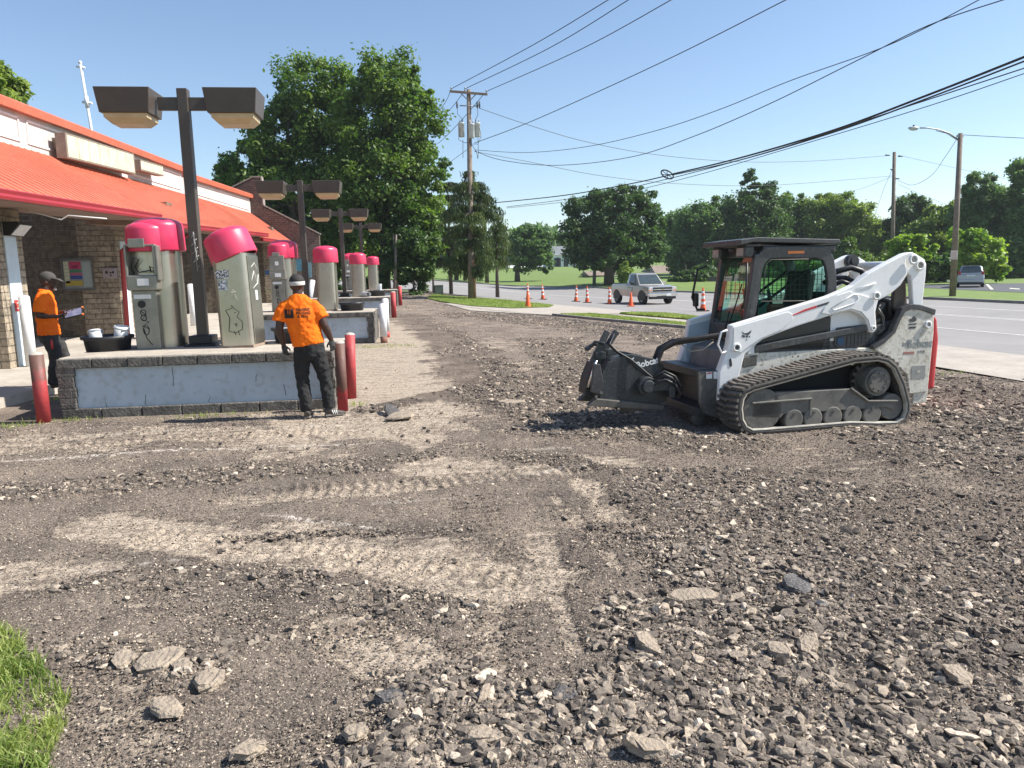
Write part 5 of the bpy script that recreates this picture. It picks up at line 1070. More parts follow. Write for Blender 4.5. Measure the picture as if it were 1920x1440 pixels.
INN = [(1.55, 1.15), (1.535, 1.25), (1.50, 1.45), (1.46, 1.76), (1.43, 1.85), (1.37, 1.90), (1.1, 1.905), (.76, 1.895), (.69, 1.87), (.65, 1.80), (.615, 1.66), (.615, 1.50), (.66, 1.40), (.70, 1.15)]
for yy in ((y0c, y0c-.05), (y1c+.05, y1c)): frame2d(OUT, INN, yy[0], yy[1], 'side_frame', dG, cab)
for yy in (y0c-.02, y1c+.02):
    mb = MB(); k = len(INN); mb.add([(p[0], yy, p[1]) for p in INN], [tuple(range(k))]); mb.build('side_window', gl, cab)
    mb = MB()
    for i in range(15):
        x = .66+i*.058
        if x < 1.5: mb.b2(x, x+.006, yy-.03 if yy > -1 else yy+.024, yy-.024 if yy > -1 else yy+.03, 1.42 if x > .68 else 1.5, 1.895 if x > .72 else 1.8)
    for i in range(9): mb.b2(.64, 1.5-.008*i, yy-.036 if yy > -1 else yy+.03, yy-.03 if yy > -1 else yy+.036, 1.42+i*.058, 1.425+i*.058)
    mb.build('window_guard', blackP, cab)
mb = MB(); mb.loft([(.88+.0, y0c+.003, 1.89), (1.36, y0c+.003, 1.89), (1.42, y0c+.003, 1.84), (1.47, y0c+.003, 1.42), (.9, y0c+.003, 1.41)], .006, 6); mb.build('sliding_pane_edge', dP, cab)
# front: slanted glass between the two side frames with a door frame
mb = MB(); mb.add([(1.655, y0c-.07, 1.15), (1.655, y1c+.07, 1.15), (1.52, y1c+.07, 1.93), (1.52, y0c-.07, 1.93)], [(0, 1, 2, 3)]); mb.build('front_window', gl, cab)
mb = MB()
for (ya, yb) in ((y0c, y0c-.075), (y1c, y1c+.075)):
    mb.add([(1.64, ya, .95), (1.70, ya, .95), (1.56, ya, 1.96), (1.50, ya, 1.96), (1.64, yb, .95), (1.70, yb, .95), (1.56, yb, 1.96), (1.50, yb, 1.96)], [(0, 1, 2, 3), (7, 6, 5, 4), (1, 5, 6, 2), (0, 3, 7, 4), (3, 2, 6, 7), (0, 4, 5, 1)])
mb.b2(1.62, 1.69, y0c-.07, y1c+.07, .95, 1.15); mb.b2(1.49, 1.56, y0c-.07, y1c+.07, 1.93, 2.0); o = mb.build('door_frame', dG, cab, bevel=.012)
mb = MB(); mb.b2(.52, 1.46, y0c-.004, y1c+.004, 1.965, 2.05); mb.build('cab_roof', dG, cab, bevel=.02)
mb = MB(); mb.b2(.50, .56, y0c-.05, y1c+.05, 1.0, 1.42); mb.b2(.55, .62, y0c-.05, y1c+.05, 1.88, 2.0); mb.b2(.5, 1.65, y0c-.05, y1c+.05, .9, .95); mb.build('cab_shell', dG, cab, bevel=.01)
mb = MB(); mb.add([(.515, y0c-.05, 1.42), (.515, y1c+.05, 1.42), (.58, y1c+.05, 1.88), (.58, y0c-.05, 1.88)], [(0, 3, 2, 1)]); mb.build('rear_window', gl, cab)
mb = MB(); mb.prism([(1.76, 2.12), (1.55, 2.145), (.50, 2.11), (.47, 2.06), (.62, 2.06), (1.60, 2.09), (1.76, 2.06)], y0c+.03, y1c-.05, 'y'); mb.build('roof_visor', dG, cab, bevel=.008)
for yy in (-.70, -1.28):
    mb = MB(); mb.box((1.62, yy, 1.985), (.12, .2, .13)); h = mb.build('work_light', dG, cab, bevel=.02); mb = MB(); mb.box((1.684, yy, 1.985), (.004, .15, .09)); mb.build('light_lens', M('work_light_lens', (.45, .45, .42), .2, .4), h)
mb = MB(); mb.b2(1.50, 1.66, y0c-.02, y1c+.02, 2.04, 2.075); mb.build('brow', dG, cab, bevel=.01)
mb = MB(); mb.b2(.94, 1.15, y0c+.001, y0c+.006, 1.955, 1.985); mb.build('orange_marker', orM, cab)
# interior: seat, bar, dark rear
mb = MB(); mb.b2(.72, 1.15, -.80, -1.20, 1.05, 1.18); mb.box((.72, -1.0, 1.45), (.14, .44, .62), ry=R(-8)); mb.build('seat', M('seat_black', (.03, .03, .033), .7), cab, bevel=.05)
mb = MB(); mb.b2(1.1, 1.3, -.66, -.76, 1.05, 1.38); mb.b2(1.1, 1.3, -1.24, -1.34, 1.05, 1.38); mb.b2(.6, 1.1, -.66, -.74, 1.05, 1.24); mb.build('console', M('console_reflection_red', (.15, .045, .03), .6, col2=(.07, .03, .022)), cab, bevel=.03)  # red-brown console colour stands in for an orange reflection in the cab glass
mb = MB(); mb.loft([(1.25, -.72, 1.36), (1.3, -.72, 1.55)], .02, 8); mb.loft([(1.25, -1.28, 1.36), (1.3, -1.28, 1.55)], .02, 8); mb.loft([(.75, -.8, 1.75), (1.35, -.82, 1.35), (1.38, -1.18, 1.35), (.75, -1.2, 1.75)], .018, 8); mb.build('control_lever', blackP, cab)
mb = MB(); mb.loft([(1.70, -.95, 1.02), (1.66, -.8, 1.40), (1.62, -.75, 1.62)], .009, 6); mb.loft([(1.70, -1.0, 1.02), (1.68, -.92, 1.3)], .009, 6); mb.build('wiper', blackP, cab)
mb = MB(); mb.loft([(1.70, -1.46, 1.84), (1.80, -1.52, 1.80), (1.86, -1.54, 1.45), (1.80, -1.52, 1.30), (1.72, -1.46, 1.30)], .014, 8); mb.build('mirror_bar', blackP, cab)
mb = MB(); mb.box((1.82, -1.52, 1.42), (.05, .09, .17)); mb.build('mirror', blackP, cab, bevel=.015)
mb = MB(); mb.loft([(1.67, -.56, 1.86), (1.68, -.55, 1.6), (1.70, -.56, 1.34)], .013, 8); mb.build('door_handle', blackP, cab)
# front lower body and coupler
side([(1.64, .92), (1.90, .86), (1.96, .5), (1.70, .3)], -.56, -1.44, 'front_step', M('grey_step', (.22, .215, .21), .6, col2=(.12, .12, .115), scale=5, fine=.3), LD)
side([(1.93, 1.11), (1.58, 1.18), (1.60, 1.0), (1.80, .9), (1.95, .56), (1.98, .8)], -1.46, -1.50, 'far_fender', M('pale_blue_fender', (.55, .62, .66), .5, col2=(.42, .48, .52), scale=3), LD)
mb = MB(); mb.cyl((2.0, -.50, .34), (2.0, -1.5, .34), .065, n=20); mb.cyl((1.98, -.44, .34), (1.98, -.52, .34), .09, n=20); mb.build('torque_tube', wD, LD)
side([(2.30, .66), (2.02, .66), (1.96, .58), (2.03, .10), (2.22, .18), (2.28, .3)], -.46, -.50, 'coupler_plate', dP, LD); side([(2.30, .66), (2.02, .66), (1.96, .58), (2.03, .10), (2.22, .18), (2.28, .3)], -1.50, -1.54, 'coupler_plate', dP, LD)
mb = MB(); mb.b2(2.06, 2.28, -.50, -1.50, .58, .67); mb.b2(2.08, 2.30, -.50, -1.5, .14, .24); mb.b2(2.06, 2.10, -.5, -1.5, .24, .58); mb.build('coupler_frame', dB, LD, bevel=.01)
mb = MB(); mb.b2(2.13, 2.2, -.4595, -.455, .575, .65); mb.b2(2.06, 2.11, -.4595, -.455, .57, .65); lb_ = mb.build('warning_sticker', whiteS, LD); mb = MB(); mb.b2(2.135, 2.195, -.4545, -.453, .63, .645); mb.build('sticker_red', redL, lb_)
mb = MB(); mb.lathe([(.001, -.04), (.08, -.04), (.095, -.02), (.095, .02), (.08, .04), (.001, .04)], (0, 0, 0), 24); o = mb.build('support_wheel', rub_, LD); o.rotation_euler = (R(90), 0, 0); o.location = (2.20, -.62, .085)
# ---- planer attachment
PL = empty('planer', (0, 0, 0)); PL.parent = LD
for yy, nm in ((-.72, 'side_plate'), (-1.08, 'side_plate')):
    side([(3.36, .34), (3.42, .52), (3.28, .78), (3.12, .85), (2.98, .865), (2.72, .80), (2.60, .68), (2.55, .30), (2.75, .22), (3.2, .30)], yy, yy-.04, nm, dB, PL)
side([(3.36, .34), (3.36, .5), (3.20, .80), (2.98, .84), (2.68, .77), (2.56, .66), (2.52, .34)], -.77, -1.07, 'drum_housing', dB, PL)
side([(3.52, .30), (2.62, .20), (2.60, .26), (3.42, .38)], -.68, -.80, 'skid_shoe', dP, PL); side([(3.52, .30), (2.62, .20), (2.60, .26), (3.42, .38)], -1.06, -1.16, 'skid_shoe', dP, PL)
side([(3.38, .42), (3.49, .46), (3.45, .78), (3.37, .77), (3.33, .56)], -.70, -.74, 'front_plate', dG, PL); side([(3.46, .40), (3.53, .42), (3.50, .60), (3.42, .78), (3.38, .75)], -.79, -1.04, 'front_guard', M('guard_rubber', (.03, .03, .03), .6), PL)
for (xa, za, xb, zb, yy) in ((3.40, .74, 3.20, 1.12, -.92), (3.26, .76, 3.02, 1.10, -1.10)):
    d = Vector((xb-xa, 0, zb-za)); nn = Vector((-d.z, 0, d.x)).normalized()*.035
    side([(xa-nn.x, za-nn.z), (xa+nn.x, za+nn.z), (xb+nn.x, zb+nn.z), (xb-nn.x, zb-nn.z)], yy, yy-.04, 'upright_bar', dG, PL, .006)
mb = MB(); mb.cyl((3.50, -.76, .50), (3.40, -.76, .80), .018, n=12); mb.build('rod', chrome, PL)
mb = MB(); mb.loft([(3.45, -.95, .9), (3.35, -.95, 1.0), (3.25, -.9, .98)], .02, 8); mb.loft([(3.42, -1.1, .9), (3.3, -1.12, .96), (3.2, -1.1, .92)], .025, 8); mb.box((3.30, -.95, .84), (.12, .12, .08)); mb.box((3.16, -.98, .87), (.10, .10, .07)); mb.build('valve_block', dB, PL, bevel=.01)
for (x, z) in ((3.36, .44), (3.42, .40), (2.9, .5)): mb = MB(); mb.cyl((x, -.70, z), (x, -.72, z), .018, n=8); mb.build('bolt', pinM, PL)
mb = MB(); mb.cyl((2.84, -.60, .50), (2.84, -.73, .50), .11, n=24); mb.cyl((2.84, -.56, .50), (2.84, -.6, .50), .075, n=20); mb.b2(2.50, 2.78, -.58, -.70, .44, .56); mb.b2(2.52, 2.6, -.56, -.7, .36, .5); mb.build('hydraulic_motor', dB, PL, bevel=.012)
mb = MB()
for (dz, dy) in ((0, 0), (.05, .02), (.02, -.05), (-.04, .03)): mb.loft([(2.78, -.60+dy, .56+dz), (2.66, -.58+dy, .62+dz), (2.54, -.57+dy, .56+dz), (2.46, -.57+dy, .44+dz), (2.5, -.58+dy, .36)], .014, 8)
mb.build('motor_hose', blackP, PL)
mb = MB()
for k in range(3): mb.loft([(3.12, -1.0+.03*k, 1.08), (3.22, -.9+.04*k, .98), (3.16, -.80+.03*k, .90), (3.0, -.70, .76+.02*k), (2.80, -.66, .58+.02*k), (2.66, -.62, .50)], .011, 8)
mb.build('thin_hose', blackP, PL)
mb = MB()
for k, (dy, dz) in enumerate(((0, 0), (.07, .04), (-.07, .02))): mb.loft([(2.58, -.80+dy, .60), (2.66, -.80+dy, .74+dz), (2.60, -.80+dy, .88+dz), (2.44, -.78+dy, .96+dz), (2.2, -.68+dy*.7, 1.0+dz*.6), (1.98, -.58+dy*.5, 1.04+dz*.5), (1.80, -.55, 1.08+dz*.5)], .026, 10)
mb.build('main_hose', M('hose_brown_black', (.06, .05, .042), .55, col2=(.025, .024, .024), scale=12), LD)
mb = MB(); mb.loft([(2.35, -.8, .95), (2.25, -.75, .86), (2.12, -.7, .88), (2.02, -.65, .97)], .008, 6); mb.build('loose_wire', M('pale_wire', (.5, .48, .4), .6), LD)
mb = MB(); mb.cyl((2.7, -.80, .66), (2.7, -.96, .66), .12, n=26); mb.build('hose_reel', dB, PL)
mb = MB(); mb.cyl((2.95, -.80, .42), (2.95, -1.05, .42), .24, n=28)
for k in range(40):
    a = k*2.4; yy = -.80-.22*(k/40); mb.box((2.95+.25*math.cos(a), yy, .42+.25*math.sin(a)), (.04, .03, .04), ry=-a)
mb.build('cutting_drum', dP, PL)
pl_side = [o for o in scene.collection.objects if o.name == 'side_plate'][0]
o = text_mesh('lettering', 'Bobcat', .10, whiteS, pl_side, Matrix.Translation((2.80, -.717, .755)) @ Matrix.Rotation(R(12), 4, 'Y') @ Matrix.Rotation(R(180), 4, 'Z') @ Matrix.Rotation(R(90), 4, 'X'), bold=.003)
emblem(2.99, .795, .03, -.7195, pl_side, whiteS)
# ================================================================ PEOPLE
skin = M('dark_skin', (.065, .032, .022), .42, col2=(.045, .022, .016), scale=14, spec=.5); shirtM = M('hi_vis_orange_shirt', (1.0, .20, .012), .85, col2=(.88, .14, .01), scale=5, bump=.5, bscale=9, spec=.2)
jeans = M('black_jeans', (.020, .0195, .020), .85, col2=(.010, .010, .011), scale=7, bump=.6, bscale=14); gloveM = M('black_glove', (.018, .018, .018), .7, col2=(.05, .05, .05), scale=20)
def remesh(o, vox, sm=6):
    r_ = o.modifiers.new('remesh', 'REMESH'); r_.mode = 'VOXEL'; r_.voxel_size = vox; r_.use_smooth_shade = True
    s = o.modifiers.new('smooth', 'SMOOTH'); s.factor = .5; s.iterations = sm
def wrinkle(o, size, strength, seed=0):
    tx = bpy.data.textures.new('folds%d' % seed, 'CLOUDS'); tx.noise_scale = size; tx.noise_depth = 2
    d = o.modifiers.new('folds', 'DISPLACE'); d.texture = tx; d.strength = strength; d.mid_level = .5; d.texture_coords = 'LOCAL'
def hand(mb, wrist, d, palmn, thumb_side, L=.19, curl=.5):
    """palm and five separate fingers; d along the hand, palmn palm normal"""
    d = Vector(d).normalized(); pn = Vector(palmn); pn = (pn-d*pn.dot(d)).normalized(); s = d.cross(pn)*thumb_side
    w_ = Vector(wrist); mb.loft([w_-d*.03, w_, w_+d*.035, w_+d*.09], [(.030, .024), (.032, .022), (.044, .020), (.042, .017)], 12, ref=s)
    for k, (off, ln) in enumerate(((.033, .070), (.011, .080), (-.011, .074), (-.032, .058))):
        b0 = w_+d*.082+s*off; b1 = b0+d*ln*.42+pn*ln*.12*curl; b2_ = b1+(d*(1-curl*.5)+pn*curl*.9)*ln*.34; b3 = b2_+(d*(1-curl)+pn*curl*1.3)*ln*.28
        mb.loft([b0, b1, b2_, b3], [.0105, .0100, .0092, .007], 8)
    t0 = w_+d*.02+s*.03; t1 = t0+d*.03+s*.03+pn*.012; t2 = t1+d*.035+s*.008+pn*.012; mb.loft([t0, t1, t2], [.014, .0125, .009], 8)
def head(mb, c, yaw, tilt=0, s=1.0):
    """face towards +y before the yaw rotation"""
    m_ = Matrix.Translation(c) @ Matrix.Rotation(yaw, 4, 'Z') @ Matrix.Rotation(tilt, 4, 'X'); k0 = len(mb.v)
    mb.ball((0, -.012*s, .02*s), (.076*s, .094*s, .10*s), 20, 14)
    mb.loft([(0, .02*s, -.02*s), (0, .035*s, -.065*s), (0, .045*s, -.105*s)], [(.062*s, .066*s), (.052*s, .056*s), (.030*s, .030*s)], 14, ref=(1, 0, 0))
    mb.loft([(0, .078*s, .012*s), (0, .098*s, -.025*s), (0, .088*s, -.036*s)], [.009*s, .016*s, .012*s], 8); mb.ball((0, .078*s, -.062*s), (.026*s, .016*s, .011*s), 10, 6)
    for sd in (-1, 1): mb.ball((sd*.078*s, -.008*s, -.008*s), (.011*s, .022*s, .032*s), 8, 6); mb.ball((sd*.03*s, .072*s, .026*s), (.022*s, .014*s, .008*s), 8, 6)
    for i in range(k0, len(mb.v)): v = m_ @ Vector(mb.v[i]); mb.v[i] = tuple(v)
    return m_
# ---- worker seen from behind (x right, y away, z up)
wb = G(592, 781); W2 = empty('person', (wb.x-.06, wb.y-.02, gz(wb.x, wb.y)), R(4), 'worker seen from behind in orange shirt, white headband and black gloves beside the nearest island', 'person', None)
mb = MB(); hc = (-.068, .02, 1.715)
head(mb, Vector(hc), R(-38), R(-12), 1.12)
mb.loft([(-.07, .0, 1.50), (-.068, .0, 1.58), (-.066, .008, 1.66)], [(.075, .07), (.062, .062), (.058, .06)], 14, ref=(1, 0, 0))
mb.loft([(-.06, 0, 1.2), (-.06, 0, 1.45), (-.065, 0, 1.52)], [(.16, .10), (.18, .10), (.10, .08)], 14, ref=(1, 0, 0))
mb.loft([(.02, 0, .80), (-.03, 0, 1.0), (-.05, 0, 1.25)], [(.15, .11), (.145, .10), (.15, .1)], 14, ref=(1, 0, 0))
shL, elL, wrL = (-.262, 0, 1.455), (-.318, -.02, 1.16), (-.285, .045, .95); shR, elR, wrR = (.142, 0, 1.455), (.245, -.03, 1.19), (.315, .03, .995)
for a_, b_, c_ in ((shL, elL, wrL), (shR, elR, wrR)):
    A_, B_, C_ = Vector(a_), Vector(b_), Vector(c_); mb.loft([A_, A_.lerp(B_, .35), A_.lerp(B_, .8), B_, B_.lerp(C_, .3), B_.lerp(C_, .8), C_], [.064, .062, .054, .050, .052, .038, .031], 14)
for s, kn, an in ((-.08, (-.075, .03, .48), (-.035, -.01, .12)), (.11, (.195, .045, .5), (.235, .03, .13))): mb.loft([(s, 0, .85), kn, an], [.08, .055, .04], 12)
for sd in (): pass
body = mb.build('body', skin, W2); remesh(body, .009, 3)
mb = MB(); hand(mb, wrL, (.14, .12, -1), (.5, .8, 0), 1, curl=.6); o = mb.build('left_glove', gloveM, W2); remesh(o, .005, 2)
mb = MB(); hand(mb, wrR, (.16, .05, -1), (-.5, .8, 0), -1, curl=.5); o = mb.build('right_glove', gloveM, W2); remesh(o, .005, 2)
mb = MB(); mb.loft([(.025, 0, .945), (.02, 0, 1.0), (-.005, 0, 1.15), (-.035, 0, 1.3), (-.055, 0, 1.40), (-.06, .0, 1.475), (-.064, .0, 1.535), (-.068, .0, 1.60)], [(.205, .142), (.205, .145), (.200, .14), (.212, .142), (.218, .135), (.205, .12), (.145, .10), (.078, .08)], 28, ref=(1, 0, 0))
for a_, b_, ex_ in ((shL, elL, -1), (shR, elR, 1)):
    A_, B_ = Vector(a_), Vector(b_); mb.loft([A_+Vector((-ex_*.10, 0, .0)), A_+Vector((-ex_*.02, 0, -.02)), A_.lerp(B_, .28)+Vector((ex_*.0, 0, 0)), A_.lerp(B_, .66)+Vector((ex_*.012, 0, 0))], [(.085, .09), .082, .084, .088], 16)
sh = mb.build('shirt', shirtM, W2); remesh(sh, .011, 5); wrinkle(sh, .11, .034, 1); wrinkle(sh, .035, .014, 11)
mb = MB(); mb.loft([(.03, 0, 1.0), (.03, 0, .90), (.035, 0, .80), (.035, 0, .76)], [(.185, .125), (.195, .135), (.19, .13), (.14, .10)], 20, ref=(1, 0, 0))
mb.loft([(-.055, 0, .86), (-.07, .02, .68), (-.078, .035, .49), (-.06, .0, .3), (-.035, -.012, .09)], [.115, .102, .082, .082, .082], 16); mb.loft([(.12, 0, .86), (.165, .025, .68), (.205, .045, .50), (.23, .03, .3), (.24, .02, .11)], [.115, .102, .082, .08, .082], 16)
o = mb.build('jeans', jeans, W2); remesh(o, .011, 4); wrinkle(o, .07, .036, 2); wrinkle(o, .03, .014, 12)
mb = MB(); mb.loft([(-.068, .006, 1.712), (-.069, .003, 1.762)], [(.101, .116), (.099, .115)], 28, ref=(1, 0, 0)); mb.build('headband', M('headband', (.62, .60, .57), .8, col2=(.5, .48, .45)), W2, bevel=.006)
mb = MB(); mb.ball((-.068, .005, 1.758), (.096, .112, .095), 24, 12); mb.build('dark_cap_top', M('durag', (.03, .025, .024), .8), W2)
shoeM = M('grey_shoe', (.10, .085, .075), .7, col2=(.05, .045, .04), scale=10)
def shoe(c, yaw, stripes, nm='shoe'):
    m_ = Matrix.Translation(c) @ Matrix.Rotation(yaw, 4, 'Z'); mb = MB(); prof = [(-.085, .045, .036), (-.05, .06, .038), (0, .055, .040), (.06, .038, .046), (.12, .028, .046), (.165, .02, .034), (.185, .014, .016)]
    mb.loft([(0, p[0], p[1]) for p in prof], [(p[2], p[1]*.98) for p in prof], 16, ref=(1, 0, 0)); mb.loft([(0, -.03, .05), (0, -.035, .11)], [.046, .046], 14); mb.v = [tuple(m_ @ Vector(v)) for v in mb.v]; o = mb.build(nm, shoeM, W2 if stripes is not None else None)
    mb = MB(); mb.prism([(-.036, -.09), (.036, -.09), (.046, .06), (.042, .14), (0, .19), (-.042, .14), (-.046, .06)], -.002, .022, 'z'); mb.v = [tuple(m_ @ Vector(v)) for v in mb.v]; mb.build('sole', M('shoe_sole', (.2, .18, .16), .8), o, bevel=.006)
    if stripes:
        for k in range(3):
            mb = MB(); mb.loft([(.0465, .015+k*.025, .024), (.034, .0+k*.025, .075)], .006, 6); mb.v = [tuple(m_ @ Vector(v)) for v in mb.v]; mb.build('shoe_stripe', whiteS, o)
    return o
shoe(Vector((-.03, .0, 0)), R(-8), False); shoe(Vector((.265, .03, 0)), R(-72), True)
# printed back of the shirt: text wrapped on the cloth
def wrap(o):
    o.data.update(); sb = o.modifiers.new('sub', 'REMESH'); o.modifiers.remove(sb)
    s = o.modifiers.new('wrap', 'SHRINKWRAP'); s.target = sh; s.wrap_method = 'PROJECT'; s.use_project_y = True; s.use_negative_direction = True; s.use_positive_direction = True; s.project_limit = .3; s.offset = .004
inkM = M('print_ink', (.03, .022, .02), .8); Tm = lambda x, z: Matrix.Translation((x, -.22, z)) @ Matrix.Rotation(R(90), 4, 'X')
for s_, z, sz_, x in (('HARRIS', 1.405, .052, -.005), ('PAVING', 1.362, .050, .0), ('& SEAL', 1.320, .046, -.005)):
    o = text_mesh('shirt_print', s_, sz_, inkM, sh, Tm(x, z), extrude=0, bold=.0012); wrap(o)
mb = MB(); k = 9
for i in range(k):
    for j in range(k): 
        a0, a1 = -.235+.115*i/k, -.235+.115*(i+1)/k; b0, b1 = 1.30+.115*j/k, 1.30+.115*(j+1)/k
        if not (3 <= i <= 5 and 4 <= j <= 8 and i != 4): mb.add([(a0, -.22, b0), (a1, -.22, b0), (a1, -.22, b1), (a0, -.22, b1)], [(0, 1, 2, 3)])
o = mb.build('shirt_print', inkM, sh); wrap(o)
# ---- worker with cap, in profile facing right
wb = G(98, 730, .15); W1 = empty('person', (wb.x-.05, wb.y+.2, wb.z), R(-90+22), 'worker in orange shirt and dark cap holding a tablet left of the nearest island', 'person', None)
# local: y forward, x right-hand side... camera sees his right side (local +x)
mb = MB(); hm = head(mb, Vector((0, .065, 1.59)), R(-14), R(-8), 1.1)
mb.loft([(0, .0, 1.38), (0, .02, 1.47), (0, .045, 1.54)], [(.09, .08), (.07, .07), (.062, .065)], 14, ref=(1, 0, 0)); mb.loft([(0, -.02, .85), (0, -.02, 1.1), (0, 0, 1.38)], [(.16, .12), (.17, .12), (.15, .1)], 14, ref=(1, 0, 0))
RS, RE, RW = Vector((.20, -.03, 1.36)), Vector((.24, -.10, 1.10)), Vector((.12, .15, 1.075)); LS, LE, LW = Vector((-.20, -.02, 1.36)), Vector((-.24, .02, 1.10)), Vector((-.09, .24, 1.14))
for A_, B_, C_ in ((RS, RE, RW), (LS, LE, LW)): mb.loft([A_, A_.lerp(B_, .4), A_.lerp(B_, .85), B_, B_.lerp(C_, .3), B_.lerp(C_, .8), C_], [.056, .052, .044, .043, .043, .032, .028], 14)
for s in (-.1, .1): mb.loft([(s, 0, .8), (s, .03, .45), (s, 0, .1)], [.08, .055, .04], 12)
body = mb.build('body', skin, W1); remesh(body, .009, 3)
mb = MB(); hand(mb, RW, (-.5, .9, .06), (-.3, 0, 1), 1, curl=.9); o = mb.build('right_glove', gloveM, W1); remesh(o, .005, 2)
mb = MB(); hand(mb, LW, (.35, .9, -.02), (0, .1, 1), -1, curl=.8); o = mb.build('left_glove', gloveM, W1); remesh(o, .005, 2)
mb = MB(); mb.loft([(0, .0, .80), (0, -.0, .9), (0, .0, 1.08), (0, .0, 1.25), (0, -.005, 1.37), (0, .005, 1.43), (0, .012, 1.48)], [(.195, .15), (.195, .15), (.20, .145), (.215, .14), (.20, .12), (.14, .10), (.08, .085)], 28, ref=(1, 0, 0))
for A_, B_, e_ in ((RS, RE, 1), (LS, LE, -1)): mb.loft([A_+Vector((-e_*.1, 0, .02)), A_, A_.lerp(B_, .35)+Vector((e_*.01, 0, 0)), A_.lerp(B_, .8)+Vector((e_*.01, 0, 0))], [.082, .082, .086, .09], 16)
sh1 = mb.build('shirt', shirtM, W1); remesh(sh1, .011, 5); wrinkle(sh1, .12, .04, 3); wrinkle(sh1, .04, .014, 13)
mb = MB(); mb.loft([(0, 0, .86), (0, 0, .74), (0, 0, .68)], [(.18, .13), (.185, .135), (.14, .11)], 20, ref=(1, 0, 0))
mb.loft([(.09, 0, .78), (.10, .04, .6), (.10, .06, .45), (.10, .02, .25), (.10, 0, .06)], [.115, .10, .088, .085, .085], 16); mb.loft([(-.09, .02, .78), (-.10, .12, .6), (-.11, .16, .45), (-.11, .16, .25), (-.11, .14, .06)], [.115, .10, .088, .085, .085], 16)
o = mb.build('trousers', M('dark_trousers', (.045, .042, .04), .85, col2=(.025, .024, .024), scale=6, bump=.5, bscale=12), W1); remesh(o, .011, 4); wrinkle(o, .09, .03, 4)
mb = MB(); mb.ball((0, -.01, .058), (.098, .118, .098), 24, 12); mb.loft([(0, .06, .06), (0, .14, .056), (0, .20, .03)], [(.084, .013), (.078, .010), (.045, .007)], 18, ref=(1, 0, 0)); mb.v = [tuple(hm @ Vector(v)) for v in mb.v]; mb.build('cap', M('dark_cap', (.075, .068, .062), .85, col2=(.05, .045, .04), scale=14), W1)
mb = MB(); mb.ball((0, .096, -.098), (.03, .022, .028), 12, 8); mb.v = [tuple(hm @ Vector(v)) for v in mb.v]; mb.build('grey_beard', M('grey_beard', (.4, .39, .38), .9, bump=.8, bscale=200), W1)
for x, y in ((.1, .03), (-.11, .17)):
    mb = MB(); mb.loft([(x, y-.08, .05), (x, y, .06), (x, y+.1, .04), (x, y+.16, .03)], [(.04, .045), (.045, .055), (.045, .035), (.03, .02)], 14, ref=(1, 0, 0)); mb.build('shoe', shoeM, W1)
mb = MB(); mb.loft([(.19, .03, .74), (.2, .035, .60)], .018, 8); mb.build('red_tag', redL, W1)
T = empty('tablet', W1.matrix_basis @ Vector((.02, .36, 1.16)), 0, 'dark tablet held by the worker with the cap', 'tablet'); T.rotation_euler = (R(16), R(38), R(-90+22)); W1.scale = (1.03, 1.03, 1.04)
mb = MB(); mb.box((0, 0, 0), (.19, .27, .014)); mb.build('case', blackP, T, bevel=.006); mb = MB(); mb.box((0, 0, .0085), (.16, .24, .002)); mb.build('screen', M('tablet_screen', (.10, .12, .2), .15, col2=(.25, .25, .35), scale=9), T)
mb = MB()
for s in (-1, 1): mb.box((s*.085, .135, 0), (.03, .03, .03))
mb.build('orange_corner', orM, T, bevel=.005)
# ================================================================ POLES AND WIRES
woodM = M('weathered_pole_wood', (.24, .19, .15), .9, col2=(.14, .11, .09), scale=3, fine=.4, fcol=(.32, .27, .22), bump=.4); woodB = M('brown_pole_base', (.30, .17, .10), .9, col2=(.17, .10, .07), scale=4)
galv = M('galvanised', (.36, .37, .38), .5, .5, col2=(.25, .26, .27), scale=4); wireM = M('wire_black', (.012, .012, .013), .6); wireG = M('wire_grey', (.06, .065, .07), .6)
ub = G(884, 562); UH = atY(879, 168, ub.y).z-ub.z; lean_ = (atY(879, 168, ub.y).x-ub.x)
up_t = empty('utility_pole', ub, 0, 'tall wooden utility pole with crossarm and three transformers rising through the drooping conifer', 'utility pole')
mb = MB(); mb.loft([(0, 0, -.1), (lean_*.25, 0, UH*.25), (lean_, 0, UH)], [.22, .19, .13], 14); mb.build('pole', woodM, up_t)
mb = MB(); mb.loft([(.16, -.06, 0), (.17, -.06, 2.7)], [.15, .13], 10); mb.build('stub_pole', woodB, up_t)
def loc_(u, v, dy=0): p = atY(u, v, ub.y+dy); return Vector((p.x-ub.x, dy, p.z-ub.z))
a_, b_ = loc_(843, 171, -.16), loc_(914, 177, -.16); mb = MB(); d = (b_-a_); c = (a_+b_)/2; mb.box(c, (d.length, .12, .13), ry=-math.atan2(d.z, d.x)); mb.build('crossarm', woodM, up_t, bevel=.01)
for (u, v) in ((846, 167), (872, 167), (912, 172)):
    p = loc_(u, v, -.16); mb = MB(); mb.lathe([(.02, -.15), (.05, -.05), (.03, 0), (.06, .05), (.03, .12), (.001, .14)], p, 10); mb.build('insulator', galv, up_t)
for s_ in (-1, 1):
    mb = MB(); mb.cyl(loc_(879+s_*14, 176, -.12), loc_(880, 190, -.12), .03, n=6); mb.build('brace', galv, up_t)
mb = MB(); mb.cyl(loc_(862, 198, -.15), loc_(896, 199, -.15), .035, n=8); mb.build('fuse_arm', galv, up_t)
for (u, v) in ((857, 197), (895, 197), (899, 196)):
    p = loc_(u, v, -.2); mb = MB(); mb.loft([p+Vector((0, 0, -.2)), p, p+Vector((0, 0, .2))], [.04, .06, .04], 8); mb.build('fuse_cutout', wireG, up_t)
trM = M('transformer_grey', (.52, .55, .55), .5, col2=(.42, .45, .45), scale=4)
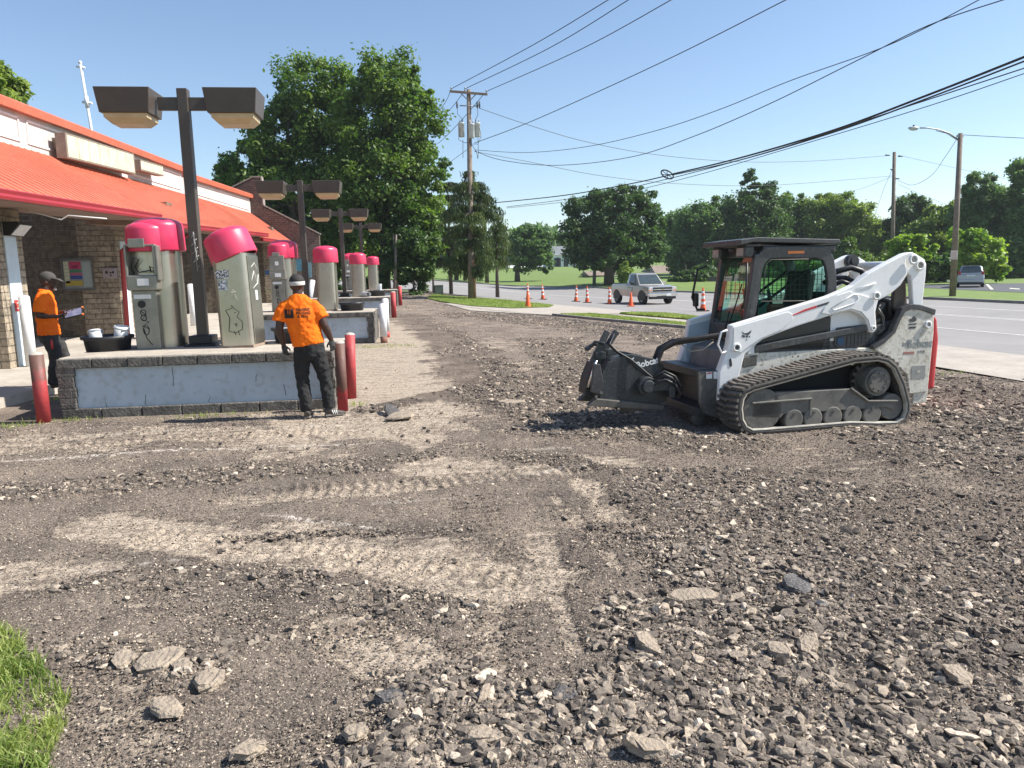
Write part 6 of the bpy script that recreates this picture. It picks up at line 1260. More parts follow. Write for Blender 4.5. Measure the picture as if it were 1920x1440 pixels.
for (u, v, dy) in ((865, 244, -.1), (884, 246, -.42), (895, 244, -.1)):
    p = loc_(u, v, dy); mb = MB(); h_ = .40; mb.lathe([(.001, -h_-.02), (.17, -h_), (.19, -h_+.03), (.19, h_-.05), (.205, h_-.04), (.2, h_+.02), (.001, h_+.08)], p, 16); tt = mb.build('transformer', trM, up_t)
    mb = MB()
    for k in (-1, 1): mb.cyl(p+Vector((k*.08, 0, h_+.05)), p+Vector((k*.11, 0, h_+.26)), .03, .02, 8)
    mb.build('bushing', galv, tt)
mb = MB()
for px_ in (((857, 200), (858, 214), (866, 222), (866, 230)), ((895, 200), (896, 214), (892, 224), (892, 230)), ((862, 240), (860, 262), (872, 268), (884, 266)), ((899, 240), (902, 256), (896, 270), (886, 270)), ((868, 262), (868, 285), (868, 296)), ((896, 258), (897, 285), (896, 298)), ((884, 270), (893, 284), (896, 297))): mb.loft([loc_(u, v, -.28) for u, v in px_], .016, 5)
mb.build('drop_wire', wireM, up_t)
def wire(px, Y0, Y1, r, label, mat=wireM, grp='overhead wires'):
    us = [p[0] for p in px]; pts = []
    for i, (u, v) in enumerate(px):
        t = (u-us[0])/(us[-1]-us[0]); Y = 1/((1-t)/Y0+t/Y1); pts.append(atY(u, v, Y))
    # smooth through the points
    P = []
    n_ = len(pts)
    for i in range(n_-1):
        p0 = pts[max(0, i-1)]; p1 = pts[i]; p2 = pts[i+1]; p3 = pts[min(n_-1, i+2)]
        for k in range(8):
            t = k/8; P.append(.5*((2*p1)+(-p0+p2)*t+(2*p0-5*p1+4*p2-p3)*t*t+(-p0+3*p1-3*p2+p3)*t**3))
    P.append(pts[-1]); ext = (P[-1]-P[-2]).normalized()*3
    if px[-1][1] < 10 or px[-1][0] > 1900: P.append(P[-1]+ext) if (px[-1][1] < 10 or px[-1][0] > 1900) else None
    o0 = P[0].copy(); mb = MB(); mb.loft([p-o0 for p in P], r, 6); o = mb.build('wire', mat, loc=o0); return tag(o, label, 'wire', grp)
Y0 = ub.y-.16
wire([(847, 166), (1000, 84), (1140, 0)], Y0, 31, .018, 'uppermost wire, from the left end of the crossarm to the top of the view'); wire([(873, 166), (1030, 90), (1178, 0)], Y0, 31, .018, 'second overhead wire, from the middle of the crossarm up to the right'); wire([(913, 171), (1090, 92), (1258, 0)], Y0, 30, .018, 'third overhead wire, from the right end of the crossarm up to the right')
wire([(890, 268), (1000, 226), (1240, 117), (1473, 0)], Y0, 27, .018, 'single wire from below the transformers crossing the sky to the top'); wire([(890, 281), (985, 286), (1100, 275), (1230, 245), (1350, 205), (1480, 152), (1640, 95), (1740, 50), (1835, 0)], Y0, 20, .014, 'upper of two sagging wires that cross before leaving the top'); wire([(890, 283), (940, 300), (1040, 310), (1180, 295), (1300, 256), (1440, 196), (1600, 117), (1740, 48), (1880, 0)], Y0, 20, .016, 'lower of two sagging wires that cross before leaving the top')
wire([(930, 380), (1060, 366), (1180, 345), (1265, 326)], 42, 30, .024, 'cable left of the oval slack loop'); wire([(1262, 326), (1380, 298), (1560, 245), (1740, 178), (1920, 107)], 30, 15, .028, 'thick black cable right of the oval slack loop')
wire([(1262, 328), (1380, 302), (1560, 249), (1740, 184), (1920, 115)], 30.5, 15.5, .02, 'cable hanging just under the thick one'); wire([(950, 388), (1100, 368), (1250, 336), (1450, 282), (1700, 200), (1920, 128)], 43, 16, .014, 'thin cable third from the top of the bundle'); wire([(950, 390), (1110, 372), (1270, 338), (1500, 272), (1740, 199), (1920, 138)], 43, 16.5, .011, 'lowest thin cable of the bundle on the right')
wire([(899, 203), (990, 234), (1100, 266), (1230, 290), (1380, 303), (1520, 302), (1662, 292)], Y0, 66, .018, 'faint wire dipping from the fuse arm to the far right pole top', wireG, 'faint wires to the far poles'); wire([(890, 284), (1000, 305), (1130, 330), (1280, 345), (1450, 347), (1672, 330)], Y0, 66, .016, 'faint lower wire sagging to the far right pole', wireG, 'faint wires to the far poles')
wire([(846, 168), (836, 190), (822, 210)], Y0, 60, .018, 'short wire running left from the crossarm into the trees, upper'); wire([(872, 168), (852, 196), (828, 222)], Y0, 60, .018, 'short wire running left behind the pole, middle'); wire([(905, 179), (870, 220), (838, 254), (820, 270)], Y0, 60, .018, 'wire from the right arm passing behind the pole to the left'); wire([(880, 278), (860, 292), (830, 315)], Y0, 60, .014, 'low service wire running left into the tree')
wire([(1685, 291), (1760, 308), (1860, 330), (1930, 345)], 66, 80, .014, 'faint wire going right from the far pole top', wireG, 'faint wires to the far poles'); wire([(1684, 338), (1710, 347), (1745, 330), (1775, 290), (1793, 262)], 66, 38, .014, 'slack wire from the far pole up to the near street light pole', wireG, 'faint wires to the far poles')
wire([(1672, 320), (1655, 360), (1640, 405)], 66, 70, .014, 'guy wire slanting down left from the far pole', wireG, 'faint wires to the far poles'); wire([(1670, 332), (1620, 352), (1580, 362), (1540, 368)], 66, 95, .012, 'service wire from the far pole to the trees on its left', wireG, 'faint wires to the far poles'); wire([(1808, 253), (1860, 256), (1920, 259)], 37.7, 36, .016, 'wire leaving right from the top of the near street light pole', wireG, 'faint wires to the far poles'); wire([(1686, 346), (1740, 370), (1800, 392)], 66, 80, .012, 'thin wire going right and down from the far pole', wireG, 'faint wires to the far poles')
lo = atY(1251, 327, 30); t = empty('slack_loop', lo, R(-5), 'black oval snowshoe loop of spare cable hanging on the thick wires', 'cable loop', None)
mb = MB(); mb.loft([(.25*math.cos(a), 0, .15*math.sin(a)-.09*math.cos(a)) for a in np.linspace(0, 2*math.pi, 26)], .028, 6); mb.build('ring', wireM, t)
mb = MB()
for a in (.5, 1.6, 2.6, 3.7, 4.8, 5.8): mb.loft([(0, 0, 0), (.25*math.cos(a), 0, .15*math.sin(a)-.09*math.cos(a))], .014, 5)
mb.build('spokes', wireM, t)
def pole_simple(u, vb, vt, ut, label, r0_, r1_, cat='utility pole', base=None, nm='wooden_pole'):
    b0 = base or G(u, vb); tp = atY(ut, vt, b0.y); t = empty(nm, b0, 0, label, cat); mb = MB(); mb.loft([(0, 0, -.2), (tp.x-b0.x, 0, tp.z-b0.z)], [r0_, r1_], 14); mb.build('pole', woodM, t); return t, b0, tp
# near street light on wood pole
t, b0, tp = pole_simple(1786, 556, 250, 1801, 'wooden street light pole with curved arm on the verge left of the parked hatchback', .17, .115, 'street light', nm='street_light')
L = lambda u, v, dy=0: Vector((atY(u, v, b0.y+dy).x-b0.x, dy, atY(u, v, b0.y+dy).z-b0.z))
mb = MB(); mb.loft([L(1797, 262), L(1780, 250), L(1760, 243), L(1740, 240), L(1725, 240)], .035, 8); mb.loft([L(1797, 264), L(1775, 250), L(1755, 245)], .02, 6); mb.build('arm', galv, t)
mb = MB(); c_ = L(1713, 240.5); mb.lathe([(.001, -.12), (.10, -.10), (.17, 0), (.15, .06), (.001, .1)], (0, 0, 0), 16, 1.8, .8); o = mb.build('lamp_head', M('lamp_head_grey', (.45, .5, .5), .4, col2=(.35, .38, .38)), t, loc=c_)
mb = MB(); mb.ball((0, 0, .13), (.05, .05, .05), 8, 6); mb.build('photo_cell', wireM, o)
mb = MB(); mb.box(L(1800, 255), (.34, .1, .12)); mb.build('bracket', galv, t)
mb = MB(); q = L(1789, 478, -.18); mb.box(q, (.40, .02, .46)); s_ = mb.build('paper_notice', M('notice_paper', (.62, .55, .53), .8, col2=(.5, .4, .4), scale=8), t); mb = MB()
for k in range(4): mb.box(q+Vector((0, -.012, .15-.1*k)), (.3, .004, .03))
mb.build('notice_print', M('notice_red', (.35, .14, .12), .8), s_)
t, b0, tp = pole_simple(1672, 535, 285, 1677, 'plain wooden utility pole standing among the trees at right', .19, .15, base=Vector((atY(1672, 535, 66).x, 66, gz(50, 66))))
L = lambda u, v, dy=0: Vector((atY(u, v, b0.y+dy).x-b0.x, dy, atY(u, v, b0.y+dy).z-b0.z))
for (u, v) in ((1664, 291), (1688, 293), (1674, 318), (1682, 335)): mb = MB(); mb.cyl(L(u-4, v, -.1), L(u+4, v, -.1), .06, n=8); mb.build('insulator', wireG, t)
# far metal street light
t = empty('street_light', G(1114, 535), 0, 'grey metal street light with curved arm in front of the round maple', 'street light'); b0 = t.location.copy()
L = lambda u, v, dy=0: Vector((atY(u, v, b0.y+dy).x-b0.x, dy, atY(u, v, b0.y+dy).z-b0.z))
mb = MB(); mb.loft([(0, 0, 0), L(1117, 383)], [.22, .15], 12); mb.build('pole', galv, t); mb = MB(); mb.loft([L(1117, 386), L(1108, 380), L(1096, 374), L(1078, 372)], .06, 8); mb.build('arm', galv, t); mb = MB(); mb.ball((0, 0, 0), (.5, .2, .13), 12, 8); mb.build('lamp_head', galv, t, loc=L(1074, 373))
# ================================================================ CONES
coneO = M('cone_orange', (.85, .13, .03), .55, col2=(.72, .10, .025), scale=6); coneW = M('cone_white', (.82, .82, .80), .5, col2=(.7, .7, .68), scale=6); rubB = M('rubber_base', (.03, .028, .027), .8)
def delineator():
    t = empty('channelizer_cone', (0, 0, 0)); z = [(0.05, .15), (.34, .105), (.46, .095), (.60, .085), (.74, .075), (.86, .068), (.98, .06), (1.06, .055)]
    mb = MB(); mb.prism([(.33*math.cos(a+R(22.5)), .33*math.sin(a+R(22.5))) for a in np.linspace(0, 2*math.pi, 9)[:-1]], 0, .05, 'z'); mb.build('base', rubB, t, bevel=.01)
    for i in range(7):
        mb = MB(); mb.loft([(0, 0, z[i][0]), (0, 0, z[i+1][0])], [z[i][1], z[i+1][1]], 16, cap=(i == 6)); mb.build('orange_band' if i % 2 == 0 else 'white_band', coneO if i % 2 == 0 else coneW, t)
    mb = MB(); mb.loft([(0, 0, 1.06), (0, 0, 1.10), (0, 0, 1.14)], [.03, .03, .045], 10); mb.build('handle', coneO, t); return t
def smallcone():
    t = empty('traffic_cone', (0, 0, 0)); mb = MB(); mb.box((0, 0, .02), (.40, .40, .04)); mb.build('base', coneO, t, bevel=.01); mb = MB(); mb.lathe([(.15, .04), (.14, .08), (.035, .80), (.03, .81), (.001, .81)], (0, 0, 0), 20); mb.build('body', coneO, t); return t
dl = delineator(); labs = [((990, 561), 'striped channelizer directly behind the plain orange cone at left'), ((1018, 562), 'striped channelizer second from the left'), ((1080, 566), 'striped channelizer left of the close pair before the pickup'), ((1101, 568), 'striped channelizer right of the close pair left of the pickup'), ((1143, 571), 'striped channelizer at the tail of the pickup'), ((1318, 584), 'striped channelizer beside the loader cab, right of the pickup')]
for i, (p, lb) in enumerate(labs):
    q = G(*p); c = dl if i == 0 else copy_tree(dl); c.location = (q.x, q.y, q.z+.012); c['label'] = lb; c['category'] = 'traffic cone'; c['group'] = 'striped channelizers along the closed lane'; c.rotation_euler = (R(random.uniform(-2, 2)), R(random.uniform(-2, 2)), i)
sc_ = smallcone()
for i, (p, lb) in enumerate((((990, 577), 'plain orange cone on the pale driveway at left'), ((1183, 575), 'plain orange cone in front of the pickup front wheel'))):
    q = G(*p); c = sc_ if i == 0 else copy_tree(sc_); c.location = (q.x, q.y, q.z+.02); c['label'] = lb; c['category'] = 'traffic cone'; c['group'] = 'plain orange cones'
# ================================================================ VEHICLES
tyre = M('tyre', (.02, .02, .02), .85, bump=.3); rimM = M('rim', (.4, .4, .41), .35, .8); carGl = M('car_glass', (.03, .045, .05), .06, col2=(.05, .07, .075), spec=.8); 
def wheel(par, c, r, wd, out):
    t = MB(); t.lathe([(r*.62, -wd/2), (r*.95, -wd/2), (r, -wd*.32), (r, wd*.32), (r*.95, wd/2), (r*.62, wd/2)], (0, 0, 0), 28); o = t.build('wheel', tyre, par, loc=c); o.rotation_euler = (R(90), 0, 0)
    s_ = -1 if out > 0 else 1
    t = MB(); t.lathe([(.001, s_*(wd/2-.05)), (r*.2, s_*(wd/2-.045)), (r*.5, s_*(wd/2-.03)), (r*.6, s_*(wd/2-.01)), (r*.64, s_*wd/2)], (0, 0, 0), 24); rm = t.build('rim', rimM, o)
    for k in range(5): a = k*1.2566; q = MB(); q.cyl((.36*r*math.cos(a), .36*r*math.sin(a), s_*(wd/2-.035)), (.36*r*math.cos(a), .36*r*math.sin(a), s_*(wd/2-.02)), r*.1, n=8); q.build('rim_hole', wireM, rm)
def body_loft(secs, name, mat, par, bevel=.0):
    """secs: list of (x, [(y,z)...]) closed cross-sections, same count"""
    mb = MB(); n_ = len(secs[0][1]); vs = [(x, p[0], p[1]) for x, pr in secs for p in pr]; fs = []
    for i in range(len(secs)-1):
        for k in range(n_): fs.append((i*n_+k, i*n_+(k+1) % n_, (i+1)*n_+(k+1) % n_, (i+1)*n_+k))
    fs += [tuple(range(n_))[::-1], tuple((len(secs)-1)*n_+k for k in range(n_))]; mb.add(vs, fs, False); o = mb.build(name, mat, par, bevel=bevel)
    bm = bmesh.new(); bm.from_mesh(o.data); bmesh.ops.recalc_face_normals(bm, faces=bm.faces[:]); bm.to_mesh(o.data); bm.free(); return o
def sec(hw, z0, z1, hw1=None, tum=.05):
    h1 = hw1 if hw1 is not None else hw; zm = z0+(z1-z0)*.55; return [(-hw*.96, z0), (-hw, zm), (-h1*.97, z1-.04), (-h1*.9, z1), (h1*.9, z1), (h1*.97, z1-.04), (hw, zm), (hw*.96, z0)]
# pickup: x forward
PK = empty('pickup_truck', (14.35, 47.3, gz(14.4, 47.3)+.012), R(-90+10), 'silver single cab pickup with chrome grille stopped in the closed lane behind the cones', 'pickup truck')
silv = M('silver_beige_paint', (.46, .44, .40), .3, .55, col2=(.42, .40, .36), scale=1, coat=.5); chr_ = M('bright_chrome', (.8, .8, .8), .12, 1.0, col2=(.7, .7, .7)); trim_ = M('black_trim', (.02, .02, .022), .5)
body_loft([(-2.72, sec(.96, .62, 1.24)), (-2.6, sec(1.0, .55, 1.27)), (-.35, sec(1.0, .5, 1.27)), (-.33, sec(1.0, .48, 1.22)), (1.0, sec(1.0, .48, 1.22)), (1.1, sec(1.0, .50, 1.23)), (2.0, sec(.99, .52, 1.20)), (2.55, sec(.97, .55, 1.12)), (2.72, sec(.93, .60, 1.05))], 'body', silv, PK, .025)
mb = MB(); mb.b2(-2.55, -.45, -.82, .82, 1.262, 1.275); mb.build('bed_opening', trim_, PK)
body_loft([(-.42, [(-.90, 1.2), (-.72, 1.90), (-.68, 1.93), (.68, 1.93), (.72, 1.90), (.90, 1.2)]), (-.25, [(-.93, 1.2), (-.74, 1.93), (-.69, 1.97), (.69, 1.97), (.74, 1.93), (.93, 1.2)]), (.42, [(-.93, 1.2), (-.74, 1.92), (-.69, 1.955), (.69, 1.955), (.74, 1.92), (.93, 1.2)]), (.62, [(-.93, 1.2), (-.74, 1.82), (-.69, 1.85), (.69, 1.85), (.74, 1.82), (.93, 1.2)]), (1.28, [(-.90, 1.19), (-.86, 1.215), (-.80, 1.22), (.80, 1.22), (.86, 1.215), (.90, 1.19)])], 'cab', silv, PK, .02)
mb = MB(); mb.add([(1.235, -.78, 1.255), (1.235, .78, 1.255), (.60, .66, 1.84), (.60, -.66, 1.84)], [(0, 1, 2, 3)]); mb.v = [(v[0]+.018, v[1], v[2]+.015) for v in mb.v]; mb.build('windshield', carGl, PK)
for s in (-1, 1):
    mb = MB(); q = [(-.14, 1.27), (.80, 1.27), (.52, 1.76), (.40, 1.86), (-.10, 1.86)]; yy = lambda z: s*(.93-(z-1.2)*.262+.012); mb.add([(p[0], yy(p[1]), p[1]) for p in q], [tuple(range(5)) if s < 0 else tuple(range(5))[::-1]]); mb.build('side_window', carGl, PK)
    for x in (1.82, -1.83):
        wheel(PK, (x, s*.87, .40), .40, .26, s); mb = MB(); mb.prism([(x+.50*math.cos(a), .42+.50*math.sin(a)) for a in np.linspace(-.2, math.pi+.2, 16)], s*1.003, s*.8, 'y'); mb.build('wheel_arch', trim_, PK)
    mb = MB(); mb.box((.78, s*1.12, 1.32), (.1, .22, .2)); mb.box((.80, s*.98, 1.26), (.05, .14, .04)); mb.build('mirror', trim_ if s < 0 else silv, PK, bevel=.03)
    mb = MB(); mb.b2(-.10, -.09, s*1.001, s*1.004, .6, 1.22); mb.b2(.94, .95, s*1.001, s*1.004, .6, 1.2); mb.build('door_seam', trim_, PK); mb = MB(); mb.b2(-.0, .16, s*1.0, s*1.03, 1.06, 1.10); mb.build('door_handle', trim_, PK)
    mb = MB(); mb.box((2.69, s*.80, .97), (.10, .30, .27)); mb.build('headlight', M('headlight', (.75, .76, .78), .12, .3, col2=(.5, .5, .5), scale=20), PK, bevel=.03); mb = MB(); mb.box((2.70, s*.84, .90), (.092, .2, .06)); mb.build('indicator', orM, PK)
mb = MB(); mb.b2(2.68, 2.755, -.64, .64, .80, 1.09); gr = mb.build('grille', trim_, PK, bevel=.01)
mb = MB(); mb.b2(2.756, 2.785, -.65, .65, .915, .965); mb.b2(2.74, 2.77, -.66, .66, 1.07, 1.10); mb.b2(2.74, 2.77, -.66, .66, .78, .81); mb.build('grille_bar', chr_, gr, bevel=.006)
mb = MB(); mb.prism([(2.786, .94), (2.786, .96)][:0] or [(-.09, .93), (.09, .93), (.09, .96), (-.09, .96)], 2.786, 2.792, 'x'); mb.prism([(-.03, .91), (.03, .91), (.03, .98), (-.03, .98)], 2.7865, 2.793, 'x'); mb.build('emblem', M('gold', (.6, .45, .15), .3, .8), gr)
mb = MB(); mb.prism([(-.98, .50), (.98, .50), (1.0, .74), (-1.0, .74)], 2.66, 2.90, 'x'); bp_ = mb.build('bumper', chr_, PK, bevel=.04)
mb = MB(); mb.b2(2.90, 2.91, -.45, .45, .45, .56); mb.b2(2.5, 2.86, -.85, .85, .36, .50); mb.build('air_dam', trim_, PK); mb = MB(); mb.b2(2.902, 2.912, .18, .50, .54, .70); mb.build('licence_plate', whiteS, bp_)
mb = MB(); mb.lathe([(.001, 0), (.16, 0), (.16, .003), (.001, .003)], (0, 0, 0), 20); o = mb.build('door_logo', M('door_logo', (.42, .48, .40), .5, col2=(.6, .6, .55), scale=14), PK, loc=(.45, -1.003, .93)); o.rotation_euler = (R(90), 0, 0)
mb = MB(); mb.b2(-2.8, -2.66, -.9, .9, .52, .68); mb.build('rear_bumper', chr_, PK, bevel=.02)
# hatchback seen from behind: x forward (away)
HB = empty('parked_hatchback', (40.1, 50.4, gz(40.1, 50.4)+.035), R(90-38), 'silver blue hatchback parked in the side lot seen from behind', 'car')
cp_ = M('silver_blue_paint', (.42, .45, .50), .3, .5, col2=(.38, .41, .45), scale=1, coat=.5); tail = M('tail_red', (.45, .02, .03), .2)
body_loft([(-1.98, sec(.76, .38, .92, .74)), (-1.9, sec(.83, .30, .95, .82)), (-1.2, sec(.845, .22, .98)), (1.2, sec(.845, .22, .96)), (1.75, sec(.82, .26, .84, .78)), (1.95, sec(.72, .34, .66, .66))], 'body', cp_, HB, .03)
body_loft([(-1.94, [(-.77, .93), (-.74, 1.0), (-.6, 1.02), (.6, 1.02), (.74, 1.0), (.77, .93)]), (-1.55, [(-.80, .93), (-.62, 1.46), (-.54, 1.50), (.54, 1.50), (.62, 1.46), (.80, .93)]), (-.2, [(-.82, .93), (-.62, 1.50), (-.54, 1.53), (.54, 1.53), (.62, 1.50), (.82, .93)]), (.3, [(-.82, .93), (-.62, 1.42), (-.54, 1.45), (.54, 1.45), (.62, 1.42), (.82, .93)]), (1.2, [(-.8, .9), (-.74, .95), (-.6, .96), (.6, .96), (.74, .95), (.8, .9)])], 'greenhouse', cp_, HB, .02)
mb = MB(); mb.add([(-1.90, -.62, 1.06), (-1.90, .62, 1.06), (-1.60, .54, 1.44), (-1.60, -.54, 1.44)], [(0, 3, 2, 1)]); mb.v = [(v[0]-.03, v[1], v[2]+.02) for v in mb.v]; rw = mb.build('rear_window', carGl, HB)
mb = MB(); mb.loft([(-1.95, .0, 1.08), (-1.86, .3, 1.14)], .01, 5); mb.build('rear_wiper', wireM, rw)
for s in (-1, 1):
    mb = MB(); q = [(-1.5, 1.0), (.75, 1.0), (.2, 1.38), (-1.3, 1.42)]; mb.add([(p[0], s*(.83-(p[1]-.93)*.36+.012), p[1]) for p in q], [(0, 1, 2, 3)]); mb.build('side_window', carGl, HB)
    mb = MB(); mb.box((-1.90, s*.70, .98), (.12, .17, .34), rx=R(-s*10)); mb.build('tail_light', tail, HB, bevel=.02)
    for x in (-1.3, 1.25): wheel(HB, (x, s*.75, .29), .29, .18, s)
mb = MB(); mb.b2(-1.99, -1.975, -.26, .26, .78, .90); mb.build('licence_plate', whiteS, HB); mb = MB(); mb.b2(-2.04, -1.9, -.8, .8, .36, .60); mb.build('bumper', cp_, HB, bevel=.04); mb = MB(); mb.b2(-2.0, -1.5, -.7, .7, .2, .37); mb.build('underside', trim_, HB); mb = MB(); mb.b2(-1.62, -1.4, -.5, .5, 1.50, 1.53); mb.build('spoiler', cp_, HB, bevel=.01)
# ================================================================ HOUSES, FENCES
wallW = M('white_siding', (.74, .76, .78), .7, col2=(.64, .66, .68), scale=.8); roofG = M('grey_shingle', (.20, .22, .23), .9, col2=(.14, .15, .16), scale=1); roofBn = M('brown_shingle', (.27, .21, .17), .9, col2=(.19, .15, .12), scale=1); tanW = M('tan_siding', (.50, .43, .35), .8, col2=(.42, .36, .29), scale=1); winM = M('dark_window', (.04, .05, .06), .2)
def house(u0, u1, vb, ve, vr, Y, depth, wmat, rmat, label, wins=(), hip=False, nm='house'):
    a_ = atY(u0, vb, Y); b_ = atY(u1, vb, Y); ze = atY((u0+u1)/2, ve, Y).z; zr = atY((u0+u1)/2, vr, Y).z; z0 = a_.z-1.5; cx = (a_.x+b_.x)/2; W_ = (b_.x-a_.x)/2
    t = empty(nm, (cx, Y+depth/2, z0), 0, label, 'house' if nm == 'house' else 'shed')
    mb = MB(); mb.b2(-W_, W_, -depth/2, depth/2, 0, ze-z0); mb.build('walls', wmat, t)
    e = .4; k = (W_*.45 if hip else 0); zz = ze-z0; zt = zr-z0; mb = MB()
    vs = [(-W_-e, -depth/2-e, zz-.02), (W_+e, -depth/2-e, zz-.02), (W_+e, depth/2+e, zz-.02), (-W_-e, depth/2+e, zz-.02), (-W_-e+k, 0, zt), (W_+e-k, 0, zt)]
    mb.add(vs, [(0, 1, 5, 4), (2, 3, 4, 5), (0, 4, 3), (1, 2, 5), (0, 3, 2, 1)]); mb.build('roof', rmat, t)
    for (wu, wv, ww, wh) in wins:
        p = atY(wu, wv, Y); mb = MB(); mb.box((p.x-cx, -depth/2-.04, p.z-z0), (ww+.3, .06, wh+.3)); f_ = mb.build('window', wallW, t); mb = MB(); mb.box((p.x-cx, -depth/2-.08, p.z-z0), (ww, .04, wh)); mb.build('pane', winM, f_)
    return t
house(1030, 1100, 506, 478, 460, 190, 10, wallW, roofG, 'two storey white house with grey roof left of the round maple', ((1043, 492, 1.2, 2.2), (1048, 492, 1.0, 2.2), (1061, 492, 1.2, 2.2)))
house(955, 1036, 508, 501, 497, 200, 6, wallW, wallW, 'long low white outbuilding behind the small lawn tree')
house(1108, 1150, 530, 516, 508, 110, 6, tanW, roofBn, 'small tan shed with brown roof beside the far street light', nm='shed'); house(1150, 1182, 530, 520, 512, 112, 6, tanW, roofBn, 'tan outbuilding with low brown roof behind the pickup', nm='shed')
house(1232, 1275, 530, 513, 497, 120, 10, tanW, roofBn, 'house with brown hipped roof among the trees right of the maple', (), True); house(1380, 1440, 540, 515, 498, 125, 10, wallW, roofBn, 'brown roofed house low behind the loader cab')
house(1880, 1990, 526, 505, 488, 78, 9, M('blue_grey_siding', (.12, .14, .17), .8), M('dark_roof', (.07, .075, .08), .9), 'dark blue grey building at the far right edge behind the lawn')
def fence(u0, u1, vb, vt, Y, mat, label, n_=10):
    a_ = atY(u0, vb, Y); b_ = atY(u1, vb, Y); zt = atY((u0+u1)/2, vt, Y).z; h_ = zt-a_.z; t = empty('fence', a_, 0, label, 'fence'); W_ = b_.x-a_.x
    mb = MB(); mb.b2(0, W_, -.02, .02, h_-.08, h_); mb.b2(0, W_, -.02, .02, h_*.45, h_*.45+.06); mb.build('rail', mat, t)
    for i in range(n_+1): mb = MB(); mb.b2(W_*i/n_-.04, W_*i/n_+.04, -.04, .04, -.3, h_+.05); mb.build('post', mat, t)
fence(1072, 1112, 524, 517, 128, trim_, 'short dark rail fence on the lawn left of the tan shed', 8)
def wallthing(u0, u1, vb, vt, Y, th, mat, label, nm='low_wall', cat='wall'):
    a_ = atY(u0, vb, Y); b_ = atY(u1, vb, Y); zt = atY((u0+u1)/2, vt, Y).z; mb = MB(); mb.b2(0, b_.x-a_.x, 0, th, -.6, zt-a_.z-.08); t = empty(nm, a_, 0, label, cat); mb.build('panel', mat, t); mb = MB(); mb.b2(-.03, b_.x-a_.x+.03, -.03, th+.03, zt-a_.z-.078, zt-a_.z); mb.build('cap', mat, t, bevel=.01)
wallthing(1738, 1792, 529, 517, 66, .3, wallW, 'low white wall on the grass right of the loader tail'); wallthing(1328, 1420, 546, 518, 84, .15, M('dark_fence_wood', (.08, .075, .075), .9), 'dark solid board fence left of the loader cab', 'board_fence', 'fence')
# ================================================================ TREES
barkM = M('bark', (.13, .105, .085), .95, col2=(.07, .057, .046), scale=5, bump=.6, bscale=20)
def tree(name, label, base, blobs, leaf, mat, seed, nclump=90, per=150, trunk=(.3, .1), th=None, cat='tree', grp=None, limbs=9, shell=.55, cl=.24, droop=0.0, lshape=.55, bark=None):
    """blobs: (dx,dz,rx,rz[,dy,ry]) ellipsoids in metres from the base; leaves gather in clumps inside them"""
    g = np.random.default_rng(seed); vol = np.array([b_[2]**2*b_[3] for b_ in blobs])**.8; pr = vol/vol.sum(); idx = g.choice(len(blobs), nclump, p=pr); C = []; CR = []
    for i in idx:
        b_ = blobs[i]; dx, dz, rx, rz = b_[:4]; dy = b_[4] if len(b_) > 4 else 0; ry = b_[5] if len(b_) > 5 else rx
        v = g.normal(0, 1, 3); v /= np.linalg.norm(v); q = g.uniform(shell, 1.0); C.append((dx+v[0]*rx*q, dy+v[1]*ry*q, dz+v[2]*rz*q)); CR.append(min(rx, rz)*cl*g.uniform(.45, 1.4))
    C = np.array(C); CR = np.array(CR); N = nclump*per; ci = np.repeat(np.arange(nclump), per)
    v = g.normal(0, 1, (N, 3)); v /= np.linalg.norm(v, axis=1)[:, None]; q = g.uniform(.1, 1.1, N)**.6*np.where(g.uniform(0, 1, N) < .22, g.uniform(1.0, 1.7, N), 1.0); P = C[ci]+v*(CR[ci]*q)[:, None]*np.array([1.15, 1.15, .85])
    P[:, 2] -= droop*CR[ci]*g.uniform(0, 2.2, N)
    # leaf quads, broadly facing outwards and up
    nrm = v*.55+np.array([0, 0, .5])+g.normal(0, .6, (N, 3)); nrm /= np.linalg.norm(nrm, axis=1)[:, None]
    a = g.normal(0, 1, (N, 3)); 
    if droop: a = a*.35+np.array([0, 0, -1.0])
    a -= nrm*(a*nrm).sum(1)[:, None]; a /= np.linalg.norm(a, axis=1)[:, None]; b2_ = np.cross(nrm, a); s = leaf*g.uniform(.6, 1.35, N)
    V = np.stack([P-a*s[:, None], P+b2_*(s*lshape)[:, None], P+a*s[:, None], P-b2_*(s*lshape)[:, None]], 1).reshape(-1, 3); F = np.arange(4*N).reshape(-1, 4)
    ct = g.uniform(0, 1, nclump); tone = np.repeat(np.clip(ct[ci]*.7+g.normal(.15, .16, N), 0, 1), 4)
    t = empty(name, base, 0, label, cat, grp); o = npmesh('crown', V, F, mat, 4, False, tone=tone, parent=t)
    mb = MB(); top = th or max(b_[1] for b_ in blobs)*.86; lean = g.normal(0, .02, 2)*top
    mb.loft([(0, 0, -.3), (0, 0, .25*top), (lean[0]*.5, lean[1]*.5, .6*top), (lean[0], lean[1], top)], [trunk[0]*1.15, trunk[0]*.85, (trunk[0]+trunk[1])/2*.8, trunk[1]*.5], 10)
    for k in g.choice(nclump, min(limbs, nclump), replace=False):
        z0 = top*g.uniform(.22, .75); st_ = Vector((lean[0]*z0/top, lean[1]*z0/top, z0)); en = Vector(C[k]); md = st_.lerp(en, .5)+Vector((0, 0, g.uniform(-.05, .1)*(en-st_).length)); r_ = trunk[0]*.42*(1-z0/top*.6)
        mb.loft([st_, md, en], [r_, r_*.6, r_*.2], 7)
    mb.build('trunk', bark or barkM, t); return t
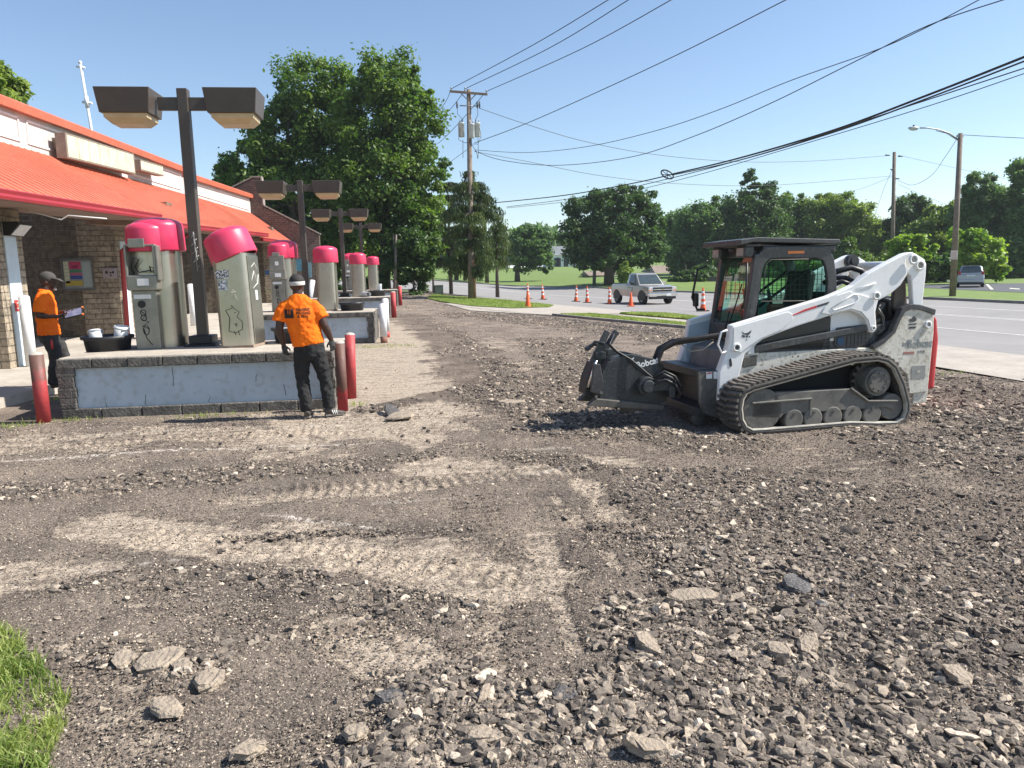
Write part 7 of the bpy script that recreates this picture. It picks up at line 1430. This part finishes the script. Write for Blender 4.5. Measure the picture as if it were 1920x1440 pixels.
Lf = {'mid': leafmat('leaf_mid', (.035, .085, .016), (.165, .245, .05), .38), 'bright': leafmat('leaf_bright', (.10, .20, .03), (.30, .40, .075), .4), 'dark': leafmat('leaf_dark', (.030, .068, .018), (.09, .155, .038), .32),
      'blue': leafmat('leaf_blue', (.045, .10, .032), (.15, .235, .075), .38), 'olive': leafmat('leaf_olive', (.085, .15, .028), (.27, .34, .085), .40), 'con': leafmat('needle_olive', (.035, .062, .020), (.11, .145, .045), .28)}
def PB(base, px):
    """blobs given as (u, v, half width px, half height px) at the distance of base"""
    out = []
    for q in px:
        u, v, hu, hv = q[:4]; dy = q[4] if len(q) > 4 else 0; Y = base.y+dy; p = atY(u, v, Y); m_ = Y*1.0/FPX; out.append((p.x-base.x, p.z-base.z, hu*m_*1.02, hv*m_*1.02, dy, hu*m_*.95))
    return out
def TB(u, Y): p = atY(u, 520, Y); return Vector((p.x, Y, gz(p.x, Y)))
b = TB(560, 60); tree('broadleaf_tree', 'big round broadleaf tree behind the wash building gable, left of the tallest crown', b, PB(b, [(590, 190, 70, 75), (520, 255, 65, 70), (615, 290, 80, 80), (470, 310, 55, 55), (560, 380, 110, 70), (640, 200, 45, 60), (440, 330, 38, 30), (650, 440, 80, 60)]), .155, Lf['mid'], 1, 420, 190, (.4, .15), limbs=16, grp='trees behind the wash building')
b = TB(722, 56); tree('broadleaf_tree', 'tallest broadleaf tree between the wash building and the utility pole', b, PB(b, [(730, 165, 60, 62), (690, 230, 65, 80), (765, 240, 62, 70), (790, 330, 48, 70), (710, 340, 85, 85), (770, 420, 68, 60), (700, 450, 70, 55), (745, 130, 28, 30), (800, 200, 24, 30)]), .145, Lf['mid'], 2, 460, 190, (.38, .14), limbs=18, grp='trees behind the wash building')
b = TB(455, 66); tree('dark_tree', 'dark lower tree behind the stepped brick gable', b, PB(b, [(450, 330, 55, 40), (500, 300, 40, 60), (420, 355, 25, 20), (487, 190, 12, 34), (520, 420, 90, 60), (600, 470, 80, 50), (640, 530, 50, 30)]), .16, Lf['dark'], 3, 240, 160, (.3, .1), limbs=8, th=7, grp='trees behind the wash building')
for i, (u, lb) in enumerate(((737, 'thin bare trunk leaning behind the farthest island, left one'), (744, 'thin bare trunk leaning behind the farthest island, right one'))):
    p = TB(u, 52+i); t = empty('leaning_trunk', p, 0, lb, 'tree trunk', 'thin leaning trunks'); mb = MB(); q = atY(u+6-12*i, 440, 52+i); mb.loft([(0, 0, -.1), ((q.x-p.x)*.6, 0, (q.z-p.z)*.5), (q.x-p.x, 0, q.z-p.z)], [.12, .09, .05], 8); mb.build('trunk', M('pale_bark', (.24, .2, .17), .9), t)
b = TB(775, 53); tree('hedge_shrub', 'dense dark shrub at the foot of the tall tree beside the road', b, PB(b, [(775, 520, 36, 35), (745, 500, 30, 38), (795, 500, 22, 34), (725, 545, 25, 14), (780, 460, 40, 35), (700, 530, 30, 25)]), .12, Lf['dark'], 4, 140, 150, (.1, .05), th=1.5, cat='shrub', limbs=5)
b = TB(812, 60); tree('hedge_shrub', 'bright green shrub crown hanging over the road left of the utility box', b, PB(b, [(800, 410, 34, 45), (790, 470, 28, 40), (815, 440, 16, 30)]), .14, Lf['olive'], 5, 70, 150, (.1, .05), th=3, cat='shrub', limbs=5)
b = Vector((-17, 34, .3)); tree('broadleaf_tree', 'tree crown showing over the roof at the left edge', b, PB(b, [(-5, 165, 40, 40), (-40, 200, 60, 60), (18, 165, 14, 18)]), .14, Lf['olive'], 6, 90, 150, (.3, .1), limbs=6)
# drooping conifer around the pole
def conifer(label, base, lv, seed, mat, n_per=2600, trunk=.16, top_v=None):
    g = np.random.default_rng(seed); t = empty('drooping_conifer', base, 0, label, 'conifer', 'drooping conifers by the utility pole'); V = []; tn = []; mbt = MB(); htop = 0
    for (u, v, half, nb) in lv:
        p = atY(u, v, base.y); z = p.z-base.z; htop = max(htop, z); m_ = base.y/FPX; r_ = half*m_
        for k in range(nb):
            a = g.uniform(0, 6.283); ln = r_*g.uniform(.65, 1.05); d = np.array([math.cos(a), math.sin(a), 0]); sag = g.uniform(.08, .3); n_ = int(n_per*ln/3.0/nb*2.0)
            s = g.uniform(.12, 1, n_); bend = .18*np.sin(s*3.1)*ln-sag*ln*s**1.6
            P = d[None]*(s*ln)[:, None]+np.array([p.x-base.x, 0, z])+np.stack([0*s, 0*s, bend], 1)
            P += np.stack([g.normal(0, .16, n_)*(1.2-s*.5), g.normal(0, .16, n_)*(1.2-s*.5), -g.uniform(0, 1, n_)**1.8*.6*(.35+.65*np.sin(np.clip(s, 0, 1)*2.6))], 1)
            q = np.stack([g.normal(0, .25, n_), g.normal(0, .25, n_), -np.ones(n_)], 1); q /= np.linalg.norm(q, axis=1)[:, None]; L_ = g.uniform(.10, .24, n_); sd = np.cross(q, g.normal(0, 1, (n_, 3))); sd /= np.linalg.norm(sd, axis=1)[:, None]; w_ = .028
            V.append(np.stack([P-sd*w_, P+sd*w_, P+q*L_[:, None]+sd*w_*.4, P+q*L_[:, None]-sd*w_*.4], 1).reshape(-1, 3)); tn.append(np.repeat(np.clip(g.uniform(.1, .9)+g.normal(0, .15, n_), 0, 1), 4))
            if k < 6: mbt.loft([(p.x-base.x, 0, z), (p.x-base.x+d[0]*ln*.5, d[1]*ln*.5, z+.1*ln), (p.x-base.x+d[0]*ln*.9, d[1]*ln*.9, z-sag*ln*.5)], [.05, .03, .012], 5)
    V = np.concatenate(V); npmesh('crown', V, np.arange(len(V)).reshape(-1, 4), mat, 4, False, tone=np.concatenate(tn), parent=t)
    mbt.loft([(0, 0, -.2), (lv[0][0]*0, 0, htop)], [trunk, .04], 10); mbt.build('trunk', barkM, t); return t
b = TB(883, 47.75); conifer('drooping olive conifer wrapped round the utility pole', b, [(880, 322, 13, 5), (880, 345, 36, 6), (886, 366, 50, 7), (878, 390, 66, 8), (888, 408, 80, 8), (880, 434, 60, 8), (876, 458, 66, 8), (884, 484, 58, 8), (884, 504, 44, 7)], 21, Lf['con'], 2300)
b = TB(932, 55); conifer('lower conifer with hanging twigs right of the utility pole', b, [(934, 425, 26, 5), (934, 447, 38, 6), (932, 468, 42, 6), (930, 488, 38, 6)], 22, Lf['con'], 2400)
b = TB(845, 58); conifer('dark conifer between the tall tree and the utility pole', b, [(845, 345, 22, 6), (842, 370, 36, 8), (840, 400, 44, 9), (840, 430, 48, 9), (842, 460, 50, 9), (842, 490, 50, 9)], 23, leafmat('needle_dark', (.02, .035, .016), (.06, .08, .03), .2), 3600)
for (u, v, Y, lb) in ((856, 526, 108, 'slim trunk on the far lawn left of the pole'), (872, 526, 108, 'second slim trunk on the far lawn left of the pole'), (913, 528, 104, 'forked trunk on the lawn right of the pole')): 
    p = TB(u, Y); q = atY(u, 470, Y); t = empty('lawn_tree', p, 0, lb, 'tree', 'trees on the far lawn'); mb = MB(); mb.loft([(0, 0, -.1), (.05, 0, q.z-p.z)], [.3, .2], 8); mb.build('trunk', barkM, t); tr_ = None
    bl = PB(p, [(u, 480, 22, 22)]); g = np.random.default_rng(u)
    N = 5000; vv = g.normal(0, 1, (N, 3)); vv /= np.linalg.norm(vv, axis=1)[:, None]; P = np.array([bl[0][0], 0, bl[0][1]])+vv*np.array([bl[0][2], bl[0][2], bl[0][3]])*g.uniform(.5, 1.05, (N, 1)); aa = g.normal(0, .2, (N, 3)); bb_ = g.normal(0, .2, (N, 3))
    npmesh('crown', np.stack([P-aa, P+bb_, P+aa, P-bb_], 1).reshape(-1, 3), np.arange(4*N).reshape(-1, 4), Lf['dark'], 4, tone=np.repeat(g.uniform(0, 1, N), 4), parent=t)
b = TB(970, 112); tree('lawn_tree', 'small round tree standing alone on the far lawn', b, PB(b, [(975, 470, 28, 38), (1008, 462, 30, 34), (990, 440, 22, 20), (1015, 490, 24, 22), (968, 450, 18, 22)]), .26, Lf['blue'], 7, 130, 110, (.42, .15), limbs=10)
b = TB(1142, 88); tree('maple_tree', 'large dark round maple behind the pickup', b, PB(b, [(1100, 400, 38, 45), (1140, 380, 48, 38), (1190, 385, 44, 42), (1085, 450, 42, 45), (1145, 450, 70, 55), (1205, 450, 44, 55), (1150, 480, 90, 30), (1195, 360, 22, 18), (1228, 420, 20, 26)]), .20, Lf['dark'], 8, 420, 190, (.62, .2), limbs=12, shell=.4)
BGT = [(1262, 108, [(1262, 430, 28, 30), (1270, 470, 30, 30)], 'blue', 'pale small crown just right of the maple'), (1300, 100, [(1300, 430, 40, 45), (1320, 400, 28, 24), (1290, 480, 45, 40)], 'blue', 'bluish tree between the maple and the tall ragged tree'), (1345, 112, [(1350, 400, 36, 30), (1360, 440, 45, 50), (1340, 490, 45, 40)], 'mid', 'mid green tree behind the loader roof, left'),
       (1415, 96, [(1405, 345, 20, 26), (1440, 365, 26, 26), (1400, 390, 42, 32), (1445, 400, 40, 36), (1420, 440, 60, 50), (1425, 500, 60, 40)], 'dark', 'tall ragged tree with two tops above the loader cab'), (1490, 104, [(1480, 385, 36, 26), (1500, 420, 46, 46), (1490, 480, 50, 45)], 'mid', 'mid green tree right of the ragged tree'),
       (1555, 100, [(1540, 395, 34, 30), (1570, 385, 34, 28), (1555, 440, 52, 50), (1560, 500, 55, 35)], 'olive', 'olive tree behind the loader arms'), (1612, 96, [(1610, 400, 36, 28), (1620, 450, 40, 45), (1600, 500, 50, 35)], 'olive', 'rounded olive tree left of the bare wooden pole'), (1655, 104, [(1645, 450, 22, 24), (1650, 500, 30, 35)], 'olive', 'low olive tree beneath the wooden pole'),
       (1590, 80, [(1588, 478, 22, 28), (1588, 510, 28, 25)], 'mid', 'small feathery green conifer above the loader arms'), (1705, 92, [(1705, 400, 36, 32), (1720, 380, 24, 18), (1690, 440, 34, 40), (1715, 490, 45, 40)], 'dark', 'dark tree between the two wooden poles'), (1760, 84, [(1755, 430, 44, 40), (1770, 400, 34, 22), (1750, 490, 50, 40)], 'olive', 'olive crown left of the street light pole'),
       (1835, 78, [(1835, 350, 34, 32), (1860, 385, 44, 40), (1820, 410, 44, 40), (1850, 460, 60, 50), (1880, 500, 50, 30)], 'blue', 'tall loose tree right of the street light pole'), (1925, 74, [(1915, 330, 24, 36), (1930, 390, 40, 50), (1920, 460, 50, 55), (1900, 510, 40, 25)], 'blue', 'tall tree cut by the right edge')]
for i, (u, Y, bl, mt_, lb) in enumerate(BGT):
    b = TB(u, Y); big = sum(q[2]*q[3] for q in bl)/3000; tree('background_tree', lb, b, PB(b, bl), .19, Lf[mt_], 30+i, int(80+100*big), 160, (.35, .12), limbs=8, grp='trees along the far side of the road', shell=.45, cl=.28)
SH = [(1285, 86, [(1285, 525, 30, 14), (1310, 520, 30, 18)], 'dark', 'low dark shrub right of the pickup'), (1725, 62, [(1700, 455, 34, 18), (1670, 462, 18, 20), (1735, 470, 24, 20), (1700, 480, 40, 16)], 'bright', 'bright yellow green sumac above the loader arm tip'), (1815, 57, [(1810, 455, 34, 26), (1850, 470, 30, 26), (1830, 490, 45, 22), (1870, 508, 22, 18), (1885, 520, 14, 10)], 'bright', 'bright yellow green bush behind the hatchback'),
      (1740, 64, [(1740, 500, 50, 26), (1790, 505, 40, 26), (1720, 530, 40, 16)], 'dark', 'dark thicket behind the white wall'), (1530, 84, [(1540, 505, 60, 26), (1620, 500, 60, 30), (1580, 530, 90, 20)], 'mid', 'leafy hedge visible over the loader arms'), (1400, 92, [(1340, 520, 50, 26), (1420, 525, 60, 24), (1480, 520, 50, 25)], 'dark', 'dark undergrowth behind the board fence'), (1165, 82, [(1172, 508, 12, 18), (1168, 520, 10, 12)], 'olive', 'small sapling between the maple trunk and the pickup cab'), (1880, 76, [(1850, 520, 30, 14), (1900, 490, 40, 30), (1960, 500, 40, 30)], 'dark', 'dark undergrowth at the far right')]
for i, (u, Y, bl, mt_, lb) in enumerate(SH):
    b = TB(u, Y); big = sum(q[2]*q[3] for q in bl)/2500; tree('roadside_shrub', lb, b, PB(b, bl), .20 if mt_ == 'bright' else .2, Lf[mt_], 60+i, int(40+60*big), 120, (.12, .05), th=2.0, limbs=6, cat='shrub', grp='shrubs along the far side of the road', shell=.3, cl=.34)
# distant wood closing the horizon
g = np.random.default_rng(99); N = 60000; x = g.uniform(-120, 260, N); hgt = 6+5*vnoise(x*.05, x*0, 4)+3*vnoise(x*.21, x*0, 5); y = 262+g.normal(0, 6, N)+0*x; z = gzv(x, y)+hgt*g.uniform(0, 1, N)**.7; P = np.stack([x, y, z], 1); aa = g.normal(0, .8, (N, 3)); bb_ = g.normal(0, .8, (N, 3))
o = npmesh('distant_wood', np.stack([P-aa, P+bb_, P+aa, P-bb_], 1).reshape(-1, 3), np.arange(4*N).reshape(-1, 4), Lf['blue'], 4, tone=np.repeat(g.uniform(0, 1, N), 4)); tag(o, 'far wood closing the horizon behind the lawn', 'wood', kind='stuff')

# ================================================================ HAZE
mh = bpy.data.materials.new('haze_air'); mh.use_nodes = True; n = mh.node_tree.nodes; l = mh.node_tree.links; n.remove(n['Principled BSDF'])
pv = n.new('ShaderNodeVolumePrincipled'); pv.inputs['Color'].default_value = (.86, .92, 1.0, 1); pv.inputs['Density'].default_value = .00028; pv.inputs['Anisotropy'].default_value = .2
l.new(pv.outputs[0], n['Material Output'].inputs['Volume'])
mb = MB(); mb.b2(-420, 520, -70, 1520, -2.5, 26); o = mb.build('haze', mh); tag(o, 'thin pale summer haze over the whole scene', 'haze', kind='stuff')
